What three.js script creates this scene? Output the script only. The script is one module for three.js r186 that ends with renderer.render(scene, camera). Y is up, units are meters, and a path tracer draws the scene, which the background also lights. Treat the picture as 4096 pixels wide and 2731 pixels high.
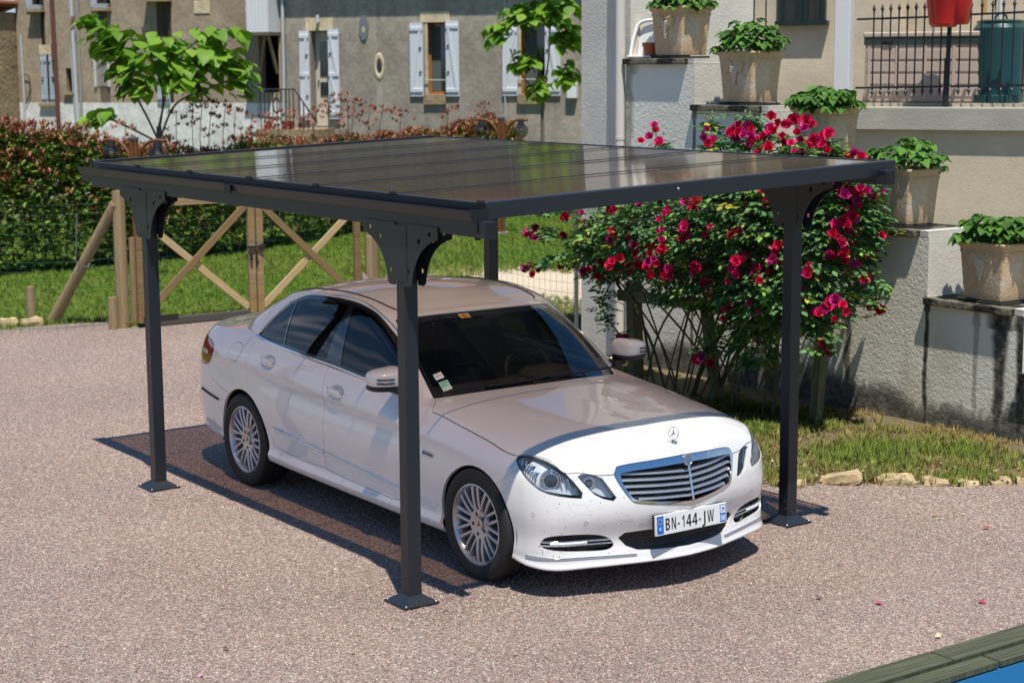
import * as THREE from 'three';
import { mergeGeometries, mergeVertices, toCreasedNormals } from 'three/addons/utils/BufferGeometryUtils.js';
import { RoundedBoxGeometry } from 'three/addons/geometries/RoundedBoxGeometry.js';
import { TextGeometry } from 'three/addons/geometries/TextGeometry.js';
import { FontLoader } from 'three/addons/loaders/FontLoader.js';

// ---------------------------------------------------------------- camera, sky, sun, exposure
const scene = new THREE.Scene();
const camera = new THREE.PerspectiveCamera(22.03, 1024 / 682, 0.3, 400);
{
  const yaw = -2.5221, pitch = 0.1568, roll = -0.0057;
  camera.position.set(9.462, 2.914, 6.365);
  const f = new THREE.Vector3(Math.cos(yaw) * Math.cos(pitch), -Math.sin(pitch), Math.sin(yaw) * Math.cos(pitch));
  const r = new THREE.Vector3().crossVectors(f, new THREE.Vector3(0, 1, 0)).normalize(), u = new THREE.Vector3().crossVectors(r, f);
  camera.up.copy(u).multiplyScalar(Math.cos(roll)).addScaledVector(r, -Math.sin(roll));
  camera.lookAt(camera.position.clone().add(f));
  camera.focus = 11.2; camera.userData.fStop = 3.5;
}
const SUN = new THREE.Vector3(0.765, 2.2, 0.33).normalize();
const sun = new THREE.DirectionalLight(new THREE.Color(1, 0.945, 0.86), 4.3);
sun.position.copy(SUN).multiplyScalar(60).add(new THREE.Vector3(-5, 0, -4));
sun.target.position.set(-5, 0, -4);
sun.castShadow = true; sun.shadow.mapSize.set(4096, 4096); sun.shadow.radius = 1;
Object.assign(sun.shadow.camera, { left: -32, right: 32, top: 32, bottom: -32, near: 1, far: 120 });
scene.add(sun, sun.target);

function rng(seed) { let a = seed >>> 0; return () => { a = (a + 0x6D2B79F5) | 0; let t = Math.imul(a ^ (a >>> 15), 1 | a); t = (t + Math.imul(t ^ (t >>> 7), 61 | t)) ^ t; return ((t ^ (t >>> 14)) >>> 0) / 4294967296; }; }
const hash2 = (x, y, s = 0) => { let h = Math.imul(x | 0, 374761393) ^ Math.imul(y | 0, 668265263) ^ Math.imul(s + 11, 974634777); h = Math.imul(h ^ (h >>> 13), 1274126177); return ((h ^ (h >>> 16)) >>> 0) / 4294967296; };
const smooth = (t) => t * t * (3 - 2 * t), clamp = (x, a = 0, b = 1) => Math.min(b, Math.max(a, x)), lerp = (a, b, t) => a + (b - a) * t;
const sstep = (a, b, x) => smooth(clamp((x - a) / (b - a)));
// value noise that repeats after px, py cells (0 = never)
function vnoise(x, y, px = 0, py = 0, s = 0) {
  const xi = Math.floor(x), yi = Math.floor(y), u = smooth(x - xi), v = smooth(y - yi);
  const X = (i) => (px ? ((i % px) + px) % px : i), Y = (i) => (py ? ((i % py) + py) % py : i);
  const a = hash2(X(xi), Y(yi), s), b = hash2(X(xi + 1), Y(yi), s), c = hash2(X(xi), Y(yi + 1), s), d = hash2(X(xi + 1), Y(yi + 1), s);
  return lerp(lerp(a, b, u), lerp(c, d, u), v);
}
function fbm(x, y, oct = 4, px = 0, py = 0, s = 0) { let a = 0.5, f = 1, t = 0, n = 0; for (let i = 0; i < oct; i++) { t += a * vnoise(x * f, y * f, px * f, py * f, s + i * 17); n += a; a *= 0.5; f *= 2; } return t / n; }

{ // the sky: clear deep blue with thin streaks of cloud all round
  const w = 1024, h = 512, d = new Float32Array(w * h * 4);
  for (let j = 0; j < h; j++) for (let i = 0; i < w; i++) {
    const el = (j + 0.5) / h * Math.PI - Math.PI / 2, az = (i + 0.5) / w * 2 * Math.PI, up = Math.max(0, Math.sin(el)), k = Math.pow(1 - up, 6.5);
    let r = lerp(0.052, 0.42, k), g = lerp(0.158, 0.51, k), b = lerp(0.37, 0.60, k);
    const R = Math.cos(el) / (up + 0.12), cx = R * Math.cos(az), cy = R * Math.sin(az);
    const st = fbm(cx * 0.9 + cy * 0.5 + 40, (cy * 0.9 - cx * 0.5) * 3.6 + 40, 5, 0, 0, 3), br = fbm(cx * 0.5 + 9, cy * 0.5 + 3, 3, 0, 0, 8);
    const c = clamp((st - 0.53) * 4.5) * clamp((br - 0.42) * 4) * 0.7 * sstep(-0.02, 0.1, up);
    r = lerp(r, 0.85, c); g = lerp(g, 0.88, c); b = lerp(b, 0.95, c);
    if (el < 0) { r = 0.2; g = 0.19; b = 0.17; }
    d.set([r, g, b, 1], (j * w + i) * 4);
  }
  const sky = new THREE.DataTexture(d, w, h, THREE.RGBAFormat, THREE.FloatType);
  sky.mapping = THREE.EquirectangularReflectionMapping; sky.magFilter = sky.minFilter = THREE.LinearFilter; sky.wrapS = THREE.RepeatWrapping; sky.needsUpdate = true;
  scene.background = sky; scene.environment = sky; scene.backgroundIntensity = 1; scene.environmentIntensity = 1;
}
const renderer = new THREE.WebGLRenderer({ antialias: true });
renderer.toneMapping = THREE.LinearToneMapping;
renderer.toneMappingExposure = 1.32;
renderer.shadowMap.enabled = true; renderer.shadowMap.type = THREE.PCFSoftShadowMap;
const font = await new FontLoader().loadAsync('fonts/droid/droid_sans_bold.typeface.json');

// ---------------------------------------------------------------- helpers
const V = (x, y, z) => new THREE.Vector3(x, y, z);
const used = {};
function numbered(n) { const k = used[n] = (used[n] ?? -1) + 1; return k ? `${n}_${String(k).padStart(3, '0')}` : n; }
function tag(o, label, category, group, kind) { o.userData.label = label; if (category) o.userData.category = category; if (group) o.userData.group = group; if (kind) o.userData.kind = kind; return o; }
function shade(o) { o.traverse((m) => { if (m.isMesh) { m.castShadow = true; m.receiveShadow = true; } }); return o; }
function thing(name, label, category, at = [0, 0, 0], turn = 0, group) {
  const o = new THREE.Group(); o.name = numbered(name); o.position.set(...at); o.rotation.y = turn; scene.add(o); return tag(o, label, category, group);
}
function part(parent, name, geo, mat, label) {
  const m = new THREE.Mesh(Array.isArray(geo) ? join(geo) : geo, mat); m.name = name; m.castShadow = m.receiveShadow = true; parent.add(m); if (label) m.userData.label = label; return m;
}
function single(name, geo, mat, label, category, group, kind) { const m = new THREE.Mesh(Array.isArray(geo) ? join(geo) : geo, mat); m.name = numbered(name); m.castShadow = m.receiveShadow = true; scene.add(m); return tag(m, label, category, group, kind); }
function structure(name, geo, mat, label) { const m = single(name, geo, mat, label); m.userData.kind = 'structure'; return m; }
function join(list) {
  const gs = list.map((g) => { let q = g.index ? g.toNonIndexed() : g; for (const k of Object.keys(q.attributes)) if (!['position', 'normal', 'uv', 'color'].includes(k)) q.deleteAttribute(k); if (!q.attributes.uv) q.setAttribute('uv', new THREE.BufferAttribute(new Float32Array(q.attributes.position.count * 2), 2)); return q; });
  const col = gs.some((g) => g.attributes.color);
  for (const g of gs) if (col && !g.attributes.color) g.setAttribute('color', new THREE.BufferAttribute(new Float32Array(g.attributes.position.count * 3).fill(1), 3));
  return mergeGeometries(gs);
}
// box by its centre with uv in metres; optional bevel
function box(w, h, d, x = 0, y = 0, z = 0, bevel = 0) {
  const g = bevel ? new RoundedBoxGeometry(w, h, d, 1, bevel) : new THREE.BoxGeometry(w, h, d); metricUV(g); return g.translate(x, y, z);
}
function metricUV(g) { // box-projected uv, in metres
  const p = g.attributes.position, n = g.attributes.normal, uv = new Float32Array(p.count * 2);
  for (let i = 0; i < p.count; i++) {
    const ax = Math.abs(n.getX(i)), ay = Math.abs(n.getY(i)), az = Math.abs(n.getZ(i));
    const a = ax > ay && ax > az ? [p.getZ(i), p.getY(i)] : ay > az ? [p.getX(i), p.getZ(i)] : [p.getX(i), p.getY(i)];
    uv[i * 2] = a[0]; uv[i * 2 + 1] = a[1];
  }
  g.setAttribute('uv', new THREE.BufferAttribute(uv, 2)); return g;
}
function bar(a, b, w, h = w, bevel = 0) { // square bar from a to b; its uv runs along x
  const A = V(...a), B = V(...b), L = A.distanceTo(B), g = bevel ? new RoundedBoxGeometry(L, h, w, 1, bevel) : new THREE.BoxGeometry(L, h, w); metricUV(g);
  const dir = B.clone().sub(A).normalize(), up = Math.abs(dir.y) > 0.95 ? V(1, 0, 0) : V(0, 1, 0), z = V().crossVectors(dir, up).normalize(), y = V().crossVectors(z, dir);
  g.applyMatrix4(new THREE.Matrix4().makeBasis(dir, y, z).setPosition(A.add(B).multiplyScalar(0.5))); return g;
}
function rod(a, b, r, seg = 8, r2 = r) {
  const A = V(...a), B = V(...b), g = new THREE.CylinderGeometry(r2, r, A.distanceTo(B), seg, 1);
  g.applyQuaternion(new THREE.Quaternion().setFromUnitVectors(V(0, 1, 0), B.clone().sub(A).normalize())); const c = A.add(B).multiplyScalar(0.5); return g.translate(c.x, c.y, c.z);
}
function tube(pts, r, seg = 6, closed = false, n) { return new THREE.TubeGeometry(new THREE.CatmullRomCurve3(pts.map((p) => (p.isVector3 ? p : V(...p))), closed, 'centripetal'), n ?? pts.length * 4, r, seg, closed); }
function ico(r, d = 1) { return new THREE.IcosahedronGeometry(r, d); }
function extr(pts, depth, bevel = 0, holes = [], curveSegments = 12) {
  const s = pts instanceof THREE.Shape ? pts : new THREE.Shape(pts.map((p) => new THREE.Vector2(...p)));
  for (const h of holes) s.holes.push(h); return new THREE.ExtrudeGeometry(s, { depth, bevelEnabled: bevel > 0, bevelSize: bevel, bevelThickness: bevel, bevelSegments: 1, curveSegments });
}
function place(g, m) { return g.clone().applyMatrix4(m); }
const M4 = (x, y, z, rx = 0, ry = 0, rz = 0, s = 1) => new THREE.Matrix4().compose(V(x, y, z), new THREE.Quaternion().setFromEuler(new THREE.Euler(rx, ry, rz, 'YXZ')), typeof s === 'number' ? V(s, s, s) : V(...s));
// texture from a function of pixel -> [r,g,b] (0..1, sRGB when colour) or a number
function tex(w, h, fn, { color = true, repeat } = {}) {
  const d = new Uint8Array(w * h * 4);
  for (let j = 0; j < h; j++) for (let i = 0; i < w; i++) { const c = fn(i, j), k = (j * w + i) * 4; if (typeof c === 'number') d[k] = d[k + 1] = d[k + 2] = clamp(c) * 255; else { d[k] = clamp(c[0]) * 255; d[k + 1] = clamp(c[1]) * 255; d[k + 2] = clamp(c[2]) * 255; } d[k + 3] = 255; }
  const t = new THREE.DataTexture(d, w, h); t.wrapS = t.wrapT = THREE.RepeatWrapping; t.magFilter = THREE.LinearFilter; t.minFilter = THREE.LinearMipmapLinearFilter; t.generateMipmaps = true;
  if (color) t.colorSpace = THREE.SRGBColorSpace; if (repeat) t.repeat.set(...repeat); t.needsUpdate = true; return t;
}
const lin = (r, g, b) => new THREE.Color().setRGB(r, g, b);
const std = (color, roughness = 0.8, extra = {}) => new THREE.MeshStandardMaterial({ color, roughness, side: THREE.DoubleSide, ...extra });
const phys = (color, roughness, extra = {}) => new THREE.MeshPhysicalMaterial({ color, roughness, side: THREE.DoubleSide, ...extra });
// ---------------------------------------------------------------- sheets that can be cut into panels
function pchip(xs, ys) {
  const n = xs.length, d = [], m = new Array(n).fill(0);
  for (let i = 0; i < n - 1; i++) d.push((ys[i + 1] - ys[i]) / (xs[i + 1] - xs[i]));
  m[0] = d[0]; m[n - 1] = d[n - 2];
  for (let i = 1; i < n - 1; i++) m[i] = d[i - 1] * d[i] <= 0 ? 0 : 2 * d[i - 1] * d[i] / (d[i - 1] + d[i]);
  return (x) => { let i = 0; while (i < n - 2 && x > xs[i + 1]) i++; const h = xs[i + 1] - xs[i], t = clamp((x - xs[i]) / h), t2 = t * t, t3 = t2 * t; return (2 * t3 - 3 * t2 + 1) * ys[i] + (t3 - 2 * t2 + t) * h * m[i] + (-2 * t3 + 3 * t2) * ys[i + 1] + (t3 - t2) * h * m[i + 1]; };
}
function catmull(ys) { const n = ys.length; return (x) => { const i = clamp(Math.floor(x), 0, n - 2), t = x - i, a = ys[Math.max(0, i - 1)], b = ys[i], c = ys[i + 1], d = ys[Math.min(n - 1, i + 2)]; return 0.5 * (2 * b + (c - a) * t + (2 * a - 5 * b + 4 * c - d) * t * t + (3 * b - a - 3 * c + d) * t * t * t); }; }
// a sheet: P [x,y,z, nx,ny,nz, u,v] per vertex, T triangles, E cut edges
function gridSheet(nu, nv, fn) {
  const P = [], T = [];
  for (let j = 0; j <= nv; j++) for (let i = 0; i <= nu; i++) { const u = i / nu, v = j / nv, p = fn(u, v); P.push([p[0], p[1], p[2], 0, 0, 0, u, v]); }
  for (let j = 0; j < nv; j++) for (let i = 0; i < nu; i++) { const a = j * (nu + 1) + i, b = a + 1, c = a + nu + 1, d = c + 1; T.push([a, d, b], [a, c, d]); }
  const S = { P, T, E: [] }; normals(S); return S;
}
function normals(S) {
  for (const p of S.P) p[3] = p[4] = p[5] = 0;
  for (const [a, b, c] of S.T) {
    const A = S.P[a], B = S.P[b], C = S.P[c], x1 = B[0] - A[0], y1 = B[1] - A[1], z1 = B[2] - A[2], x2 = C[0] - A[0], y2 = C[1] - A[1], z2 = C[2] - A[2];
    const n = [y1 * z2 - z1 * y2, z1 * x2 - x1 * z2, x1 * y2 - y1 * x2];
    for (const q of [A, B, C]) { q[3] += n[0]; q[4] += n[1]; q[5] += n[2]; }
  }
  for (const p of S.P) { const l = Math.hypot(p[3], p[4], p[5]) || 1; p[3] /= l; p[4] /= l; p[5] /= l; }
}
const mix8 = (a, b, t) => a.map((x, i) => x + (b[i] - x) * t);
function refine(S, f, h = 0.007, rounds = 3) {
  let { P, T } = S; P = P.slice();
  const F = P.map(f);
  for (let r = 0; r < rounds; r++) {
    const mid = new Map(), out = [];
    const edge = (a, b) => { const k = a < b ? a * 4194304 + b : b * 4194304 + a; let m = mid.get(k); if (m === undefined) { m = P.length; const q = mix8(P[a], P[b], 0.5); P.push(q); F.push(f(q)); mid.set(k, m); } return m; };
    for (const t of T) {
      const [a, b, c] = t, A = P[a], B = P[b], C = P[c];
      const L = Math.max(Math.hypot(A[0] - B[0], A[1] - B[1], A[2] - B[2]), Math.hypot(C[0] - B[0], C[1] - B[1], C[2] - B[2]), Math.hypot(A[0] - C[0], A[1] - C[1], A[2] - C[2]));
      if (L < h || Math.min(Math.abs(F[a]), Math.abs(F[b]), Math.abs(F[c])) > L) { out.push(t); continue; }
      const d = edge(a, b), e = edge(b, c), g = edge(c, a); out.push([a, d, g], [d, b, e], [g, e, c], [d, e, g]);
    }
    T = out;
  }
  return { P, T, E: S.E };
}
function keep(S, f) { // the side f < 0
  const P = [], T = [], E = [], map = new Map(), F = S.P.map(f), mid = new Map();
  const v = (i) => { let k = map.get(i); if (k === undefined) { k = P.length; P.push(S.P[i]); map.set(i, k); } return k; };
  const x = (a, b) => { const k = a < b ? a * 4194304 + b : b * 4194304 + a; let m = mid.get(k); if (m === undefined) { m = P.length; P.push(mix8(S.P[a], S.P[b], F[a] / (F[a] - F[b]))); mid.set(k, m); } return m; };
  for (const t of S.T) {
    const s = t.map((i) => F[i] < 0), n = s[0] + s[1] + s[2];
    if (n === 3) T.push(t.map(v)); else if (n === 1) { const k = s.indexOf(true), [a, b, c] = [t[k], t[(k + 1) % 3], t[(k + 2) % 3]], p = x(a, b), q = x(a, c); T.push([v(a), p, q]); E.push([p, q]); }
    else if (n === 2) { const k = s.indexOf(false), [a, b, c] = [t[k], t[(k + 1) % 3], t[(k + 2) % 3]], p = x(a, b), q = x(a, c); T.push([p, v(b), v(c)], [p, v(c), q]); E.push([q, p]); }
  }
  for (const [a, b] of S.E) if (map.has(a) && map.has(b)) E.push([map.get(a), map.get(b)]);
  return { P, T, E };
}
// cut along f = 0 leaving a gap of 2 g; returns [inside, outside]
function cut(S, f, g = 0.0022, h = 0.007, rounds = 3) { const R = refine(S, f, h, rounds); return [keep(R, (p) => f(p) + g), keep(R, (p) => g - f(p))]; }
function offset(S, d) { return { P: S.P.map((p) => [p[0] + p[3] * d, p[1] + p[4] * d, p[2] + p[5] * d, ...p.slice(3)]), T: S.T, E: S.E }; }
function mirror(S) { return { P: S.P.map((p) => [p[0], p[1], -p[2], p[3], p[4], -p[5], p[6], p[7]]), T: S.T.map(([a, b, c]) => [a, c, b]), E: S.E.map(([a, b]) => [b, a]) }; }
// to geometry; lip > 0 folds the cut edges inward
function geo(S, lip = 0, lipDir) {
  const pos = [], nor = [], uv = [], idx = [];
  for (const p of S.P) { pos.push(p[0], p[1], p[2]); nor.push(p[3], p[4], p[5]); uv.push(p[0] + p[2] * 0.3, p[1] + p[2] * 0.7); }
  for (const t of S.T) idx.push(...t);
  if (lip) for (const [a, b] of S.E) {
    const A = S.P[a], B = S.P[b], k = pos.length / 3, da = lipDir ? lipDir(A) : [-A[3], -A[4], -A[5]], db = lipDir ? lipDir(B) : [-B[3], -B[4], -B[5]];
    const ex = B[0] - A[0], ey = B[1] - A[1], ez = B[2] - A[2], n = [ey * da[2] - ez * da[1], ez * da[0] - ex * da[2], ex * da[1] - ey * da[0]], l = -(Math.hypot(...n) || 1);
    for (const [Q, D, s] of [[A, da, 0], [B, db, 0], [A, da, lip], [B, db, lip]]) { pos.push(Q[0] + D[0] * s, Q[1] + D[1] * s, Q[2] + D[2] * s); nor.push(n[0] / l, n[1] / l, n[2] / l); uv.push(Q[0], Q[1]); }
    idx.push(k, k + 2, k + 1, k + 1, k + 2, k + 3);
  }
  const g = new THREE.BufferGeometry(); g.setAttribute('position', new THREE.Float32BufferAttribute(pos, 3)); g.setAttribute('normal', new THREE.Float32BufferAttribute(nor, 3)); g.setAttribute('uv', new THREE.Float32BufferAttribute(uv, 2)); g.setIndex(idx); return g;
}
const both = (S, lip, dir) => join([geo(S, lip, dir), geo(mirror(S), lip, dir && ((p) => { const d = dir([p[0], p[1], -p[2], p[3], p[4], -p[5]]); return [d[0], d[1], -d[2]]; }))]);
function roundPoly(pts, n = 2) { let q = pts; for (let k = 0; k < n; k++) { const o = []; for (let i = 0; i < q.length; i++) { const a = q[i], b = q[(i + 1) % q.length]; o.push([a[0] * 0.75 + b[0] * 0.25, a[1] * 0.75 + b[1] * 0.25], [a[0] * 0.25 + b[0] * 0.75, a[1] * 0.25 + b[1] * 0.75]); } q = o; } return q; }
function sdPoly(pts) { // signed distance, negative inside
  return (x, y) => {
    let d = 1e9, s = 1; const n = pts.length;
    for (let i = 0, j = n - 1; i < n; j = i++) {
      const ex = pts[j][0] - pts[i][0], ey = pts[j][1] - pts[i][1], wx = x - pts[i][0], wy = y - pts[i][1], t = clamp((wx * ex + wy * ey) / (ex * ex + ey * ey || 1)), bx = wx - ex * t, by = wy - ey * t;
      d = Math.min(d, bx * bx + by * by);
      const c1 = y >= pts[i][1], c2 = y < pts[j][1], c3 = ex * wy > ey * wx; if ((c1 && c2 && c3) || (!c1 && !c2 && !c3)) s = -s;
    }
    return s * Math.sqrt(d);
  };
}
// where a line meets a sheet: the hit nearest to the start
function castSheet(S, o, d) {
  let best = null, bt = 1e9;
  for (const [a, b, c] of S.T) {
    const A = S.P[a], B = S.P[b], C = S.P[c], e1 = [B[0] - A[0], B[1] - A[1], B[2] - A[2]], e2 = [C[0] - A[0], C[1] - A[1], C[2] - A[2]];
    const h = [d[1] * e2[2] - d[2] * e2[1], d[2] * e2[0] - d[0] * e2[2], d[0] * e2[1] - d[1] * e2[0]], det = e1[0] * h[0] + e1[1] * h[1] + e1[2] * h[2]; if (Math.abs(det) < 1e-12) continue;
    const s = [o[0] - A[0], o[1] - A[1], o[2] - A[2]], u = (s[0] * h[0] + s[1] * h[1] + s[2] * h[2]) / det; if (u < -1e-6 || u > 1 + 1e-6) continue;
    const q = [s[1] * e1[2] - s[2] * e1[1], s[2] * e1[0] - s[0] * e1[2], s[0] * e1[1] - s[1] * e1[0]], v = (d[0] * q[0] + d[1] * q[1] + d[2] * q[2]) / det; if (v < -1e-6 || u + v > 1 + 1e-6) continue;
    const t = (e2[0] * q[0] + e2[1] * q[1] + e2[2] * q[2]) / det; if (t > 1e-4 && t < bt) { bt = t; best = mix8(mix8(A, B, u / Math.max(1e-9, u + v)), mix8(A, C, v / Math.max(1e-9, u + v)), 0); best = A.map((x, i) => x * (1 - u - v) + B[i] * u + C[i] * v); }
  }
  return best;
}
// ---------------------------------------------------------------- the car's skin (x forward, y up, z to the car's right; half of it, z >= 0)
const CAR = (() => {
  const plan = [[2.285, 0], [2.255, 0.2], [2.195, 0.39], [2.125, 0.585], [2.035, 0.772], [1.9, 0.868], [1.65, 0.903], [1.3, 0.914], [0.85, 0.92], [0.3, 0.924], [-0.4, 0.925], [-1.0, 0.924], [-1.5, 0.914], [-1.95, 0.89], [-2.29, 0.825], [-2.47, 0.69], [-2.55, 0.44], [-2.578, 0.2], [-2.585, 0]];
  const K = plan.length, ks = plan.map((_, i) => i), px = catmull(plan.map((p) => p[0])), pz = catmull(plan.map((p) => p[1]));
  const at = (s) => { const e = 0.02, x = px(s), z = Math.max(0, pz(s)); let tx = px(Math.min(K - 1, s + e)) - px(Math.max(0, s - e)), tz = pz(Math.min(K - 1, s + e)) - pz(Math.max(0, s - e)); if (s < 0.001 || s > K - 1.001) tz = s < 1 ? 1 : -1, tx = 0; const l = Math.hypot(tx, tz); return [x, z, tz / l, -tx / l]; }; // outward normal
  // rows from the sill up: [knots], inset, height
  const row = (kk, ins, yy) => [pchip(kk, ins), pchip(kk, yy)];
  const k0 = [0, 3, 4, 5, 6, 8, 10, 11, 12, 14, 18];
  const rows = [
    row(k0, [0.30, 0.30, 0.26, 0.25, 0.25, 0.25, 0.25, 0.25, 0.25, 0.26, 0.3], [0.2, 0.2, 0.2, 0.2, 0.2, 0.2, 0.2, 0.21, 0.22, 0.25, 0.27]),
    row(k0, [0.052, 0.045, 0.03, 0.025, 0.04, 0.05, 0.05, 0.05, 0.045, 0.05, 0.07], [0.175, 0.165, 0.162, 0.172, 0.2, 0.2, 0.215, 0.225, 0.245, 0.27, 0.28]),
    row(k0, [0.038, 0.03, 0.018, 0.012, 0.008, 0.002, 0.002, 0.004, 0.01, 0.02, 0.03], [0.215, 0.21, 0.21, 0.225, 0.25, 0.258, 0.268, 0.28, 0.31, 0.35, 0.37]),
    row(k0, [0.062, 0.046, 0.028, 0.014, 0.012, 0.022, 0.022, 0.02, 0.01, 0.008, 0.008], [0.31, 0.31, 0.315, 0.34, 0.34, 0.325, 0.335, 0.35, 0.42, 0.47, 0.48]),
    row(k0, [0.025, 0.018, 0.012, 0.005, 0, 0, 0, 0, -0.006, 0, 0], [0.44, 0.44, 0.445, 0.47, 0.5, 0.55, 0.58, 0.6, 0.62, 0.62, 0.62]),
    row(k0, [0.018, 0.022, 0.018, 0.012, 0.008, 0.02, 0.027, 0.028, 0.012, 0.01, 0.01], [0.53, 0.53, 0.545, 0.585, 0.64, 0.7, 0.755, 0.785, 0.80, 0.78, 0.76]),
    row(k0, [0.036, 0.045, 0.036, 0.03, 0.022, 0.017, 0.015, 0.016, 0.016, 0.03, 0.025], [0.62, 0.62, 0.635, 0.67, 0.705, 0.765, 0.825, 0.86, 0.885, 0.87, 0.86]),
    row(k0, [0.06, 0.07, 0.068, 0.063, 0.06, 0.05, 0.042, 0.045, 0.055, 0.07, 0.05], [0.705, 0.7, 0.7, 0.725, 0.755, 0.82, 0.915, 0.945, 0.965, 0.96, 0.97]),
    row([0, 2, 3, 4, 5, 6, 7, 8, 9, 10, 11, 12, 13, 14, 15, 16, 18], [0.078, 0.09, 0.098, 0.105, 0.112, 0.115, 0.112, 0.105, 0.09, 0.086, 0.09, 0.105, 0.12, 0.135, 0.14, 0.11, 0.085], [0.755, 0.754, 0.752, 0.754, 0.772, 0.805, 0.845, 0.893, 0.945, 0.99, 1.015, 1.035, 1.04, 1.03, 1.035, 1.045, 1.05]),
  ];
  const xs = pchip(ks, [2.13, 2.1, 2.05, 1.95, 1.8, 1.62, 1.4, 1.12, 0.78, 0.3, -0.4, -1.0, -1.5, -1.9, -2.15, -2.28, -2.36, -2.4, -2.42]);
  const yc = pchip([-2.6, -2.42, -1.9, -1.5, 0, 0.3, 0.83, 1.2, 1.6, 1.9, 2.05, 2.13, 2.21], [1.05, 1.068, 1.085, 1.1, 1.0, 0.985, 0.958, 0.932, 0.893, 0.848, 0.815, 0.79, 0.755]);
  const SIDE = 0.62; // share of v on the flank
  const fn = (u, v) => {
    const s = u * (K - 1), [x, z, nx, nz] = at(s);
    if (v <= SIDE) {
      const t = v / SIDE * (rows.length - 1);
      const ins = catmull(rows.map((r) => r[0](s)))(t), y = catmull(rows.map((r) => r[1](s)))(t);
      return [x - nx * ins, y, Math.max(0, z - nz * ins)];
    }
    const w = (v - SIDE) / (1 - SIDE), ins = rows[8][0](s), S = [x - nx * ins, rows[8][1](s), Math.max(0, z - nz * ins)], cx = xs(s), C = [cx, yc(cx), 0];
    const q = w; // lofted to the middle: quick rise at the edge, a soft fold, then nearly flat
    const fr = sstep(8.6, 7.2, s), g = lerp(1 - Math.pow(1 - q, 2.1), 0.5 * (1 - Math.pow(1 - q, 5)) + 0.5 * (1 - Math.pow(1 - q, 1.8)), fr);
    const kk = s < 1 ? 0 : 1; return [lerp(S[0], C[0], q), lerp(S[1], C[1], g), lerp(S[2], C[2], q)];
  };
  const N = 18 * 15, lower = gridSheet(N, 96, fn);
  // glass house
  const B = [[0.87, 0.93, 0], [0.845, 0.933, 0.3], [0.79, 0.93, 0.55], [0.735, 0.90, 0.70], [0.64, 0.885, 0.775], [0.25, 0.91, 0.816], [-0.4, 0.96, 0.83], [-1.0, 0.985, 0.815], [-1.45, 1.005, 0.768], [-1.75, 1.03, 0.7], [-1.89, 1.05, 0.6], [-1.96, 1.068, 0.35], [-1.99, 1.07, 0]];
  const Tp = [[0.195, 1.362, 0], [0.183, 1.36, 0.3], [0.14, 1.35, 0.51], [0.095, 1.34, 0.595], [0.0, 1.362, 0.634], [-0.25, 1.402, 0.645], [-0.55, 1.418, 0.648], [-0.95, 1.398, 0.635], [-1.2, 1.363, 0.606], [-1.36, 1.328, 0.56], [-1.42, 1.328, 0.49], [-1.45, 1.345, 0.28], [-1.46, 1.356, 0]];
  const rx = [0.03, 0.01, -0.04, -0.1, -0.2, -0.35, -0.55, -0.9, -1.1, -1.2, -1.27, -1.31, -1.33], ry = pchip([-1.46, -1.33, -1.1, -0.8, -0.5, -0.2, 0.03, 0.195], [1.356, 1.39, 1.432, 1.462, 1.47, 1.455, 1.412, 1.362]);
  const bow = [0.04, 0.04, 0.038, 0.034, 0.03, 0.02, 0.02, 0.02, 0.022, 0.03, 0.03, 0.03, 0.03];
  const c = (A, k) => catmull(A.map((p) => (k === undefined ? p : p[k]))), cb = [c(B, 0), c(B, 1), c(B, 2)], ct = [c(Tp, 0), c(Tp, 1), c(Tp, 2)], cr = c(rx), cw = c(bow);
  const GV = 0.56, eX = [-1.46, -1.36, -1.2, -0.95, -0.55, -0.25, 0.0, 0.095, 0.2], eY = pchip(eX, [1.31, 1.328, 1.363, 1.398, 1.418, 1.402, 1.362, 1.34, 1.315]), eZ = pchip(eX, [0.54, 0.56, 0.606, 0.635, 0.648, 0.645, 0.634, 0.6, 0.56]);
  const gf = (u, v) => {
    const s = u * 12, b = cb.map((f) => f(s)), t = ct.map((f) => f(s)); b[2] = Math.max(0, b[2]); t[2] = Math.max(0, t[2]); if (s < 1e-6 || s > 12 - 1e-6) b[2] = t[2] = 0;
    if (v <= GV) { const k = v / GV, w = cw(s) * 4 * k * (1 - k), e = 0.05, dx = cb[0](Math.min(12, s + e)) - cb[0](Math.max(0, s - e)), dz = cb[2](Math.min(12, s + e)) - cb[2](Math.max(0, s - e)), l = Math.hypot(dx, dz) || 1; let nx = dz / l, nz = -dx / l; if (s < 1e-6) nx = 1, nz = 0; if (s > 12 - 1e-6) nx = -1, nz = 0; const lie = s < 3 ? 0.7 : 0.25; return [lerp(b[0], t[0], k) + nx * w * (1 - lie), lerp(b[1], t[1], k) + w * lie, Math.max(0, lerp(b[2], t[2], k) + nz * w)]; }
    const k = (v - GV) / (1 - GV), X = cr(s), g = 1 - Math.pow(1 - k, 2.0), x = lerp(t[0], X, k), z = lerp(t[2], 0, k), yc0 = ry(x), A = yc0 - (yc0 - eY(x)) * Math.pow(z / eZ(x), 2); return [x, lerp(lerp(t[1], ry(X), g), A, sstep(0, 0.3, k)), z];
  };
  const upper = gridSheet(12 * 14, 60, gf);
  return { lower, upper, K, SIDE, GV };
})();
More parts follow.
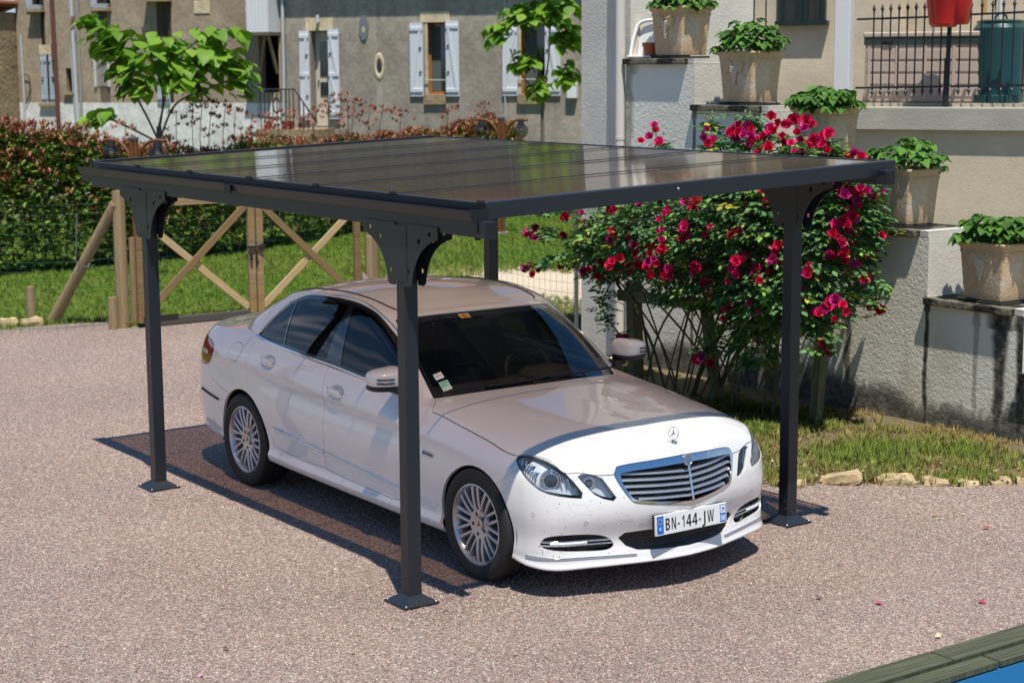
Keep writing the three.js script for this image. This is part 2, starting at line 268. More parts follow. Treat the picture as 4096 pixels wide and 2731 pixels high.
// ---------------------------------------------------------------- the car
const paint = phys(lin(0.80, 0.795, 0.775), 0.32, { clearcoat: 1, clearcoatRoughness: 0.025, ior: 1.5 });
const chrome = std(lin(0.83, 0.84, 0.86), 0.07, { metalness: 1 });
const satin = std(lin(0.5, 0.5, 0.52), 0.28, { metalness: 1 });
const louvreMat = phys(lin(0.5, 0.51, 0.53), 0.22, { metalness: 0.7, clearcoat: 0.5, clearcoatRoughness: 0.1 });
const blackPlastic = std(lin(0.012, 0.012, 0.013), 0.45);
const blackGloss = phys(lin(0.008, 0.008, 0.009), 0.12, { clearcoat: 1, clearcoatRoughness: 0.03 });
const darkRubber = std(lin(0.018, 0.018, 0.018), 0.75);
const tintGlass = phys(lin(0.03, 0.035, 0.045), 0, { transmission: 1, ior: 1.52 });
const clearGlass = phys(lin(0.62, 0.66, 0.64), 0, { transmission: 1, ior: 1.52 });
const lampGlass = phys(lin(0.93, 0.95, 0.96), 0, { transmission: 1, ior: 1.5 });
const lampShell = phys(lin(0.74, 0.76, 0.79), 0.2, { metalness: 0.2, clearcoat: 1, clearcoatRoughness: 0.1 });
const cabin = std(lin(0.022, 0.02, 0.019), 0.7), dashMat = std(lin(0.05, 0.042, 0.037), 0.75);

const car = thing('parked_car', 'white four-door sedan with dusty roof parked under the dark carport', 'car');
(() => {
  const { K, GV, SIDE } = CAR;
  // perimeter length for a chart (length round the car, height)
  const arc = [0]; { let prev = null; const n = 18 * 15; for (let i = 0; i <= n; i++) { const p = CAR.lower.P[40 * (n + 1) + i]; if (prev) arc.push(arc[i - 1] + Math.hypot(p[0] - prev[0], p[2] - prev[2])); prev = p; } }
  const aU = (u) => { const t = clamp(u) * 270, i = Math.min(269, Math.floor(t)); return lerp(arc[i], arc[i + 1], t - i); }, aS = (s) => aU(s / (K - 1));
  const chart = (pts, r = 1) => { const f = sdPoly(roundPoly(pts.map(([s, y]) => [aS(s), y]), r)); return (p) => f(aU(p[6]), p[1]); };
  const flank = (pts, r = 1) => { const f = sdPoly(roundPoly(pts, r)); return (p) => (p[7] < SIDE + 0.05 ? Math.max(f(p[0], p[1]), 0.4 - p[2]) : 1); };
  const D = (p) => [0, 0, -1]; // inward for the arches
  let body = CAR.lower, piece = {};
  const take = (name, f, g, h) => { const [a, b] = cut(body, f, g, h); piece[name] = a; body = b; };
  // cabin opening and cowl
  const rear = (z) => 0.852 - 0.265 * z * z, shz = 0.72;
  const nearShut = (p) => (p[2] > 0.6 ? (p[2] - 0.69) * 1.2 + 0.715 : -9); // hood corner runs out to the fender line
  const hoodY = pchip([0, 1.16, 2.25, 2.38, 2.77, 3.39, 3.62, 4.31, 4.9, 5.48, 5.73, 6.61, 7.28, 7.91, 8.6].map(aS), [0.752, 0.739, 0.718, 0.678, 0.679, 0.699, 0.699, 0.755, 0.772, 0.78, 0.766, 0.805, 0.841, 0.878, 0.905]);
  const fHood = (p) => (p[6] * 18 > 9.5 ? 1 : Math.max(hoodY(aU(p[6])) - p[1], Math.max(rear(p[2]), nearShut(p)) - p[0]));
  take('hood', fHood, 0.0022);
  const fCabin = (p) => Math.max((p[7] < SIDE - 0.001 ? 0.05 : 0), p[0] - rear(p[2]) - 0.002, -1.93 - p[0], p[2] - 0.80 + 0.25 * sstep(-1.3, -1.95, p[0]) + 0.085 * sstep(0.3, 0.6, p[0]));
  { const R = refine(body, fCabin, 0.02, 2); piece.cowl = keep(keep(R, fCabin), (p) => Math.max(0.5 - p[0], p[2] - 0.69)); body = keep(R, (p) => -fCabin(p)); }
  // wheel arches
  const ringF = (p) => Math.max(Math.hypot(p[0] - 1.43, p[1] - 0.312) - 0.352, 0.5 - p[2], p[1] - 0.8), ringR = (p) => Math.max(Math.hypot(p[0] + 1.432, p[1] - 0.312) - 0.372, 0.5 - p[2], p[1] - 0.8);
  for (const f of [ringF, ringR]) { const R = refine(body, f, 0.012, 2); body = keep(R, (p) => -f(p)); }
  take('headlight', chart([[5.75, 0.762], [5.48, 0.777], [4.9, 0.767], [4.31, 0.75], [3.95, 0.723], [3.62, 0.688], [3.16, 0.563], [3.73, 0.577], [4.53, 0.603], [5.14, 0.661], [5.46, 0.713]]), 0.0022);
  take('corner', chart([[3.42, 0.696], [2.75, 0.676], [2.57, 0.624], [2.27, 0.533], [2.86, 0.565], [3.17, 0.631]], 1), 0.0022);
  const grillePts = [[-1.2, 0.75], [0, 0.752], [1.16, 0.74], [2.22, 0.722], [2.42, 0.7], [2.2, 0.61], [1.92, 0.532], [1.75, 0.517], [1.0, 0.499], [0, 0.48], [-1.2, 0.48]].map(([s, y]) => [s < 0 ? s * 0.2 : aS(s), y]);
  const sdG = sdPoly(roundPoly(grillePts, 2)), fGr = (p) => sdG(aU(p[6]), p[1]);
  take('grille', fGr, 0.001, 0.005);
  take('intake', (() => { const f = sdPoly(roundPoly([[-0.3, 0.362], [0, 0.362], [aS(1.2), 0.357], [aS(2.36), 0.345], [aS(1.92), 0.248], [aS(1), 0.238], [0, 0.234], [-0.3, 0.234]], 1)); return (p) => f(aU(p[6]), p[1]); })(), 0.0);
  take('vent', chart([[4.36, 0.36], [3.5, 0.365], [2.66, 0.349], [2.32, 0.29], [2.5, 0.256], [3.5, 0.266], [4.6, 0.282], [4.66, 0.32]], 2), 0.0);
  // fuel flap, tail lamp
  take('fuel', flank([[-1.69, 0.99], [-1.49, 0.985], [-1.51, 0.86], [-1.69, 0.865]], 2), 0.0018);
  take('tail', chart([[13.2, 0.938], [14.2, 0.955], [15.7, 0.95], [15.7, 0.79], [14.4, 0.765], [13.27, 0.765], [13.02, 0.87]], 1), 0.002);
  // bumpers
  take('front_bumper', (p) => Math.max(1.8 + (p[1] - 0.713) * 1.45 - p[0], p[7] - SIDE - 0.1), 0.0018);
  take('rear_bumper', (p) => { const yl = pchip([-2.7, -2.05, -1.95, -1.6, -1.3], [0.775, 0.768, 0.685, 0.625, 0.6])(p[0]); return Math.max(p[1] - yl, p[0] + 1.5); }, 0.0018);
  // boot lid
  take('boot_lid', (p) => (p[7] > SIDE - 0.06 ? Math.max(p[0] + 1.9, p[2] - 0.68, 0.8 - p[1]) : 1), 0.002, 0.02);
  // doors
  const dF = [[-0.333, 1.1], [-0.332, 0.99], [-0.304, 0.861], [-0.268, 0.612], [-0.276, 0.374], [-0.282, 0.318], [0.80, 0.29], [0.835, 0.4], [0.85, 0.6], [0.85, 0.76], [0.82, 0.885], [0.78, 1.1]];
  const dR = [[-0.339, 1.1], [-0.338, 0.99], [-0.31, 0.861], [-0.274, 0.612], [-0.282, 0.374], [-0.288, 0.322], [-0.97, 0.345], [-1.0, 0.397], [-1.06, 0.464], [-1.224, 0.62], [-1.37, 0.735], [-1.385, 0.83], [-1.375, 1.1]];
  take('door_front', flank(dF, 1), 0.0016); take('door_rear', flank(dR, 1), 0.0016);
  // handle bowls pressed into the doors
  const bowl = (S, cx, cy) => {
    const f = (p) => (p[2] > 0.7 ? Math.hypot((p[0] - cx) / 0.105, (p[1] - cy) / 0.055) - 1 : 1), R = refine(refine(S, (p) => f(p) * 0.06, 0.012, 2), (p) => (f(p) < 0.2 ? 0 : 1), 0.012, 2);
    const Q = { P: R.P.map((p) => p.slice()), T: R.T, E: R.E }; for (const p of Q.P) { const k = f(p); if (k < 0) p[2] -= 0.022 * smooth(clamp(-k * 1.6)); }
    const keepN = Q.P.map((p) => p.slice(3, 6)); normals(Q); Q.P.forEach((p, i) => { if (f(p) > 0.02) { p[3] = keepN[i][0]; p[4] = keepN[i][1]; p[5] = keepN[i][2]; } }); return Q;
  };
  piece.door_front = bowl(piece.door_front, -0.14, 0.852); piece.door_rear = bowl(piece.door_rear, -1.075, 0.922);

  part(car, 'body', both(body, 0.02), paint);
  part(car, 'hood', both(piece.hood, 0.02), paint, 'white hood, its rear half in the carport shade');
  part(car, 'front_bumper', both(piece.front_bumper, 0.016), paint);
  part(car, 'rear_bumper', both(piece.rear_bumper, 0.02), paint);
  part(car, 'boot_lid', both(piece.boot_lid, 0.02), paint);
  part(car, 'cowl', both(offset(piece.cowl, -0.006)), blackPlastic);
  part(car, 'fuel_flap', geo(piece.fuel, 0.012), paint);
  { const m = part(car, 'fender_patch', geo(mirror(piece.fuel), 0.012), paint); m.name = 'quarter_panel'; }
  // underside and wheel wells
  part(car, 'underbody', [box(4.2, 0.02, 1.1, -0.2, 0.225, 0), box(2.0, 0.021, 1.66, 0.0, 0.225, 0), box(0.3, 0.019, 1.2, 1.88, 0.21, 0)], blackPlastic);
  for (const [x, r] of [[1.43, 0.375], [-1.432, 0.395]]) for (const s of [-1, 1]) {
    const g = new THREE.CylinderGeometry(r, r, 0.36, 32, 1, true, -Math.PI / 2 - 0.15, Math.PI + 0.3).rotateX(-Math.PI / 2).translate(x, 0.312, s * 0.7), e = new THREE.CircleGeometry(r, 32, -0.15, Math.PI + 0.3).translate(x, 0.312, s * 0.53);
    part(car, 'wheel_well', [g, e], darkRubber);
  }
  // doors with handle, strip
  const onSide = (x, y) => castSheet(CAR.lower, [x, y, 2], [0, 0, -1]) ?? [x, y, 0.9, 0, 0, 1];
  const strip = (x0, y0, x1, y1, r, out = 0.003, n = 8) => { const pts = []; for (let i = 0; i <= n; i++) { const x = lerp(x0, x1, i / n), y = lerp(y0, y1, i / n), p = onSide(x, y); pts.push(V(x, y, p[2] + out)); } return pts; };
  const flat = (g, s) => (s > 0 ? g : place(g, new THREE.Matrix4().makeScale(1, 1, -1)));
  const flip = (g) => { const q = (g.index ? g.toNonIndexed() : g.clone()); q.applyMatrix4(new THREE.Matrix4().makeScale(1, 1, -1)); const p = q.attributes; for (const k of ['position', 'normal', 'uv']) { const a = p[k], n = a.itemSize; for (let i = 0; i < a.count; i += 3) for (let c = 0; c < n; c++) { const t = a.array[(i + 1) * n + c]; a.array[(i + 1) * n + c] = a.array[(i + 2) * n + c]; a.array[(i + 2) * n + c] = t; } } return q; };
  const U = CAR.upper;
  const onGlass = (x, y) => castSheet(U, [x, y, 2], [0, 0, -1]);
  // ----- glass house
  const dlo = [[-1.465, 1.048], [-1.38, 1.135], [-1.25, 1.24], [-1.119, 1.318], [-0.941, 1.374], [-0.65, 1.4], [-0.401, 1.406], [-0.2, 1.39], [-0.018, 1.351], [0.173, 1.272], [0.315, 1.192], [0.46, 1.08], [0.575, 0.975], [0.143, 0.972], [-0.341, 1.008], [-0.954, 1.028]];
  const sdD = sdPoly(new THREE.CatmullRomCurve3(dlo.map(([x, y]) => V(x, y, 0)), true, 'centripetal').getPoints(110).map((p) => [p.x, p.y])), fSide = (p) => (p[2] > 0.35 && p[7] < GV + 0.1 && p[6] * 12 > 3.2 && p[6] * 12 < 9.4 ? sdD(p[0], p[1]) : 0.3);
  let [side, top] = cut(U, fSide, 0, 0.006);
  const fWind = (p) => Math.max((p[6] * 12 - 3.06) * 0.2, (p[7] - 0.541) * 1.2), fBack = (p) => Math.max((10.35 - p[6] * 12) * 0.2, (p[7] - 0.52) * 1.2, (0.07 - p[7]) * 1.2);
  let wind, back; [wind, top] = cut(top, fWind, 0.0015); [back, top] = cut(top, fBack, 0.0015);
  part(car, 'roof', both(keep(top, (p) => 0.0 - (p[1] - 0.9)), 0.016), paint);
  { // black band round the windscreen, clear glass inside it
    const [g1, b1] = cut(wind, (p) => Math.max((p[6] * 12 - 2.86) * 0.2, (p[7] - 0.5) * 1.2, (0.045 - p[7]) * 1.2), 0);
    part(car, 'windscreen_border', both(offset(b1, -0.004)), blackGloss); const w = part(car, 'windscreen', both(offset(g1, -0.004)), clearGlass);
    const [g2, b2] = cut(back, (p) => Math.max((10.55 - p[6] * 12) * 0.2, (p[7] - 0.49) * 1.2, (0.1 - p[7]) * 1.2), 0);
    part(car, 'rear_window_border', both(offset(b2, -0.004)), blackGloss); part(car, 'rear_window', both(offset(g2, -0.004)), tintGlass);
    // stickers inside the glass
    const stick = (x, y, z, w_, h_, fn, tw, th, tilt) => { const hit = castSheet(U, [x + 0.8, y + 1.2 * 0.8, z], [-0.64, -0.768, 0]); if (!hit) return; const g = new THREE.PlaneGeometry(w_, h_), n = V(hit[3], hit[4], hit[5]).normalize(), r = V(0, 0, -1).addScaledVector(n, n.z).normalize(), u = V().crossVectors(n, r); g.applyMatrix4(new THREE.Matrix4().makeBasis(r, u, n).setPosition(hit[0] + n.x * 0.001, hit[1] + n.y * 0.001, hit[2] + n.z * 0.001)); const c = document.createElement('canvas'); c.width = tw; c.height = th; const q = c.getContext('2d'); fn(q, tw, th); const t = new THREE.CanvasTexture(c); t.colorSpace = THREE.SRGBColorSpace; part(w, 'sticker', g, std(0xffffff, 0.6, { map: t })); };
    stick(0.628, 1.04, 0.615, 0.055, 0.05, (q, a, b) => { q.fillStyle = '#e8ecec'; q.fillRect(0, 0, a, b); q.fillStyle = '#596068'; q.font = `bold ${b * 0.3}px sans-serif`; q.textAlign = 'center'; q.fillText('05/17', a / 2, b * 0.6); q.fillRect(a * 0.1, b * 0.1, a * 0.6, b * 0.06); }, 128, 116);
    stick(0.695, 0.99, 0.61, 0.06, 0.075, (q, a, b) => { q.fillStyle = '#9ed8c2'; q.fillRect(0, 0, a, b); q.fillStyle = '#dfeee8'; q.fillRect(0, b * 0.72, a, b * 0.28); q.fillStyle = '#4c7f70'; for (let i = 0; i < 3; i++) q.fillRect(a * 0.12, b * (0.12 + i * 0.17), a * (0.75 - i * 0.12), b * 0.06); q.fillStyle = '#3d75b5'; q.beginPath(); q.arc(a * 0.3, b * 0.86, b * 0.07, 0, 7); q.fill(); q.fillStyle = '#d8c52c'; q.beginPath(); q.arc(a * 0.7, b * 0.86, b * 0.07, 0, 7); q.fill(); }, 128, 160);
    stick(0.262, 1.328, 0.175, 0.075, 0.052, (q, a, b) => { q.fillStyle = '#e9e4d8'; q.fillRect(0, 0, a, b); q.fillStyle = '#d8921f'; q.fillRect(a * 0.06, b * 0.07, a * 0.88, b * 0.86); q.fillStyle = '#3b342c'; q.save(); q.translate(a * 0.5, b * 0.32); q.rotate(0.785); q.fillRect(-b * 0.15, -b * 0.15, b * 0.3, b * 0.3); q.restore(); q.font = `bold ${b * 0.34}px sans-serif`; q.textAlign = 'center'; q.fillText('61€', a / 2, b * 0.86); }, 160, 110);
  }
  // side windows: frame, panes
  const bL = (p) => { const t = (p[1] - 1.03) / 0.347; return p[0] - lerp(-0.405, -0.352, t); }, bR = (p) => { const t = (p[1] - 1.014) / 0.36; return lerp(-0.222, -0.292, t) - p[0]; }, qd = (p) => lerp(-1.02, -1.045, (p[1] - 1.05) / 0.25) - p[0];
  const inner = (p) => sdD(p[0], p[1]) + (p[1] > 1.1 ? 0.026 : 0.014);
  const fFrontPane = (p) => Math.max(inner(p), bR(p)), fRearPane = (p) => Math.max(inner(p), bL(p), qd(p) + 0.012), fQuarter = (p) => Math.max(inner(p), -qd(p) + 0.012);
  let pane = {}; let fr = side;
  for (const [n, f] of [['f', fFrontPane], ['r', fRearPane], ['q', fQuarter]]) [pane[n], fr] = cut(fr, f, 0, 0.006);
  const handleGeo = (cx, cy, ang) => { const p = onSide(cx, cy), g = new THREE.SphereGeometry(1, 20, 12); const a = g.attributes.position; for (let i = 0; i < a.count; i++) { const x = a.getX(i), y = a.getY(i), z = a.getZ(i), e = Math.pow(Math.abs(x), 4); a.setXYZ(i, Math.sign(x) * Math.pow(Math.abs(x), 0.8) * 0.11, y * (0.019 + 0.006 * (1 - e)) - 0.004 * (1 - x * x), z * 0.013 + 0.016 * (1 - Math.pow(Math.abs(x), 3))); } g.computeVertexNormals(); return g.rotateZ(ang).translate(cx, cy, p[2] - 0.004); };
  const trims = (S) => { const out = []; const n = dlo.length; return out; };
  for (const s of [1, -1]) {
    const m = (S) => (s > 0 ? S : mirror(S)), fx = (g) => (s > 0 ? g : flip(g));
    for (const [nm, dr, hx, hy, pn, sx] of [['door', piece.door_front, -0.14, 0.852, 'f', [-0.262, 0.451, 0.835, 0.372]], ['door', piece.door_rear, -1.075, 0.922, 'r', [-0.965, 0.496, -0.292, 0.453]]]) {
      const d = part(car, nm, geo(m(dr), 0.016), paint);
      part(d, 'handle', fx(handleGeo(hx, hy, -0.09)), phys(lin(0.8, 0.8, 0.8), 0.15, { clearcoat: 1 }));
      part(d, 'handle_trim', fx(tube(strip(hx - 0.1, hy + 0.022, hx + 0.1, hy + 0.004, 0, 0.014, 4), 0.006, 6)), chrome);
      part(d, 'rub_strip', fx(join([tube(strip(...sx, 0, 0.002), 0.0045, 6)])), chrome);
      part(d, 'door_moulding', fx(tube(strip(sx[0], sx[1] - 0.017, sx[2], sx[3] - 0.017, 0, -0.006), 0.014, 8)), paint);
      part(d, 'window_pane', geo(offset(m(pane[pn]), -0.004)), tintGlass);
    }
    part(car, 'quarter_window', geo(offset(m(pane.q), -0.004)), tintGlass);
    part(car, 'window_frame', geo(offset(m(fr), -0.001), 0.006), blackGloss);
    // bright strip below the windows and round their upper edge
    const low = []; for (let i = 0; i <= 24; i++) { const t = i / 24, x = lerp(-1.475, 0.60, t), y = pchip([-1.475, -0.954, -0.341, 0.143, 0.6], [1.04, 1.02, 1.0, 0.966, 0.95])(x), h = onGlass(x, y); low.push(V(x, y + 0.003, (h ? h[2] : 0.8) + 0.009)); }
    part(car, 'window_trim', fx(place(tube(low, 0.012, 6), M4(0, 0, 0))), chrome);
    const hi = []; for (const [x, y] of [[-1.475, 1.045], [-1.39, 1.14], [-1.257, 1.249], [-1.122, 1.327], [-0.943, 1.383], [-0.65, 1.409], [-0.401, 1.415], [-0.2, 1.399], [-0.012, 1.359], [0.18, 1.28], [0.322, 1.198], [0.468, 1.084], [0.585, 0.975]]) { const h = onGlass(x, y); if (h) hi.push(V(x, y, h[2] + 0.002)); }
    part(car, 'window_trim', fx(tube(hi, 0.006, 6)), chrome);
    // fender strip and badge
    part(car, 'rub_strip', fx(tube(strip(0.865, 0.37, 1.04, 0.356, 0, 0.002, 4), 0.0045, 6)), chrome);
    { const g = new RoundedBoxGeometry(0.105, 0.022, 0.006, 2, 0.003); const p = onSide(0.948, 0.65); const b = part(car, 'fender_badge', fx(g.rotateZ(-0.04).translate(0.948, 0.65, p[2] + 0.002)), satin);
      if (s > 0) { const t = new TextGeometry('EFFICIENCY', { font, size: 0.011, depth: 0.001 }); t.computeBoundingBox(); t.translate(-0.02, -0.0055, 0).rotateZ(-0.04).translate(0.948, 0.65, p[2] + 0.0052); part(b, 'lettering', t, blackPlastic); part(b, 'blue_field', box(0.022, 0.016, 0.002).rotateZ(-0.04).translate(0.908, 0.652, p[2] + 0.0052), std(lin(0.03, 0.06, 0.2), 0.3)); } }
    // roof moulding
    const rm = []; for (let i = 0; i <= 24; i++) { const u = lerp(3.12, 9.6, i / 24) / 12, j = Math.round(60 * 0.615), n = 12 * 14, a = U.P[j * (n + 1) + Math.round(u * n)]; rm.push(V(a[0], a[1] + 0.001, a[2])); }
    part(car, 'roof_moulding', fx(tube(rm, 0.0055, 6, false, 90)), blackPlastic);
    // ----- lamps
    const H = part(car, 'headlight', geo(m(offset(piece.headlight, -0.002)), 0.014), lampGlass, s > 0 ? 'clear headlight above the near front wheel' : 'clear headlight on the rose bush side');
    const deep = (S, d) => { const Q = offset(S, 0); Q.P = Q.P.map((p) => [p[0] - d * 0.9, p[1] - 0.0, p[2] - d * 0.42, ...p.slice(3)]); return Q; };
    part(H, 'reflector', geo(m(deep(piece.headlight, 0.055)), 0), lampShell);
    part(H, 'bezel', geo(m(deep(piece.headlight, 0.004)), 0.05), std(lin(0.10, 0.10, 0.11), 0.4), undefined);
    H.children[1].geometry.setIndex(H.children[1].geometry.index.array.length ? [...H.children[1].geometry.index.array].slice(piece.headlight.T.length * 3) : []);
    const eye = (x, y, z, r, nx, nz) => { const q = new THREE.Quaternion().setFromUnitVectors(V(0, 0, 1), V(nx, 0, nz).normalize()), mm = new THREE.Matrix4().compose(V(x, y, z), q, V(1, 1, 1)); return { ring: place(join([new THREE.TorusGeometry(r, 0.008, 10, 32), new THREE.TorusGeometry(r * 1.35, 0.005, 8, 32), new THREE.CylinderGeometry(r * 1.2, r * 1.35, 0.03, 32, 1, true).rotateX(Math.PI / 2).translate(0, 0, -0.012)]), mm), ball: place(new THREE.SphereGeometry(r * 0.95, 24, 16, 0, Math.PI * 2, 0, Math.PI / 2).scale(1, 0.45, 1).rotateX(Math.PI / 2), mm) }; };
    const e1 = eye(1.945, 0.657, 0.748, 0.042, 0.8, 0.6);
    part(H, 'projector_ring', fx(e1.ring), chrome); part(H, 'projector_lens', fx(e1.ball), phys(lin(0.05, 0.06, 0.08), 0.02, { clearcoat: 1 }));
    { const fins = [];  for (let i = 0; i < 6; i++) { const a = i / 5, x = lerp(1.80, 1.88, a), z = lerp(0.805, 0.785, a), y = lerp(0.735, 0.66, a); fins.push(box(0.004, 0.05 + 0.02 * (i % 2), 0.05, x, y, z).translate(0, 0, 0)); } for (let i = 0; i < 5; i++) fins.push(rod([lerp(1.98, 2.03, i / 4), 0.6, lerp(0.70, 0.6, i / 4)], [lerp(1.95, 2.0, i / 4), 0.69, lerp(0.70, 0.64, i / 4)], 0.006, 6)); for (const q of fins) part(H, 'inner_trim', fx(q), chrome); }
    const C = part(car, 'corner_lamp', geo(m(offset(piece.corner, -0.002)), 0.014), lampGlass);
    part(C, 'reflector', geo(m(deep(piece.corner, 0.05)), 0), lampShell);
    const e2 = eye(2.035, 0.633, 0.555, 0.028, 0.85, 0.53); part(C, 'bulb_ring', fx(e2.ring), chrome); part(C, 'bulb_lens', fx(e2.ball), phys(lin(0.12, 0.13, 0.15), 0.03, { clearcoat: 1 }));
    // tail lamp
    const [tw, tr] = cut(piece.tail, (p) => Math.max(Math.abs(p[1] - 0.855) - 0.016, p[0] + 2.09), 0, 0.008);
    const tl = part(car, 'tail_lamp', geo(m(offset(tr, 0.001)), 0.02), phys(lin(0.32, 0.012, 0.012), 0.1, { clearcoat: 1, clearcoatRoughness: 0.02 }), 'red tail lamp');
    part(tl, 'clear_band', geo(m(offset(tw, 0.001)), 0.01), phys(lin(0.7, 0.68, 0.62), 0.1, { clearcoat: 1 }));
    // lower vent
    const vt = part(car, 'bumper_vent', geo(m(deep(piece.vent, 0.06)), 0), blackPlastic);
    const vb = []; const onFront = (sp, y) => { const i = Math.round(sp / 18 * 270); let best = null; for (let j = 0; j < 60; j++) { const a = CAR.lower.P[j * 271 + i], b = CAR.lower.P[(j + 1) * 271 + i]; if (a[1] <= y && b[1] > y) { best = mix8(a, b, (y - a[1]) / (b[1] - a[1])); } } return best ?? CAR.lower.P[30 * 271 + i]; };
    for (let i = 0; i <= 14; i++) { const sp = lerp(4.6, 2.36, i / 14), p = onFront(sp, lerp(0.322, 0.316, i / 14)); vb.push(V(p[0] - p[3] * 0.012, p[1], p[2] - p[5] * 0.012)); }
    part(vt, 'bright_bar', fx(join([tube(vb, 0.0065, 8), tube(vb.map((p) => p.clone().add(V(0, -0.02, 0))), 0.005, 8)])), chrome);
    part(vt, 'running_light', fx(tube(vb.slice(2, 10).map((p) => p.clone().add(V(0.004, -0.01, 0.002))), 0.0075, 8)), phys(lin(0.78, 0.8, 0.82), 0.15, { clearcoat: 1 }));
    { const g = []; for (let i = 0; i < 26; i++) for (const t of [-1, 1]) { const s0 = lerp(4.5, 2.4, i / 25), a = onFront(s0, 0.294), b = onFront(clamp(s0 + t * 0.12, 2.36, 4.6), 0.268); g.push(rod([a[0] - 0.03, a[1], a[2] - 0.015], [b[0] - 0.03, b[1], b[2] - 0.015], 0.0022, 4)); } part(vt, 'mesh', fx(join(g)), blackGloss); }
    // bright lip strip, bumper covers and sensors
    { const pts = []; for (let i = 0; i <= 20; i++) { const p = onFront(lerp(5.1, 1.75, i / 20), lerp(0.236, 0.222, i / 20)); pts.push(V(p[0] + p[3] * 0.001, p[1], p[2] + p[5] * 0.001)); } part(car, 'lip_strip', fx(tube(pts, 0.006, 8, false, 60)), chrome); }
    for (const poly of [[[3.71, 0.544], [3.24, 0.528], [2.98, 0.472], [3.53, 0.485]], [[2.4, 0.478], [2.0, 0.453], [1.86, 0.415], [2.24, 0.43]]]) { const pts = []; for (let k = 0; k < 4; k++) for (let i = 0; i < 5; i++) { const a = poly[k], b = poly[(k + 1) % 4], t = 0.1 + i * 0.2, p = onFront(lerp(a[0], b[0], t), lerp(a[1], b[1], t)); pts.push(V(p[0] - 0.0004, p[1], p[2] - 0.0002)); } part(car, 'bumper_cover_seam', fx(tube(pts, 0.0009, 4, true, 60)), std(lin(0.4, 0.4, 0.4), 0.6)); }
    for (const [sp, y] of [[4.87, 0.476], [3.22, 0.426], [1.6, 0.392]]) { const p = onFront(sp, y), g = new THREE.TorusGeometry(0.0105, 0.0012, 6, 24); g.applyQuaternion(new THREE.Quaternion().setFromUnitVectors(V(0, 0, 1), V(p[3], p[4], p[5]).normalize())); part(car, 'parking_sensor', fx(g.translate(p[0], p[1], p[2])), std(lin(0.3, 0.3, 0.3), 0.6)); }
    // rear bumper strip
    { const pts = []; for (let i = 0; i <= 12; i++) { const x = lerp(-1.83, -2.2, i / 12), p = onSide(x, lerp(0.552, 0.575, i / 12)); pts.push(V(x, p[1], p[2] + 0.003)); } part(car, 'rear_bumper_strip', fx(tube(pts, 0.009, 6)), darkRubber); }
    // door mirror
    { const mg = new THREE.Group(); mg.name = 'door_mirror'; car.add(mg);
      const g = new THREE.SphereGeometry(1, 32, 24), a = g.attributes.position, e = (v, p) => Math.sign(v) * Math.pow(Math.abs(v), p); for (let i = 0; i < a.count; i++) { let x = e(a.getX(i), 0.8), y = e(a.getY(i), 0.55), z = e(a.getZ(i), 0.55); if (x < -0.3) x = -0.3 + (x + 0.3) * 0.1; const hh = y > 0 ? 0.066 - 0.014 * z : 0.05; a.setXYZ(i, x * (0.12 - 0.02 * z), y * hh, z * 0.115); } g.computeVertexNormals(); g.rotateY(-0.2);
      part(mg, 'housing', fx(g.clone().translate(0.535, 1.045, 0.945)), paint);
      part(mg, 'base', fx(join([g.clone().scale(0.97, 0.42, 0.97).translate(0.533, 0.995, 0.945), bar([0.54, 0.955, 0.80], [0.545, 0.972, 0.9], 0.1, 0.04, 0.012)])), blackPlastic);
      { const lines = []; for (let k = 0; k < 2; k++) { const q = []; for (let i = 0; i <= 6; i++) { const z = lerp(-0.075, 0.1, i / 6), yy = 0.012 - k * 0.024; let bx = 0; for (let t = 0.15; t > 0; t -= 0.002) { const rx = t * Math.cos(0.2) - z * Math.sin(0.2), rz = t * Math.sin(0.2) + z * Math.cos(0.2); if (Math.pow(Math.abs(rx) / 0.12, 2.5) + Math.pow(Math.abs(rz) / 0.118, 3.6) < 1) { bx = t; break; } } q.push(V(0.535 + bx - 0.001, 1.045 + yy, 0.945 + z)); } lines.push(tube(q, 0.0045, 6)); } part(mg, 'indicator_line', fx(join(lines)), blackPlastic); }
      part(mg, 'mirror_glass', fx(box(0.006, 0.085, 0.17, 0, 0, 0).rotateY(-0.2).translate(0.497, 1.035, 0.935)), chrome); }
  }
  // ----- grille
  const gr = new THREE.Group(); gr.name = 'grille'; car.add(gr);
  { const [hole, frame] = cut(piece.grille, (p) => { const y = p[1], a = aU(p[6]); return sdG(a, y) + lerp(0.016, 0.042, sstep(0.6, 0.72, y)); }, 0, 0.004);
    part(gr, 'frame', both(offset(frame, 0.004), 0.03), chrome);
    const back = (S) => { const Q = offset(S, 0); Q.P = Q.P.map((p) => [p[0] - 0.09, ...p.slice(1)]); return Q; };
    part(gr, 'backing', both(back(piece.grille)), blackPlastic);
    // louvres: five to each side of the middle bar
    const P = CAR.lower.P, fr = (sp, y) => { const i = Math.round(sp / 18 * 270); for (let j = 0; j < 66; j++) { const a = P[j * 271 + i], b = P[(j + 1) * 271 + i]; if (a[1] <= y && b[1] > y) return mix8(a, b, (y - a[1]) / (b[1] - a[1])); } return P[50 * 271 + i]; };
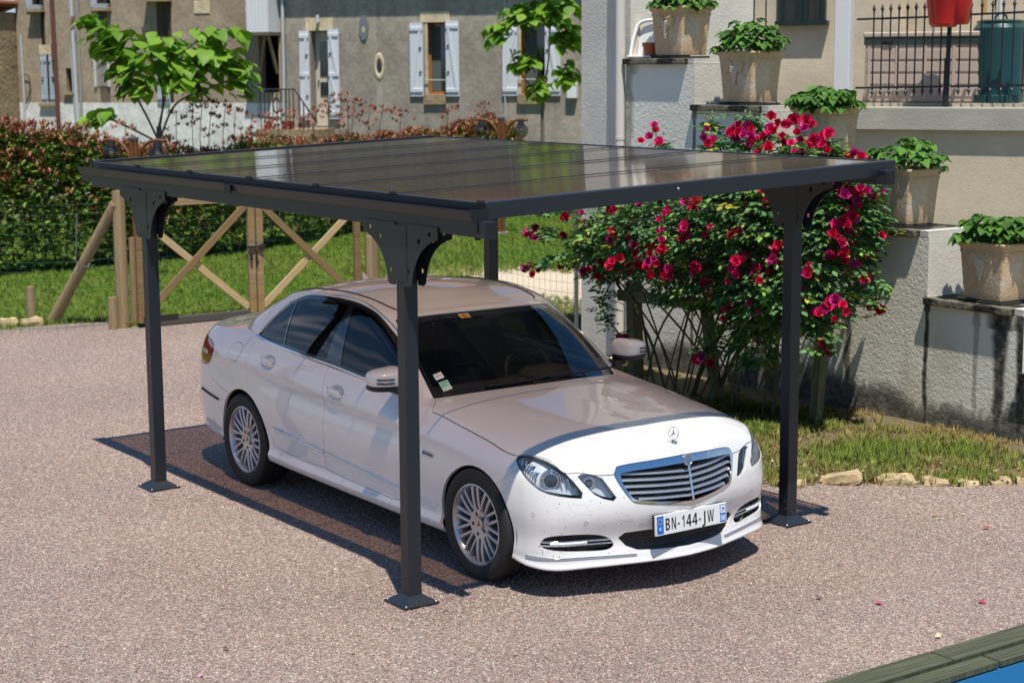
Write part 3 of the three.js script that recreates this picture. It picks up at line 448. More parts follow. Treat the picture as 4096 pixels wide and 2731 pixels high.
    for (const s of [1, -1]) for (let k = 0; k < 5; k++) {
      const pos = [], idx = [], n = 14; let end = 2.4; const yk = (sp) => 0.527 + k * 0.034 + 0.014 * sp / 2.3; while (end > 1 && sdG(aS(end), yk(end)) > -0.02) end -= 0.02;
      for (let i = 0; i <= n; i++) { const sp = lerp(0.06, end, i / n), y = yk(sp), p = fr(sp, y), q = [[-0.014, -0.008], [-0.008, -0.006], [-0.015, 0.004], [-0.05, 0.010], [-0.05, 0.0]]; for (const [dx, dy] of q) pos.push(p[0] + dx, y + dy, s * p[2]); }
      for (let i = 0; i < n; i++) for (let j = 0; j < 5; j++) { const a = i * 5 + j, b = i * 5 + (j + 1) % 5; idx.push(a, b, a + 5, b, b + 5, a + 5); }
      const g = new THREE.BufferGeometry(); g.setAttribute('position', new THREE.Float32BufferAttribute(pos, 3)); g.setIndex(idx); const ng = toCreasedNormals(g, 0.5); part(gr, 'louvre', ng, louvreMat);
    }
    part(gr, 'middle_bar', bar([2.215, 0.69, 0], [2.258, 0.5, 0], 0.014, 0.05, 0.004), chrome);
    const disc = new THREE.CylinderGeometry(0.032, 0.032, 0.012, 32).rotateZ(Math.PI / 2).rotateZ(0.25); part(gr, 'emblem', [disc.translate(2.222, 0.722, 0)], satin);
    const ring = new THREE.TorusGeometry(0.03, 0.003, 8, 36).rotateY(Math.PI / 2).rotateZ(0.25).translate(2.229, 0.723, 0); part(gr, 'emblem_ring', ring, chrome);
  }
  { const bk = (S) => { const Q = offset(S, 0); Q.P = Q.P.map((p) => [p[0] - 0.045, ...p.slice(1)]); return Q; };
    const it = part(car, 'lower_intake', both(bk(piece.intake)), blackPlastic); const g = [];
    const P = CAR.lower.P, fr = (sp, y) => { const i = Math.round(sp / 18 * 270); for (let j = 0; j < 66; j++) { const a = P[j * 271 + i], b = P[(j + 1) * 271 + i]; if (a[1] <= y && b[1] > y) return mix8(a, b, (y - a[1]) / (b[1] - a[1])); } return P[30 * 271 + i]; };
    const pt = (t, y) => { const s = Math.abs(t), p = fr(s, y); return [p[0] - 0.01, y, Math.sign(t) * p[2]]; };
    for (let i = -34; i < 34; i++) for (let r = 0; r < 6; r++) { const y0 = 0.238 + r * 0.0205, t0 = i * 0.066 + (r % 2) * 0.033, lim = (y) => lerp(1.95, 2.3, (y - 0.25) / 0.1); for (const d of [-1, 1]) { const t1 = t0 + d * 0.033; if (Math.abs(t0) < lim(y0) && Math.abs(t1) < lim(y0 + 0.0205)) g.push(rod(pt(t0, y0), pt(t1, y0 + 0.0205), 0.0025, 4)); } }
    part(it, 'mesh', join(g), blackGloss); }
  { // insect specks on the nose
    const r = rng(404), P = CAR.lower.P, g = []; for (let i = 0; i < 260; i++) { const sp = (r() - 0.5) * 9.6, y = 0.24 + 0.5 * r() * r(), k = Math.round(Math.abs(sp) / 18 * 270); let p = null; for (let j = 0; j < 66; j++) { const a = P[j * 271 + k], b = P[(j + 1) * 271 + k]; if (a[1] <= y && b[1] > y) { p = mix8(a, b, (y - a[1]) / (b[1] - a[1])); break; } } if (!p) continue; const s = sp < 0 ? -1 : 1, c = new THREE.CircleGeometry(0.0012 + 0.0022 * r() * r(), 6).scale(1, 1 + r(), 1); c.applyQuaternion(new THREE.Quaternion().setFromUnitVectors(V(0, 0, 1), V(p[3], p[4], s * p[5]).normalize())); g.push(c.translate(p[0] + p[3] * 0.0012, p[1] + p[4] * 0.0012, s * (p[2] + p[5] * 0.0012))); } part(car, 'insect_speck_mass', g, std(lin(0.09, 0.075, 0.06), 0.8)).userData.kind = 'stuff'; }
  // ----- number plate
  { const c = document.createElement('canvas'); c.width = 1040; c.height = 220; const q = c.getContext('2d'); q.fillStyle = '#e4e6e8'; q.fillRect(0, 0, 1040, 220); q.fillStyle = '#1f6fc9'; q.fillRect(10, 8, 98, 204); q.fillRect(945, 8, 86, 204);
    q.fillStyle = '#f0c92f'; for (let i = 0; i < 12; i++) { const a = i / 12 * Math.PI * 2; q.beginPath(); q.arc(58 + 30 * Math.cos(a), 68 + 30 * Math.sin(a), 4.5, 0, 7); q.fill(); }
    q.fillStyle = '#f4f6f8'; q.font = 'bold 62px sans-serif'; q.textAlign = 'center'; q.fillText('F', 60, 182); q.font = 'bold 66px sans-serif'; q.save(); q.translate(988, 190); q.scale(0.92, 1.25); q.fillText('58', 0, 0); q.restore();
    q.fillStyle = '#eef2f6'; q.fillRect(956, 18, 64, 88); q.fillStyle = '#2f62b8'; q.beginPath(); q.moveTo(975, 95); q.lineTo(1005, 32); q.lineTo(1012, 60); q.lineTo(985, 98); q.fill(); q.fillStyle = '#d4455c'; q.fillRect(966, 40, 18, 10); q.fillStyle = '#e0a030'; q.fillRect(966, 52, 14, 8);
    q.fillStyle = '#101012'; q.textAlign = 'left'; let x = 124; const put = (t, w, sc = 1) => { q.save(); q.translate(x, 182); q.scale(sc, 1.3); q.font = 'bold 148px sans-serif'; const mw = q.measureText(t).width; q.scale(w / mw, 1); q.fillText(t, 0, 0); q.restore(); x += w; };
    for (const [t, w, gap] of [['B', 82, 8], ['N', 84, 12], ['-', 34, 30], ['1', 54, 10], ['4', 82, 8], ['4', 82, 16], ['-', 30, 34], ['J', 50, 12], ['W', 102, 0]]) { put(t, w); x += gap; }
    const t = new THREE.CanvasTexture(c); t.colorSpace = THREE.SRGBColorSpace; t.anisotropy = 8;
    const pl = new THREE.Group(); pl.name = 'number_plate'; car.add(pl); pl.position.set(2.257, 0.388, 0); pl.rotation.z = 0.06;
    part(pl, 'plate', new RoundedBoxGeometry(0.012, 0.116, 0.528, 2, 0.004), std(lin(0.72, 0.73, 0.75), 0.4)); const f = new THREE.PlaneGeometry(0.52, 0.11).rotateY(Math.PI / 2).translate(0.0075, 0, 0); part(pl, 'print', f, std(0xffffff, 0.35, { map: t }));
    part(pl, 'holder', [box(0.02, 0.118, 0.53, -0.014, 0.0, 0, 0.004), box(0.05, 0.06, 0.3, -0.04, 0, 0)], blackPlastic);
    for (const [y, z] of [[0.03, 0.235], [-0.03, 0.235], [0.03, -0.235]]) part(pl, 'screw', new THREE.SphereGeometry(0.006, 10, 8).translate(0.007, y, z), std(lin(0.05, 0.2, 0.6), 0.4)); }
  // ----- hood star
  { const st = new THREE.Group(); st.name = 'hood_ornament'; car.add(st); st.position.set(2.108, 0.797, 0); st.rotation.z = 0.10;
    part(st, 'base', new THREE.LatheGeometry([[0, 0.012], [0.01, 0.011], [0.018, 0.004], [0.021, 0], [0.018, -0.01]].map((p) => new THREE.Vector2(...p)), 24), chrome); part(st, 'stem', rod([0, 0.005, 0], [0, 0.022, 0], 0.004, 8), chrome);
    part(st, 'ring', new THREE.TorusGeometry(0.036, 0.0028, 8, 48).rotateY(Math.PI / 2).translate(0, 0.055, 0), chrome);
    for (let k = 0; k < 3; k++) { const g = new THREE.ConeGeometry(0.0075, 0.036, 4).translate(0, 0.018, 0).rotateX(k * Math.PI * 2 / 3).translate(0, 0.055, 0); part(st, 'star_arm', g, chrome); } }
  // ----- wipers, aerial, inside mirror
  for (const [a, b] of [[[0.80, 0.965, 0.38], [0.775, 0.985, -0.28]], [[0.835, 0.958, -0.1], [0.76, 0.99, -0.6]]]) { const pts = []; for (let i = 0; i <= 6; i++) { const t = i / 6, z = lerp(a[2], b[2], t), h = castSheet(U, [lerp(a[0], b[0], t) + 0.3, 1.5, z], [-0.45, -0.89, 0]); const hx = castSheet(U, [2, lerp(0.968, 0.985, t), z], [-1, 0, 0]); pts.push(V((hx ? hx[0] : 0.8) + 0.008, lerp(0.968, 0.985, t) + 0.006, z)); } part(car, 'wiper', [tube(pts, 0.007, 6), rod([0.86, 0.962, a[2] - 0.3 > 0 ? 0.05 : -0.35], pts[3].toArray(), 0.006, 6)], blackPlastic); }
  { const g = new THREE.SphereGeometry(1, 16, 12), a = g.attributes.position; for (let i = 0; i < a.count; i++) { const x = a.getX(i), y = a.getY(i), z = a.getZ(i), h = clamp((0.5 - x) * 0.8); a.setXYZ(i, x * 0.07 - 0.03 * Math.max(0, y), Math.max(0, y) * (0.02 + 0.055 * h * h), z * 0.03 * (1 - 0.6 * Math.max(0, y))); } g.computeVertexNormals(); part(car, 'roof_aerial', g.translate(-1.22, 1.405, 0), paint); }
  // ----- cabin
  const seat = (x, z, w = 0.5) => { const o = new THREE.Group(); o.name = 'seat'; o.position.set(x, 0, z); car.add(o); part(o, 'cushion', box(0.5, 0.16, w, 0, 0.5, 0, 0.05), cabin); part(o, 'backrest', box(0.14, 0.62, w * 0.96, 0, 0.31, 0, 0.05).rotateZ(0.3).translate(-0.25, 0.55, 0), cabin); for (const h of w > 1 ? [-0.42, 0.42] : [0]) { part(o, 'headrest', box(0.1, 0.17, 0.26, -0.47, 1.22, h, 0.04), cabin); for (const t of [-0.06, 0.06]) part(o, 'headrest_rod', rod([-0.45, 1.08, h + t], [-0.46, 1.16, h + t], 0.007), chrome); } };
  seat(-0.1, 0.38); seat(-0.1, -0.38); seat(-1.0, 0, 1.3);
  part(car, 'cabin_floor', box(2.9, 0.03, 1.5, -0.6, 0.32, 0), cabin);
  for (const t of [0.8, -0.8]) part(car, 'door_lining', box(2.1, 0.5, 0.02, -0.55, 0.64, t), cabin);
  part(car, 'parcel_shelf', [box(0.62, 0.03, 1.3, -1.62, 0.98, 0), box(0.03, 0.65, 1.4, -1.36, 0.66, 0)], cabin);
  { const s = new THREE.Shape(); s.moveTo(0.1, 0.4); s.lineTo(0.28, 0.82); s.quadraticCurveTo(0.3, 0.92, 0.42, 0.922); s.lineTo(0.66, 0.9); s.lineTo(0.66, 0.4); const g = new THREE.ExtrudeGeometry(s, { depth: 1.3, bevelEnabled: false }).translate(0, 0, -0.65); const d = part(car, 'dashboard', g, dashMat);
    const hood = new THREE.SphereGeometry(1, 20, 10, 0, Math.PI * 2, 0, Math.PI / 2).scale(0.17, 0.055, 0.22).translate(0.42, 0.925, -0.38); part(d, 'instrument_hood', hood, dashMat); }
  { const w = new THREE.TorusGeometry(0.185, 0.016, 10, 40).rotateY(Math.PI / 2).rotateZ(0.42).translate(0.2, 0.88, -0.38); const sw = part(car, 'steering_wheel', w, std(lin(0.03, 0.025, 0.022), 0.4)); part(sw, 'hub', new THREE.SphereGeometry(0.07, 16, 10).scale(0.5, 1, 1).rotateZ(0.42).translate(0.215, 0.875, -0.38), cabin); part(sw, 'spoke', [rod([0.21, 0.88, -0.56], [0.21, 0.88, -0.2], 0.015)], cabin); }
  { const rv = part(car, 'interior_mirror', box(0.03, 0.07, 0.24, 0.12, 1.25, 0, 0.02), blackPlastic); part(rv, 'stalk', rod([0.13, 1.27, 0], [0.2, 1.34, 0], 0.01), blackPlastic); part(car, 'sensor_pod', box(0.09, 0.03, 0.14, 0.25, 1.305, -0.02, 0.01), blackPlastic); }
  // ----- wheels
  const tyreP = []; const prof = [[0.225, 0.095], [0.232, 0.102], [0.25, 0.112], [0.28, 0.118], [0.305, 0.114], [0.319, 0.104], [0.3235, 0.09]]; for (const [r, w] of prof) tyreP.push(new THREE.Vector2(r, w)); for (const w of [0.062, 0.058, 0.05, 0.046, 0.014, 0.01, -0.01, -0.014, -0.046, -0.05, -0.058, -0.062]) { const groove = [0.058, 0.05, 0.01, -0.01, -0.05, -0.058].some((g) => Math.abs(g - w) < 1e-4); tyreP.push(new THREE.Vector2(groove ? 0.318 : 0.326, w)); } for (const [r, w] of prof.slice().reverse()) tyreP.push(new THREE.Vector2(r, -w));
  const tyreG = toCreasedNormals(new THREE.LatheGeometry(tyreP, 72).rotateX(Math.PI / 2), 0.6), rimG = toCreasedNormals(new THREE.LatheGeometry([[0.232, 0.098], [0.236, 0.106], [0.228, 0.108], [0.222, 0.1], [0.215, 0.085], [0.205, 0.06], [0.2, -0.02], [0.205, -0.09], [0.232, -0.1]].map((p) => new THREE.Vector2(...p)), 72).rotateX(Math.PI / 2), 0.7);
  const spokeG = (() => { const s = [], n = 6; const pos = [], idx = []; for (let i = 0; i <= n; i++) { const t = i / n, r = lerp(0.055, 0.219, t), w = lerp(0.0085, 0.0105, t), z = lerp(0.078, 0.094, Math.sin(t * Math.PI * 0.5)) + 0.004 * Math.sin(t * Math.PI); for (const [x, dz] of [[-w, -0.028], [-w, -0.005], [-w * 0.55, 0], [w * 0.55, 0], [w, -0.005], [w, -0.028]]) pos.push(x, r, z + dz); } for (let i = 0; i < n; i++) for (let j = 0; j < 5; j++) { const a = i * 6 + j; idx.push(a, a + 1, a + 6, a + 1, a + 7, a + 6); } const g = new THREE.BufferGeometry(); g.setAttribute('position', new THREE.Float32BufferAttribute(pos, 3)); g.setIndex(idx); return toCreasedNormals(g, 0.6); })();
  const rimMat = phys(lin(0.5, 0.5, 0.52), 0.3, { metalness: 0.65, clearcoat: 0.6, clearcoatRoughness: 0.08 }), hubG = toCreasedNormals(new THREE.LatheGeometry([[0, 0.072], [0.036, 0.074], [0.05, 0.08], [0.085, 0.082], [0.092, 0.07], [0.092, 0.03]].map((p) => new THREE.Vector2(...p)), 48).rotateX(Math.PI / 2), 0.5), discMat = std(lin(0.25, 0.25, 0.26), 0.4, { metalness: 0.9 });
  const holeG = new THREE.CircleGeometry(0.011, 16), capG = new THREE.CylinderGeometry(0.034, 0.036, 0.006, 32).rotateX(Math.PI / 2), discG = new THREE.CylinderGeometry(0.15, 0.15, 0.022, 40).rotateX(Math.PI / 2), calG = box(0.09, 0.2, 0.07, 0.13, 0.02, 0, 0.02);
  for (const [x, s, turn] of [[1.437, 1, 0.12], [-1.437, 1, 0.3], [1.437, -1, 0.7], [-1.437, -1, 0]]) {
    const w = new THREE.Group(); w.name = 'wheel'; car.add(w); w.position.set(x, 0.324, s * 0.80); if (s < 0) w.rotation.y = Math.PI; const R = (g) => place(g, new THREE.Matrix4().makeRotationZ(turn));
    part(w, 'tyre', tyreG, darkRubber); part(w, 'rim', rimG, rimMat); part(w, 'hub', hubG, rimMat); part(w, 'brake_disc', discG.clone().translate(0, 0, 0.0), discMat); part(w, 'brake_caliper', calG, blackPlastic);
    part(w, 'hub_cap', capG.clone().translate(0, 0, 0.079), satin); part(w, 'rim_back', new THREE.CircleGeometry(0.205, 40).translate(0, 0, -0.06), blackPlastic);
    for (let k = 0; k < 3; k++) part(w, 'cap_star_arm', new THREE.ConeGeometry(0.006, 0.026, 4).scale(1, 1, 0.3).translate(0, 0.013, 0).rotateZ(k * 2.0944 + turn).translate(0, 0, 0.083), blackPlastic);
    for (let k = 0; k < 10; k++) for (const d of [-1, 1]) part(w, 'spoke', place(spokeG, new THREE.Matrix4().makeRotationZ(k * Math.PI / 5 + turn).multiply(new THREE.Matrix4().makeTranslation(d * 0.0185, 0, 0)).multiply(new THREE.Matrix4().makeRotationZ(d * -0.035))), rimMat);
    for (let k = 0; k < 5; k++) part(w, 'bolt_hole', holeG.clone().translate(0, 0.06, 0.0825).rotateZ(k * Math.PI * 0.4 + turn + 0.31), blackPlastic);
  }
})();
// ---------------------------------------------------------------- ground
function gravelTex(n, cells, seed) {
  const col = new Float32Array(n * n * 3), hgt = new Float32Array(n * n), pal = [[0.65, 0.56, 0.51], [0.60, 0.51, 0.465], [0.69, 0.61, 0.56], [0.53, 0.45, 0.41], [0.62, 0.52, 0.465], [0.54, 0.50, 0.475], [0.74, 0.67, 0.62], [0.57, 0.475, 0.42], [0.42, 0.37, 0.345]];
  for (let j = 0; j < n; j++) for (let i = 0; i < n; i++) {
    const x = i / n * cells, y = j / n * cells, xi = Math.floor(x), yi = Math.floor(y); let d1 = 9, d2 = 9, id = 0;
    for (let b = -1; b <= 1; b++) for (let a = -1; a <= 1; a++) { const cx = ((xi + a) % cells + cells) % cells, cy = ((yi + b) % cells + cells) % cells, px = xi + a + hash2(cx, cy, seed), py = yi + b + hash2(cx, cy, seed + 1), sc = 0.75 + 0.6 * hash2(cx, cy, seed + 4), d = Math.hypot(px - x, (py - y)) * sc; if (d < d1) { d2 = d1; d1 = d; id = cx * 7919 + cy; } else if (d < d2) d2 = d; }
    const h = hash2(id, 3, seed + 2), c = pal[Math.floor(h * 8.6)], v = 0.88 + 0.26 * hash2(id, 5, seed + 3), k = (j * n + i), gapTone = d2 - d1 < 0.08 ? 0.55 : 1, g = 0.94 + 0.12 * hash2(i, j, 77);  // colour is darker in the gaps between stones
    col[k * 3] = c[0] * v * gapTone * g; col[k * 3 + 1] = c[1] * v * gapTone * g; col[k * 3 + 2] = c[2] * v * gapTone * g; hgt[k] = clamp(0.25 + 0.6 * Math.min(1, (d2 - d1) * 2.4) * (0.6 + 0.4 * hash2(id, 9, seed)));
  }
  return [col, hgt];
}
const gravelMat = (() => { const n = 1024, [c, h] = gravelTex(n, 190, 5); const map = tex(n, n, (i, j) => { const k = (j * n + i) * 3; return [c[k], c[k + 1], c[k + 2]]; }, { repeat: [0.5, 0.5] }), bump = tex(n, n, (i, j) => h[j * n + i], { color: false, repeat: [0.5, 0.5] }); return std(0xffffff, 0.95, { map, bumpMap: bump, bumpScale: 0.007, vertexColors: true }); })();
function sheet(x0, x1, z0, z1, nx, nz, y, colorFn) {
  const g = new THREE.PlaneGeometry(x1 - x0, z1 - z0, nx, nz).rotateX(-Math.PI / 2).translate((x0 + x1) / 2, 0, (z0 + z1) / 2), p = g.attributes.position, uv = g.attributes.uv, c = new Float32Array(p.count * 3);
  for (let i = 0; i < p.count; i++) { const x = p.getX(i), z = p.getZ(i); p.setY(i, typeof y === 'function' ? y(x, z) : y); uv.setXY(i, x, z); const k = colorFn ? colorFn(x, z) : [1, 1, 1]; c.set(k, i * 3); }
  g.setAttribute('color', new THREE.BufferAttribute(c, 3)); g.computeVertexNormals(); return g;
}
structure('gravel_yard', sheet(-9.7, 3.92, -4.6, 12, 90, 110, (x, z) => 0.006 * (fbm(x * 1.3, z * 1.3, 3, 0, 0, 4) - 0.5), (x, z) => { const a = 0.85 + 0.3 * fbm(x * 0.8 + 5, z * 0.8 + 9, 4, 0, 0, 21), w = fbm(x * 2.2, z * 2.2, 3, 0, 0, 25) - 0.5; return [a * (1 + 0.05 * w), a, a * (1 - 0.06 * w)]; }), gravelMat, 'pinkish crushed gravel covering the yard');
const earthMat = std(lin(0.17, 0.135, 0.09), 0.95);
structure('terrain', [[-240, 3.93, -200, 200], [7.4, 160, -200, 200], [3.93, 7.4, -200, -3], [3.93, 7.4, 3, 200]].map(([a, b, c, d]) => new THREE.PlaneGeometry(b - a, d - c).rotateX(-Math.PI / 2).translate((a + b) / 2, -0.03, (c + d) / 2)), std(lin(0.13, 0.13, 0.06), 0.95), 'grassy land around the yard');
// loose stones on the gravel
function scatter(name, geo, mat, n, fn, kind, label, category) {
  const m = new THREE.InstancedMesh(geo, mat, n), q = new THREE.Matrix4(); m.name = numbered(name); m.castShadow = m.receiveShadow = true; let k = 0; const c = new THREE.Color();
  for (let i = 0; i < n; i++) { const r = fn(i); if (!r) continue; m.setMatrixAt(k, r[0]); m.setColorAt(k, c.setRGB(...r[1])); k++; }
  m.count = k; m.userData.kind = kind; if (label) m.userData.label = label; if (category) m.userData.category = category; return m;
}
{ const r = rng(11), g = new THREE.IcosahedronGeometry(0.5, 0), p = g.attributes.position; for (let i = 0; i < p.count; i++) { const x = p.getX(i), y = p.getY(i), z = p.getZ(i), s = 0.8 + 0.4 * hash2(Math.round(x * 50), Math.round(y * 50 + z * 90), 2); p.setXYZ(i, x * s * 1.2, y * s * 0.75, z * s); } g.computeVertexNormals();
  const pal = [[0.38, 0.285, 0.24], [0.32, 0.24, 0.205], [0.42, 0.335, 0.29], [0.24, 0.18, 0.155], [0.23, 0.205, 0.185], [0.47, 0.41, 0.365], [0.35, 0.25, 0.205]];
  const e = new THREE.Euler(), qn = new THREE.Quaternion();
  scene.add(scatter('loose_gravel', g, std(0xffffff, 0.92), 150000, () => {
    const x = lerp(-3.5, 3.8, Math.sqrt(r())), z = lerp(-2.2, 4.6, r()); const s = 0.005 + 0.008 * r() * r(), big = r() < 0.002 ? 1.7 : 1; e.set(r() * 6, r() * 6, r() * 6); qn.setFromEuler(e);
    const c = r() < 0.006 ? [0.66, 0.63, 0.58] : pal[Math.floor(r() * pal.length)], v = 0.8 + 0.4 * r(); return [new THREE.Matrix4().compose(V(x, 0.001, z), qn, V(s * big, s * big, s * big)), c.map((t) => t * v)];
  }, 'stuff', 'loose crushed pink gravel grains on the yard', 'gravel')); }
// grass
function tuftGeo(seed, n = 7, h = 1, spread = 0.5) {
  const r = rng(seed), pos = [], nor = [], idx = [];
  for (let b = 0; b < n; b++) { const a = r() * 6.283, l = h * (0.55 + 0.6 * r()), lean = 0.25 + 0.7 * r(), w = 0.045 * h, x0 = (r() - 0.5) * spread, z0 = (r() - 0.5) * spread, ca = Math.cos(a), sa = Math.sin(a), k = pos.length / 3;
    for (const [t, ww] of [[0, 1], [0.5, 0.8], [1, 0]]) { const d = lean * l * t * t * 0.8, y = l * t * (1 - 0.25 * lean * t); for (const s of ww ? [-1, 1] : [0]) { pos.push(x0 + ca * d - sa * s * w * ww, y, z0 + sa * d + ca * s * w * ww); nor.push(ca * 0.3, 0.9, sa * 0.3); } }
    idx.push(k, k + 1, k + 2, k + 1, k + 3, k + 2, k + 2, k + 3, k + 4); }
  const g = new THREE.BufferGeometry(); g.setAttribute('position', new THREE.Float32BufferAttribute(pos, 3)); g.setAttribute('normal', new THREE.Float32BufferAttribute(nor, 3)); g.setIndex(idx); return g;
}
const grassMat = phys(0xffffff, 0.8, { transmission: 0.25, thickness: 0, specularIntensity: 0.12 });
const lawnEdge = (z) => -9.72 - 0.35 * sstep(-1.2, 2, z) + 0.06 * Math.sin(z * 3);
const sandy = (x, z) => { const t = (x + 8.9) / 2.6, u = (z + 7.7) / 2.1; return clamp(1.25 - Math.hypot(t, u)) * (0.5 + fbm(x * 1.4, z * 1.4, 3, 0, 0, 31)) + 0.55 * clamp(fbm(x * 0.9 + 3, z * 0.9, 3, 0, 0, 33) - 0.56) * sstep(-17, -11, x); };
structure('lawn', sheet(-40, -8.9, -34, 14, 60, 90, (x, z) => -0.002, (x, z) => { const s = clamp(sandy(x, z) * 1.6); return [lerp(0.13, 0.56, s), lerp(0.16, 0.46, s), lerp(0.045, 0.33, s)]; }), std(0xffffff, 0.95, { vertexColors: true }), 'mown green lawn behind the fence');
structure('sandy_bank', sheet(-8.9, -4.4, -14, -4.62, 30, 50, (x, z) => -0.002, (x, z) => { const s = clamp(0.2 + sandy(x, z) + fbm(x, z, 3, 0, 0, 30) * 0.5); return [lerp(0.15, 0.52, s), lerp(0.17, 0.43, s), lerp(0.05, 0.31, s)]; }), std(0xffffff, 0.95, { vertexColors: true }), 'worn sandy ground beside the house');
{ const g = tuftGeo(3, 8, 1, 0.9), r = rng(21), e = new THREE.Euler(), q = new THREE.Quaternion();
  scene.add(scatter('lawn_grass', g, grassMat, 150000, () => {
    const x = -8.95 - 13.5 * Math.pow(r(), 1.15), z = lerp(-15.5, 3.2, r()); if (x > -9.0 && z > -4.4) return null; if (z > -1.45 && x > lawnEdge(z) + (r() - 0.5) * 0.2) return null; if (x > -8.92) return null;
    const s0 = sandy(x, z); if (r() < s0 * 1.5) return null; const dry = clamp(fbm(x * 0.7, z * 0.7, 3, 0, 0, 35) - 0.35 + s0 * 1.2 + (x > -10.4 ? 0.25 : 0)), m = r(), s = 0.05 + 0.035 * r() + (r() < 0.05 ? 0.03 : 0);
    e.set((r() - 0.5) * 0.5, r() * 6.28, (r() - 0.5) * 0.5); q.setFromEuler(e); const v = 0.7 + 0.6 * r(); return [new THREE.Matrix4().compose(V(x, 0, z), q, V(s, s, s)), [lerp(0.13, 0.31, dry * m) * v, lerp(0.235, 0.27, dry * m) * v, lerp(0.018, 0.06, dry * m) * v]];
  }, 'stuff', 'short green lawn grass behind the wooden gate', 'grass'));
  scene.add(scatter('bank_grass', g, grassMat, 30000, () => {
    const x = lerp(-8.9, -4.7, r()), z = lerp(-13, -4.7, r()), s0 = sandy(x, z) + 0.15; if (r() < s0 * 1.2) return null; const m = r(), s = 0.045 + 0.04 * r(); e.set((r() - 0.5) * 0.5, r() * 6.28, (r() - 0.5) * 0.5); q.setFromEuler(e); const v = 0.7 + 0.6 * r();
    return [new THREE.Matrix4().compose(V(x, 0, z), q, V(s, s, s)), [lerp(0.11, 0.25, m) * v, lerp(0.2, 0.23, m) * v, lerp(0.03, 0.06, m) * v]];
  }, 'stuff', 'patchy grass on the sandy ground beyond the wire fence', 'grass')); }
// verge under the roses
const vergeZ = (x) => pchip([-5, -0.2, 0.6, 0.95, 1.02, 1.3, 1.55, 1.85, 2.7], [-2.0, -2.0, -2.0, -2.1, -2.44, -2.72, -3.02, -3.5, -4.5])(x);
structure('verge_soil', sheet(-4.7, 2.8, -4.6, -1.85, 100, 60, (x, z) => { const d = vergeZ(x) - z; return lerp(-0.02, 0.008 + 0.02 * fbm(x * 5, z * 5, 2), sstep(-0.06, 0.05, d)); }, (x, z) => { const a = fbm(x * 3, z * 3, 3, 0, 0, 41), k = sstep(-3.9, -4.3, z); return [lerp(0.11, 0.18, a), lerp(0.09, 0.135, a), lerp(0.045, 0.075, a)]; }), std(0xffffff, 0.95, { vertexColors: true }), 'dry soil of the planted strip along the wall');
{ const g = tuftGeo(8, 8, 1, 0.8), r = rng(31), e = new THREE.Euler(), q = new THREE.Quaternion();
  scene.add(scatter('verge_grass', g, grassMat, 30000, () => {
    const x = lerp(-4.2, 2.75, r()), z = lerp(-4.44, -1.9, r()), d = vergeZ(x) - z; if (d < -0.04 * r()) return null; const den = fbm(x * 1.6, z * 1.6, 3, 0, 0, 43), wall = sstep(-4.0, -4.4, z), under = sstep(-0.9, -1.4, x) * 0.3; if (r() < 0.2 + wall * 0.3 + clamp(0.52 - den) * 2.4 + under) return null;
    const dry = clamp(0.12 + wall + clamp(0.62 - den) * 1.6 + 0.4 * sstep(0.25, 0, d)), s = 0.034 + 0.052 * r() * (1 - 0.3 * wall) * (0.5 + den); e.set((r() - 0.5) * 0.7, r() * 6.28, (r() - 0.5) * 0.7); q.setFromEuler(e); const v = 0.65 + 0.7 * r(), m = clamp(dry * (0.4 + r()));
    return [new THREE.Matrix4().compose(V(x, 0.012, z), q, V(s, s, s)), [lerp(0.145, 0.36, m) * v, lerp(0.225, 0.26, m) * v, lerp(0.025, 0.10, m) * v]];
  }, 'stuff', 'tufts of green and straw-coloured grass below the stepped wall', 'grass')); }
// edging stones
const stoneTex = { map: tex(256, 256, (i, j) => { const a = fbm(i / 256 * 6, j / 256 * 6, 4, 6, 6, 201), b = clamp((fbm(i / 256 * 3, j / 256 * 3, 3, 3, 3, 203) - 0.45) * 5); return [lerp(0.86, 0.72, b) * (0.8 + 0.35 * a), lerp(0.78, 0.65, b) * (0.8 + 0.35 * a), lerp(0.62, 0.52, b) * (0.8 + 0.35 * a)]; }, { repeat: [3, 3] }), bump: tex(256, 256, (i, j) => fbm(i / 256 * 14, j / 256 * 14, 4, 14, 14, 205), { color: false, repeat: [3, 3] }) };
function rock(seed, w, h, d) { const g = mergeVertices(new THREE.BoxGeometry(w, h, d, 5, 3, 4).deleteAttribute('uv').deleteAttribute('normal')), p = g.attributes.position; for (let i = 0; i < p.count; i++) { const x = p.getX(i) / w, y = p.getY(i) / h, z = p.getZ(i) / d, k = 1 - 0.14 * (Math.pow(2 * x, 4) * Math.pow(2 * z, 2) + Math.pow(2 * y, 4) * 0.7), n = 0.8 + 0.4 * fbm(x * 3 + seed, y * 3 + z * 3 + seed * 2, 3, 0, 0, seed); p.setXYZ(i, x * w * k * n, y * h * n * (0.8 + 0.5 * fbm(x * 4 + seed * 3, z * 4, 2)), z * d * k * n); } const q = toCreasedNormals(g, 0.6); metricUV(q); return q; }
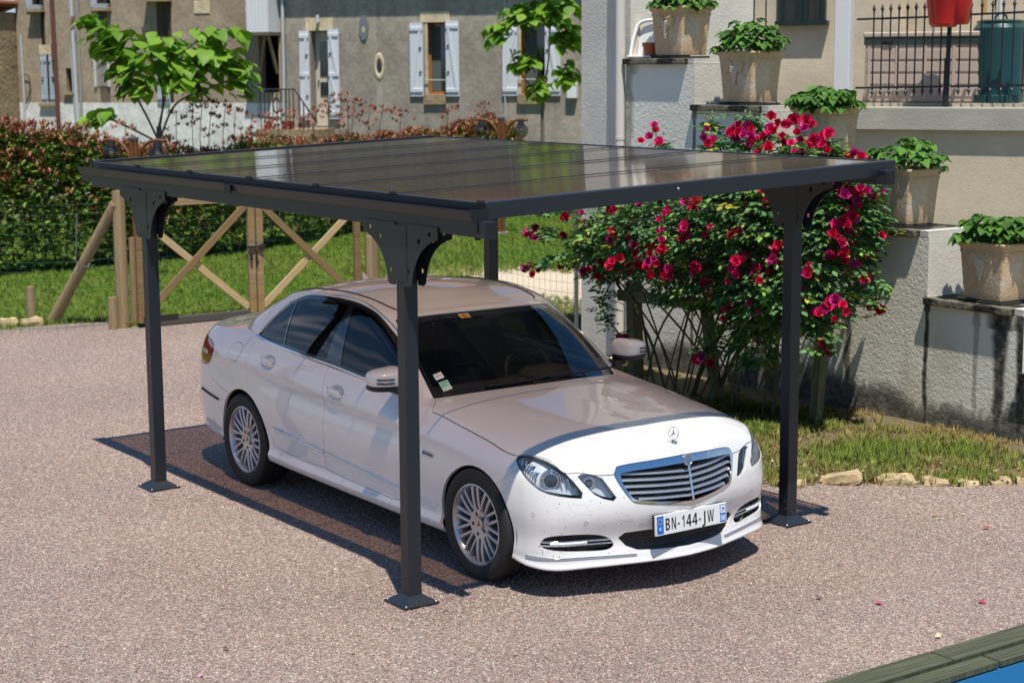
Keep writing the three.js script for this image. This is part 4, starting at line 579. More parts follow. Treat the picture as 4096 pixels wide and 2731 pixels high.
{ const mt = [std(lin(1, 0.98, 0.92), 0.95, { map: stoneTex.map, bumpMap: stoneTex.bump, bumpScale: 0.006 }), std(lin(0.92, 0.88, 0.8), 0.95, { map: stoneTex.map, bumpMap: stoneTex.bump, bumpScale: 0.006 })];
  [[0.9, -2.16, 0.2, 'small rounded edging stone half buried beside the right carport post'], [1.04, -2.46, 0.38, 'largest pale edging stone tilted up beside the lawn corner'], [1.28, -2.76, 0.34, 'flat pale edging stone with a split end in the grass edge'], [1.46, -2.98, 0.26, 'low edging stone between the flat stone and the sunken ones'], [1.58, -3.14, 0.26, 'sunken edging stone almost covered by dry grass'], [1.72, -3.34, 0.2, 'small sunken edging stone towards the wall end'], [1.85, -3.52, 0.32, 'last edging stone near the stained wall foot']].forEach(([x, z, w, l], i) => { const g = rock(i + 2, w * 0.8, 0.075, 0.14), m = single('edging_stone', g, mt[i % 2], l, 'stone', 'stones edging the verge'); m.position.set(x, [0.006, 0.03, 0.016, 0.004, -0.006, -0.004, 0.0][i], z); m.rotation.set(0.15 * (i % 3 - 1), 0.75 + 0.25 * Math.sin(i * 3), i === 1 ? 0.16 : 0.04); });
  [[-9.98, -0.32, 0.42, 'long flat field stone at the left edge of the gravel'], [-9.84, -0.66, 0.26, 'short field stone beside the leaning brace foot']].forEach(([x, z, w, l], i) => { const m = single('field_stone', rock(i + 20, w, 0.1, 0.16), mt[1], l, 'stone', 'stones at the gravel edge'); m.position.set(x, 0.03, z); m.rotation.y = 1.4; }); }
// fallen petals and leaves on the gravel
{ const r = rng(51), g = new THREE.CircleGeometry(0.5, 6).rotateX(-Math.PI / 2); const p = g.attributes.position; for (let i = 0; i < p.count; i++) p.setY(i, 0.5 * (p.getX(i) ** 2 - p.getZ(i) ** 2) + 0.1); g.computeVertexNormals(); const e = new THREE.Euler(), q = new THREE.Quaternion(), cols = [[0.5, 0.02, 0.12], [0.4, 0.03, 0.09], [0.35, 0.36, 0.06], [0.4, 0.25, 0.08], [0.3, 0.33, 0.1], [0.55, 0.3, 0.35], [0.62, 0.55, 0.3]];
  scene.add(scatter('fallen_petal_litter', g, std(0xffffff, 0.8), 330, () => { const near = r() < 0.86, x = near ? lerp(-1.5, 2.4, r()) : lerp(-3, 3.7, r()), z = near ? vergeZ(x) - 1.0 + 1.15 * r() : lerp(-3.2, 3.6, r()); if (z < -4.4) return null; const s = 0.015 + 0.02 * r(); e.set((r() - 0.5) * 0.8, r() * 6, (r() - 0.5) * 0.8); q.setFromEuler(e); return [new THREE.Matrix4().compose(V(x, near ? 0.04 : 0.012, z), q, V(s * 1.3, s, s)), cols[Math.floor(r() * cols.length)]]; }, 'stuff', 'fallen rose petals and yellow leaves on grass and gravel', 'petals')); }
// pool corner
const greyWood = (() => { const n = 512; const f = (i, j) => { const x = i / n, y = j / n; return 0.62 * fbm(x * 3, y * 60, 4, 3, 60, 61) + 0.38 * fbm(x * 14, y * 200, 2, 14, 200, 62); }; return { map: tex(n, n, (i, j) => { const v = f(i, j), m = fbm(i / n * 4, j / n * 8, 3, 4, 8, 63), a = 0.25 + 0.5 * v; return [a * (0.9 - 0.1 * m), a * (0.9 - 0.02 * m), a * (0.78 - 0.16 * m)]; }), bump: tex(n, n, (i, j) => f(i, j), { color: false }) }; })();
const poolWood = std(lin(0.42, 0.42, 0.38), 0.85, { map: greyWood.map, bumpMap: greyWood.bump, bumpScale: 0.004 });
{ const o = thing('pool_edging', 'weathered grey timber boards edging the blue pool corner', 'pool edging', [3.90, 0, 0]);
  const swap = (g) => { const uv = g.attributes.uv; for (let i = 0; i < uv.count; i++) uv.setXY(i, uv.getY(i) * 0.6, uv.getX(i) * 1.3); return g; };
  part(o, 'board', swap(box(0.16, 0.04, 2.6, 0.08, 0.028, -1.42, 0.006)), poolWood); part(o, 'board', swap(box(0.16, 0.04, 2.6, 0.08, 0.028, 1.19, 0.006)), poolWood);
  part(o, 'board', swap(box(0.11, 0.035, 2.3, 0.237, 0.024, -1.45, 0.006)), poolWood); part(o, 'board', swap(box(0.11, 0.035, 2.6, 0.237, 0.024, 1.012, 0.006)), poolWood); part(o, 'bearer', box(0.06, 0.06, 6, 0.17, -0.08, 0), poolWood);
  structure('pool_liner', [box(0.02, 0.9, 6, 4.183, -0.45, 0), new THREE.PlaneGeometry(3, 6).rotateX(-Math.PI / 2).translate(5.66, -0.9, 0)], std(lin(0.015, 0.17, 0.36), 0.5), 'bright blue pool liner');
  structure('pool_water', new THREE.PlaneGeometry(3.2, 6, 40, 60).rotateX(-Math.PI / 2).translate(5.76, -0.12, 0), phys(lin(0.8, 0.93, 0.97), 0.02, { transmission: 1, thickness: 0, ior: 1.33 }), 'clear pool water'); }
// ---------------------------------------------------------------- carport
const coat = std(lin(0.0165, 0.0205, 0.029), 0.36);
const coatDark = std(lin(0.009, 0.010, 0.013), 0.5);
const zinc = std(lin(0.6, 0.6, 0.6), 0.35, { metalness: 1 });
const panelMat = (() => { const n = 256; const bump = tex(n, n, (i, j) => 0.5 + 0.5 * Math.cos(i / n * Math.PI * 2 * 16) * 0.5 + 0.25 * (fbm(i / n * 8, j / n * 2, 2, 8, 2, 71) - 0.5), { color: false, repeat: [6, 2] }), map = tex(n, n, (i, j) => { const d = hash2(i, j, 73) > 0.9985 ? 1 : 0, v = 0.9 + 0.1 * fbm(i / n * 24, j / n * 3, 3, 24, 3, 72); return d ? [1, 1, 0.95] : [v, v, v]; }, { repeat: [1.2, 1.2] }); return phys(lin(0.345, 0.235, 0.165), 0.045, { transmission: 0.82, thickness: 0, ior: 2.3, bumpMap: bump, bumpScale: 0.00006 }); })();
const barMat = phys(lin(0.34, 0.29, 0.26), 0.2, { transmission: 0.8, thickness: 0, ior: 1.9 });
const carport = thing('carport', 'anthracite metal carport with smoked roof panels standing over the white car', 'carport');
(() => {
  const xj = (i) => -2.724 + 0.835 * i, zl = 1.405, zh = -1.52, yl = 2.232, yh = 2.335, Y = (z) => lerp(yl, yh, (z - zl) / (zh - zl));
  // panels and glazing bars
  for (let i = 0; i < 6; i++) { const g = new THREE.PlaneGeometry(0.828, Math.hypot(zh - zl, yh - yl) - 0.02, 1, 1); g.rotateX(-Math.PI / 2); const a = Math.atan2(yh - yl, zl - zh); g.rotateX(a).translate(xj(i) + 0.4175, (yl + yh) / 2 - 0.004, (zl + zh) / 2); const uv = g.attributes.uv; for (let k = 0; k < 4; k++) uv.setXY(k, uv.getX(k) * 0.8, uv.getY(k) * 2.9); part(carport, 'roof_panel', g, panelMat); }
  for (let i = 1; i < 6; i++) { const g = new THREE.PlaneGeometry(0.016, Math.hypot(zh - zl, yh - yl)).rotateX(-Math.PI / 2).rotateX(Math.atan2(yh - yl, zl - zh)).translate(xj(i), (yl + yh) / 2 + 0.002, (zl + zh) / 2), b = part(carport, 'glazing_bar', g, barMat); part(b, 'ridge', bar([xj(i), Y(zl) + 0.003, zl + 0.01], [xj(i), Y(zh) + 0.003, zh], 0.007, 0.005), coat); };
  for (const [x, s] of [[-2.735, -1], [2.297, 1]]) { part(carport, 'side_profile', [bar([x, Y(zl) - 0.038, zl + 0.012], [x, Y(zh) - 0.038, zh - 0.01], 0.028, 0.085, 0.004), bar([x - s * 0.02, Y(zl) + 0.003, zl + 0.012], [x - s * 0.02, Y(zh) + 0.003, zh - 0.01], 0.05, 0.007, 0.002)], coat); if (s > 0) part(carport, 'rivet', new THREE.SphereGeometry(0.008, 10, 8).scale(0.4, 1, 1).translate(x + 0.015, Y(0.16) - 0.028, 0.16), zinc); }
  part(carport, 'rear_profile', bar([-2.735, yh - 0.014, zh - 0.016], [2.297, yh - 0.014, zh - 0.016], 0.03, 0.03, 0.003), coat);
  part(carport, 'eaves_profile', [bar([-2.735, yl - 0.003, zl + 0.006], [2.297, yl - 0.003, zl + 0.006], 0.03, 0.01, 0.003), bar([-2.735, yl - 0.03, zl + 0.0], [2.297, yl - 0.03, zl + 0.0], 0.018, 0.05)], coat);
  for (let i = 0; i <= 6; i++) part(carport, 'bar_end_cap', box(0.05, 0.02, 0.02, xj(i), yl + 0.006, zl + 0.028, 0.003), coatDark);
  // gutter: two lengths with a joint
  const gs = (x0, x1) => { const s = new THREE.Shape(); s.moveTo(0, 0.055); s.lineTo(0.004, 0.055); s.lineTo(0.004, 0.004); s.lineTo(0.075, 0.004); s.lineTo(0.09, 0.05); s.lineTo(0.105, 0.052); s.lineTo(0.105, 0.047); s.lineTo(0.094, 0.044); s.lineTo(0.079, -0.002); s.lineTo(0.06, -0.004); s.lineTo(0.058, -0.06); s.lineTo(0.0, -0.06); const g = new THREE.ExtrudeGeometry(s, { depth: x1 - x0, bevelEnabled: false }); return g.applyMatrix4(new THREE.Matrix4().makeBasis(V(0, 0, 1), V(0, 1, 0), V(-1, 0, 0)).setPosition(x1, 2.148, 1.408)); };
  part(carport, 'gutter', gs(-2.80, -0.36), coat); part(carport, 'gutter', gs(-0.358, 2.30), coat); part(carport, 'gutter_joint', bar([-0.40, 2.168, 1.507], [-0.32, 2.168, 1.507], 0.012, 0.06), coatDark);
  part(carport, 'gutter_end_cap', extr([[1.405, 2.205], [1.52, 2.203], [1.5, 2.145], [1.475, 2.14], [1.475, 2.085], [1.405, 2.085]], 0.012).applyMatrix4(new THREE.Matrix4().makeBasis(V(0, 0, 1), V(0, 1, 0), V(-1, 0, 0)).setPosition(2.312, 0, 0)), coatDark); part(carport, 'gutter_outlet', rod([2.28, 2.085, 1.45], [2.28, 2.05, 1.45], 0.016, 12), coatDark);
  // beams
  for (const [z, y] of [[1.43, 2.105], [-1.42, 2.245]]) { part(carport, 'beam', bar([-2.62, y, z], [2.37, y, z], 0.075, 0.085, 0.004), coat); part(carport, 'beam_end_cap', box(0.012, 0.08, 0.07, 2.374, y, z, 0.003), coatDark); }
  // posts with foot and arched brackets
  for (const [x, z, bt] of [[-1.73, 1.43, 2.07], [1.58, 1.43, 2.07], [1.58, -1.42, 2.21], [-1.73, -1.42, 2.21]]) {
    const p = part(carport, 'post', new RoundedBoxGeometry(0.084, bt - 0.02, 0.084, 2, 0.006).translate(x, (bt + 0.02) / 2, z), coat);
    const f = new THREE.CylinderGeometry(0.064, 0.155, 0.042, 4, 1).rotateY(Math.PI / 4).translate(x, 0.031, z); part(p, 'foot', [toCreasedNormals(f, 0.3), box(0.222, 0.008, 0.222, x, 0.008, z)], coat);
    for (const [a, b] of [[-1, -1], [1, -1], [1, 1], [-1, 1]]) part(p, 'anchor', new THREE.SphereGeometry(0.008, 8, 6).translate(x + a * 0.096, 0.014, z + b * 0.096), zinc);
    for (const [dx, dz, y] of [[0.0428, 0.022, 0.1], [0.0428, 0.022, 0.145], [0.0428, -0.022, 0.1], [0.0428, -0.022, 0.145], [0.022, 0.0428, 0.1], [-0.022, 0.0428, 0.1], [0.022, 0.0428, 0.145], [-0.022, 0.0428, 0.145]].slice(0, z < 0 ? 8 : 0)) part(p, 'bolt', new THREE.SphereGeometry(0.006, 8, 6).translate(x + dx, y, z + dz), coatDark);
    for (const s of [-1, 1]) for (const o of [-0.044, 0.044]) {
      const S = new THREE.Shape(); S.moveTo(0, 0.01); S.lineTo(0.33, 0.01); S.lineTo(0.33, -0.055); S.quadraticCurveTo(0.11, -0.10, 0.075, -0.31); S.lineTo(0.055, -0.325); S.lineTo(0, -0.325);
      for (const [hx, hy, hr] of [[0.255, -0.03, 0.013], [0.15, -0.075, 0.014], [0.045, -0.245, 0.013]]) { const h = new THREE.Path(); h.absarc(hx, hy, hr, 0, Math.PI * 2, true); S.holes.push(h); }
      const g = new THREE.ExtrudeGeometry(S, { depth: 0.005, bevelEnabled: false, curveSegments: 14 }); if (s < 0) g.applyMatrix4(new THREE.Matrix4().makeRotationY(Math.PI)).translate(0, 0, 0.005);
      part(carport, 'bracket', g.translate(x + s * 0.0425, bt + 0.01, z + o - 0.0025), coat);
    }
    part(carport, 'bracket_plate', [box(0.15, 0.3, 0.006, x, bt - 0.14, z + 0.0455), box(0.15, 0.3, 0.006, x, bt - 0.14, z - 0.0455)], coat);
  }
})();
// ---------------------------------------------------------------- stepped wall, pots, house on the right
const stucco = (() => { const n = 512; const h = (i, j) => 0.55 * fbm(i / n * 40, j / n * 40, 3, 40, 40, 81) + 0.45 * fbm(i / n * 110, j / n * 110, 2, 110, 110, 82); return { bump: tex(n, n, (i, j) => clamp((h(i, j) - 0.25) * 1.8), { color: false, repeat: [1.1, 1.1] }), map: tex(n, n, (i, j) => { const v = 0.86 + 0.16 * fbm(i / n * 5, j / n * 5, 4, 5, 5, 83) - 0.05 * h(i, j); return [v, v * 0.985, v * 0.955]; }, { repeat: [0.45, 0.45] }) }; })();
const stuccoMat = (r, g, b, bump = 0.002) => std(lin(r, g, b), 0.92, { map: stucco.map, bumpMap: stucco.bump, bumpScale: bump });
const wallWhite = stuccoMat(0.80, 0.79, 0.74), wallCream = stuccoMat(0.76, 0.68, 0.55, 0.0015), wallGrey = stuccoMat(0.5, 0.48, 0.42, 0.003);
const stainMat = (() => { // face of the stepped wall: x -4..2, y 0..3.2; streaks of black algae below the slabs, a dark damp foot
  const w = 1536, h = 820; const xs = [[0.045, 1.05, 0.022, 0.95], [-0.815, 1.58, 0.03, 0.7], [0.78, 0.99, 0.055, 0.95], [0.985, 1.0, 0.04, 1], [-1.81, 2.05, 0.03, 0.5], [-2.795, 2.53, 0.02, 0.75], [-3.745, 2.93, 0.06, 0.4], [0.55, 0.99, 0.02, 0.35], [1.25, 0.55, 0.06, 1], [1.5, 0.55, 0.05, 1]];
  return std(lin(0.97, 0.97, 0.96), 0.93, { bumpMap: (() => { const t = stucco.bump.clone(); t.repeat.set(1.1, 1.1); t.needsUpdate = true; return t; })(), bumpScale: 0.003, map: (() => { const t = tex(w, h, (i, j) => {
    const x = -4 + 6 * i / w, y = 3.2 * j / h, a = fbm(x * 2.2 + 20, y * 2.2 + 20, 4, 0, 0, 84), f = fbm(x * 26 + 9, y * 26 + 9, 3, 0, 0, 85); let r = 0.91 + 0.08 * (a - 0.5), g = 0.895 + 0.08 * (a - 0.5), b = 0.84 + 0.09 * (a - 0.5);
    const br = clamp((fbm(x * 3 + 3, y * 0.8 + 1, 3, 0, 0, 86) - 0.52) * 3) * 0.35 * sstep(1.5, 0.3, y); r = lerp(r, 0.6, br); g = lerp(g, 0.53, br); b = lerp(b, 0.42, br);
    let k = 0; for (const [cx, top, ww, st] of xs) { if (y > top) continue; const wob = cx + 0.03 * (fbm(y * 5 + cx * 9, cx, 2, 0, 0, 87) - 0.5), d = Math.abs(x - wob), wd = ww * (0.6 + 0.9 * fbm(y * 7, cx * 3, 2, 0, 0, 88)) * (top - y < 0.12 ? 1.7 : 1); k = Math.max(k, st * sstep(wd * 1.5, wd * 0.4, d) * (0.55 + 0.6 * f) * sstep(-0.2, 0.9, y + 0.7)); }
    const foot = 0.17 + 0.30 * (fbm(x * 1.7 + 4, 2, 3, 0, 0, 89) - 0.4) + 0.5 * sstep(0.7, 1.1, x) * f, kf = sstep(foot + 0.1, foot - 0.05, y + 0.12 * (f - 0.5)) * (0.5 + 0.5 * f); k = clamp(Math.max(k, kf * 0.9));
    return [lerp(r, 0.17, k), lerp(g, 0.16, k), lerp(b, 0.135, k)];
  }); t.wrapS = t.wrapT = THREE.ClampToEdgeWrapping; t.repeat.set(1 / 6, 1 / 3.2); t.offset.set(4 / 6, 0); return t; })() }); })();
const slabMat = (() => { const n = 256; const f = (i, j) => fbm(i / n * 12, j / n * 12, 4, 12, 12, 91); return std(lin(0.85, 0.85, 0.85), 0.95, { map: tex(n, n, (i, j) => { const v = f(i, j), m = clamp((fbm(i / n * 5, j / n * 5, 4, 5, 5, 92) - 0.45) * 6); return [lerp(0.22, 0.72, m) * (0.7 + 0.5 * v), lerp(0.21, 0.69, m) * (0.7 + 0.5 * v), lerp(0.18, 0.6, m) * (0.7 + 0.5 * v)]; }, { repeat: [1.6, 1.6] }), bumpMap: tex(n, n, f, { color: false, repeat: [1.6, 1.6] }), bumpScale: 0.01 }); })();
const slabDark = slabMat.clone(); slabDark.color = lin(0.4, 0.4, 0.38);
const treads = [[-3.785, 2.96], [-2.80, 2.54], [-1.81, 2.06], [-0.825, 1.58], [0.04, 1.05], [1.0, 0.57], [1.9, 0.2], [2.5, 0.1]];
{ const o = thing('stepped_wall', 'off-white rendered wall rising in steps towards the house, black-stained', 'wall', [0, 0, 0]);
  const s = [[-3.785, -0.2]]; for (let i = 0; i < 7; i++) s.push([treads[i][0], treads[i][1] - 0.055], [treads[i + 1][0], treads[i][1] - 0.055]); s.push([2.5, -0.2]);
  // each block of the wall, its front face stained, its end face clean
  for (let i = 0; i < 7; i++) { const [x0, y] = treads[i], x1 = treads[i + 1][0], h = y - 0.055;
    const f = new THREE.PlaneGeometry(x1 - x0, h + 0.2, 12, 12).translate((x0 + x1) / 2, (h - 0.2) / 2, -4.45), uv = f.attributes.uv, p = f.attributes.position; for (let k = 0; k < p.count; k++) uv.setXY(k, p.getX(k), p.getY(k)); part(o, 'wall_face', f, stainMat);
    part(o, 'wall_block', [box(0.012, h + 0.2, 0.588, x1 - 0.0062, (h - 0.2) / 2, -4.747), box(x1 - x0 - 0.014, h + 0.2, 0.57, (x0 + x1) / 2 - 0.006, (h - 0.2) / 2, -4.756)], wallWhite);
    part(o, 'coping', [box(x1 - x0 - (i < 6 ? 0.095 : 0), 0.055, 0.64, (x0 + x1) / 2 - (i ? 0.0 : 0) - (i < 6 ? 0.0475 : 0), y - 0.0275, -4.716, 0.008), ], slabDark); part(o, 'tread', box(x1 - x0 - 0.012, 0.05, 0.585, (x0 + x1) / 2 - 0.004, y - 0.026, -4.747), wallWhite); }
  { const r = rng(5), g = []; for (let i = 0; i < 90; i++) g.push(ico(0.012 + 0.02 * r(), 0).scale(1.3, 0.6, 1).translate(-0.58 + 0.42 * Math.pow(r(), 1.3), 1.575 - 0.05 * r(), -4.405 + 0.03 * r())); const m = part(o, 'moss', g, std(lin(0.11, 0.12, 0.02), 1), 'yellow-green moss on a slab edge'); m.userData.kind = 'stuff'; } }
// pots with grape relief
const terra = (() => { const n = 512; return { map: tex(n, n, (i, j) => { const a = fbm(i / n * 6, j / n * 6, 4, 6, 6, 95), b = fbm(i / n * 40, j / n * 40, 3, 40, 40, 96), k = clamp((a - 0.5) * 3); return [lerp(0.86, 0.90, k) * (0.92 + 0.14 * b), lerp(0.735, 0.83, k) * (0.92 + 0.14 * b), lerp(0.585, 0.73, k) * (0.9 + 0.16 * b)]; }, { repeat: [1.2, 1.2] }), bump: tex(n, n, (i, j) => fbm(i / n * 60, j / n * 60, 3, 60, 60, 97), { color: false, repeat: [1.2, 1.2] }) }; })();
const terraMat = std(lin(0.88, 0.86, 0.84), 0.85, { map: terra.map, bumpMap: terra.bump, bumpScale: 0.003 }), reliefMat = std(lin(0.68, 0.58, 0.45), 0.85), tileMat = std(lin(0.03, 0.028, 0.026), 0.8), soilMat = std(lin(0.05, 0.035, 0.025), 1);
function potBody(w, d, h) { // tapered, rounded-square, with a rolled rim
  const prof = [[0.80, 0.0], [0.815, 0.03], [0.88, 0.5], [0.93, 0.78], [0.935, 0.8], [0.955, 0.815], [0.955, 0.845], [0.94, 0.86], [0.97, 0.9], [1.03, 0.94], [1.05, 0.965], [1.045, 0.99], [1.0, 1.0], [0.93, 0.985], [0.9, 0.93], [0.88, 0.85]], pos = [], idx = [], uv = [];
  const ring = []; for (let c = 0; c < 4; c++) for (let i = 0; i <= 4; i++) { const a = c * Math.PI / 2 + i / 4 * Math.PI / 2, rr = 0.028, sx = c === 0 || c === 3 ? 1 : -1, sz = c < 2 ? 1 : -1; ring.push([sx * (w / 2 - rr) + rr * Math.cos(a), sz * (d / 2 - rr) + rr * Math.sin(a)]); } const N = ring.length;
  prof.forEach(([k, y]) => { for (let i = 0; i <= N; i++) { const [x, z] = ring[i % N]; pos.push(x * k, y * h, z * k); uv.push(Math.abs(z) / d > Math.abs(x) / w ? x : z, y * h); } });
  for (let j = 0; j < prof.length - 1; j++) for (let i = 0; i < N; i++) { const a = j * (N + 1) + i; idx.push(a, a + N + 1, a + 1, a + 1, a + N + 1, a + N + 2); }
  const g = new THREE.BufferGeometry(); g.setAttribute('position', new THREE.Float32BufferAttribute(pos, 3)); g.setAttribute('uv', new THREE.Float32BufferAttribute(uv, 2)); g.setIndex(idx); return toCreasedNormals(g, 0.42);
}
const potG = potBody(0.46, 0.40, 0.45), leafRelief = (() => { const s = new THREE.Shape(); s.moveTo(0, 0.01); s.bezierCurveTo(0.012, 0.05, 0.03, 0.05, 0.035, 0.075); s.bezierCurveTo(0.055, 0.05, 0.06, 0.075, 0.085, 0.07); s.bezierCurveTo(0.085, 0.045, 0.11, 0.045, 0.122, 0.025); s.bezierCurveTo(0.10, 0.01, 0.115, -0.015, 0.10, -0.03); s.bezierCurveTo(0.085, -0.02, 0.075, -0.06, 0.055, -0.06); s.bezierCurveTo(0.04, -0.03, 0.02, -0.04, 0, -0.015); return new THREE.ExtrudeGeometry(s, { depth: 0.008, bevelEnabled: true, bevelSize: 0.004, bevelThickness: 0.008, bevelSegments: 2, curveSegments: 5 }); })(), grapeG = ico(0.0125, 1);
const strawLeaf = (() => { const pos = [], idx = []; const n = 6; for (let i = 0; i <= n; i++) { const t = i / n, w = 0.36 * Math.sin(Math.PI * Math.pow(t, 0.8)) + 0.001, saw = 1 + 0.12 * (i % 2); for (const s of [-1, 0, 1]) pos.push(s * w * saw, -0.25 * t * t + Math.abs(s) * 0.14 * w * 3, t); } for (let i = 0; i < n; i++) for (const k of [0, 1]) { const a = i * 3 + k; idx.push(a, a + 3, a + 1, a + 1, a + 3, a + 4); } const g = new THREE.BufferGeometry(); g.setAttribute('position', new THREE.Float32BufferAttribute(pos, 3)); g.setIndex(idx); g.computeVertexNormals(); return g; })();
const foliage = (r, g, b, t = 0.35, rough = 0.6) => phys(lin(r, g, b), rough, { transmission: t, thickness: 0, specularIntensity: 0.35 });
const strawMats = [foliage(0.085, 0.21, 0.028), foliage(0.12, 0.28, 0.035), foliage(0.06, 0.15, 0.022)];
function strawberry(o, seed, sx, sz, h, n) { // a leafy mound: stalks with three leaflets
  const r = rng(seed), lists = [[], [], []], stalks = [];
  for (let i = 0; i < n; i++) { const a = r() * 6.283, q = Math.sqrt(r()), x = Math.cos(a) * q * sx, z = Math.sin(a) * q * sz, y = h * (0.25 + 0.75 * r()) * Math.sqrt(Math.max(0.12, 1 - 0.75 * q * q)); stalks.push(tube([[x * 0.3, -0.02, z * 0.3], [x * 0.7, y * 0.75, z * 0.7], [x, y, z]], 0.0022, 4, false, 4));
    const yaw = Math.atan2(x, z) + (r() - 0.5) * 1.6; for (let k = -1; k <= 1; k++) { const s = 0.075 + 0.05 * r(); lists[Math.floor(r() * 3)].push(place(strawLeaf, new THREE.Matrix4().makeTranslation(x, y, z).multiply(new THREE.Matrix4().makeRotationFromEuler(new THREE.Euler(0.35 * (r() - 0.2) + 0.15, yaw + k * 1.15, 0.5 * (r() - 0.5), 'YXZ'))).multiply(new THREE.Matrix4().makeScale(s, s, s)))); } }
  lists.forEach((l, i) => { const m = part(o, 'leaves', l, strawMats[i]); m.name = 'foliage'; m.userData.kind = 'stuff'; }); const m = part(o, 'stalks', stalks, std(lin(0.16, 0.2, 0.06), 0.8)); m.name = 'stem_mass'; m.userData.kind = 'stuff';
  const b = []; for (let i = 0; i < 9; i++) { const a = r() * 6.28, x = Math.cos(a) * sx * (0.7 + 0.3 * r()), z = Math.abs(Math.sin(a)) * sz * (0.7 + 0.3 * r()); part(o, 'berry', new THREE.SphereGeometry(0.009 + 0.004 * r(), 8, 6).scale(1, 1.2, 1).translate(x, 0.02 + 0.05 * r(), z), std(lin(0.36, 0.36, 0.08), 0.5)); }
}
const potPlaces = [[-3.235, 2.96, 'topmost grape-relief planter beside the small terracotta pot', 'strawberry plant cut by the top edge, in the topmost planter', 0.18], [-2.285, 2.54, 'second planter from the top, left of the white column', 'bushy strawberry plant in the second planter from the top', 0.33], [-1.335, 2.06, 'middle planter behind the red rose tops', 'low strawberry plant in the middle planter behind the roses', 0.20], [-0.42, 1.58, 'fourth planter down, above the mossy slab edge', 'large strawberry plant over the carport corner', 0.28], [0.545, 1.05, 'lowest planter beside the stained slab at the right', 'dense strawberry plant in the lowest planter', 0.27]];
potPlaces.forEach(([x, y, l, pl, h], i) => {
  const o = thing('grape_planter', `${l}`, 'planter', [x, y, -4.665], (hash2(i, 4) - 0.5) * 0.1, 'terracotta planters on the wall steps');
  part(o, 'pot', potG.clone().translate(0, 0.028, 0), terraMat); part(o, 'tile', box(0.42, 0.018, 0.36, 0.0, 0.01, 0.005), tileMat); part(o, 'tile', box(0.15, 0.014, 0.38, -0.14, 0.024, 0.01), tileMat); part(o, 'soil', new THREE.PlaneGeometry(0.4, 0.34).rotateX(-Math.PI / 2).translate(0, 0.42, 0), soilMat);
  const rz = 0.19, ry = 0.30, tilt = 0.045, R = new THREE.Matrix4().makeTranslation(-0.01, ry, rz - 0.004).multiply(new THREE.Matrix4().makeRotationX(tilt));
  for (const s of [-1, 1]) part(o, 'relief_leaf', place(leafRelief, R.clone().multiply(new THREE.Matrix4().makeTranslation(0, 0.012, s > 0 ? 0 : 0.006)).multiply(new THREE.Matrix4().makeRotationY(s > 0 ? 0 : Math.PI)).multiply(new THREE.Matrix4().makeRotationZ(0.3)).multiply(new THREE.Matrix4().makeScale(0.86, 0.8, 0.7)).multiply(new THREE.Matrix4().makeTranslation(0.03, 0, 0))), terraMat);
  const gr = []; [[0, 5], [1, 6], [2, 5], [3, 4], [4, 3], [5, 2], [6, 2], [7, 1], [8, 1]].forEach(([row, n]) => { for (let k = 0; k < n; k++) gr.push(place(grapeG, R.clone().multiply(new THREE.Matrix4().makeTranslation((k - (n - 1) / 2) * 0.0165 + 0.003 * (row % 2), 0.035 - row * 0.0185, 0.004)))); }); const m = part(o, 'relief_grapes', gr, reliefMat); m.name = 'grape_relief'; m.userData.kind = 'stuff';
  const q = thing('strawberry_plant', pl, 'plant', [x, y + 0.44, -4.665], 0, 'strawberry plants in the planters'); strawberry(q, 100 + i, 0.31, 0.26, h * 1.05, 74 + 14 * (i % 3));
});
{ const o = thing('flower_pot', 'small orange-brown plastic flower pot on the top slab', 'flower pot', [-3.56, 2.96, -4.56]); part(o, 'pot', toCreasedNormals(new THREE.LatheGeometry([[0.0, 0.002], [0.055, 0.002], [0.068, 0.11], [0.075, 0.112], [0.078, 0.15], [0.072, 0.15], [0.066, 0.11]].map((p) => new THREE.Vector2(...p)), 28), 0.5), std(lin(0.42, 0.12, 0.05), 0.5)); part(o, 'soil', new THREE.CircleGeometry(0.068, 20).rotateX(-Math.PI / 2).translate(0, 0.12, 0), soilMat); }
{ const o = thing('plastic_chair', 'white plastic chair back lying behind the small flower pot', 'chair', [-3.72, 2.965, -4.62], 0.35); const wp = std(lin(0.78, 0.78, 0.77), 0.35);
  part(o, 'back_frame', tube([[-0.09, 0, 0.12], [-0.085, 0.2, 0.05], [-0.05, 0.33, 0.0], [0.1, 0.36, -0.02], [0.3, 0.34, -0.02], [0.36, 0.2, 0.0]], 0.017, 10, false, 40), wp); part(o, 'back_panel', extr([[-0.07, 0.02], [-0.07, 0.2], [-0.035, 0.31], [0.1, 0.34], [0.3, 0.33], [0.35, 0.02]], 0.008).rotateX(-0.16), wp); part(o, 'seat_edge', box(0.4, 0.022, 0.16, 0.1, 0.014, 0.09, 0.008), wp); }
// white house corner with downpipe
{ const o = thing('house_corner', 'white rough-rendered house corner left of the stepped wall', 'wall', [0, 0, 0]); part(o, 'wall', box(0.77, 6.4, 1.6, -4.178, 3.0, -5.31), wallWhite); part(o, 'corner_strip', box(0.10, 6.4, 0.02, -3.75, 3.18, -5.02), wallWhite);
  const d = thing('downpipe', 'cream plastic downpipe between the white wall and the steps', 'downpipe', [-3.845, 0, -4.425]); part(d, 'pipe', new THREE.CylinderGeometry(0.047, 0.047, 6, 20).translate(0, 3.06, 0), std(lin(0.70, 0.66, 0.58), 0.45)); for (const y of [1.2, 2.2, 3.9]) part(d, 'clip', new THREE.CylinderGeometry(0.051, 0.051, 0.03, 20).translate(0, y, 0), std(lin(0.62, 0.58, 0.5), 0.5)); part(d, 'foot_bend', tube([[0, 0.1, 0], [0, 0.04, 0.02], [0, 0.01, 0.1]], 0.046, 12), std(lin(0.6, 0.57, 0.5), 0.5)); }
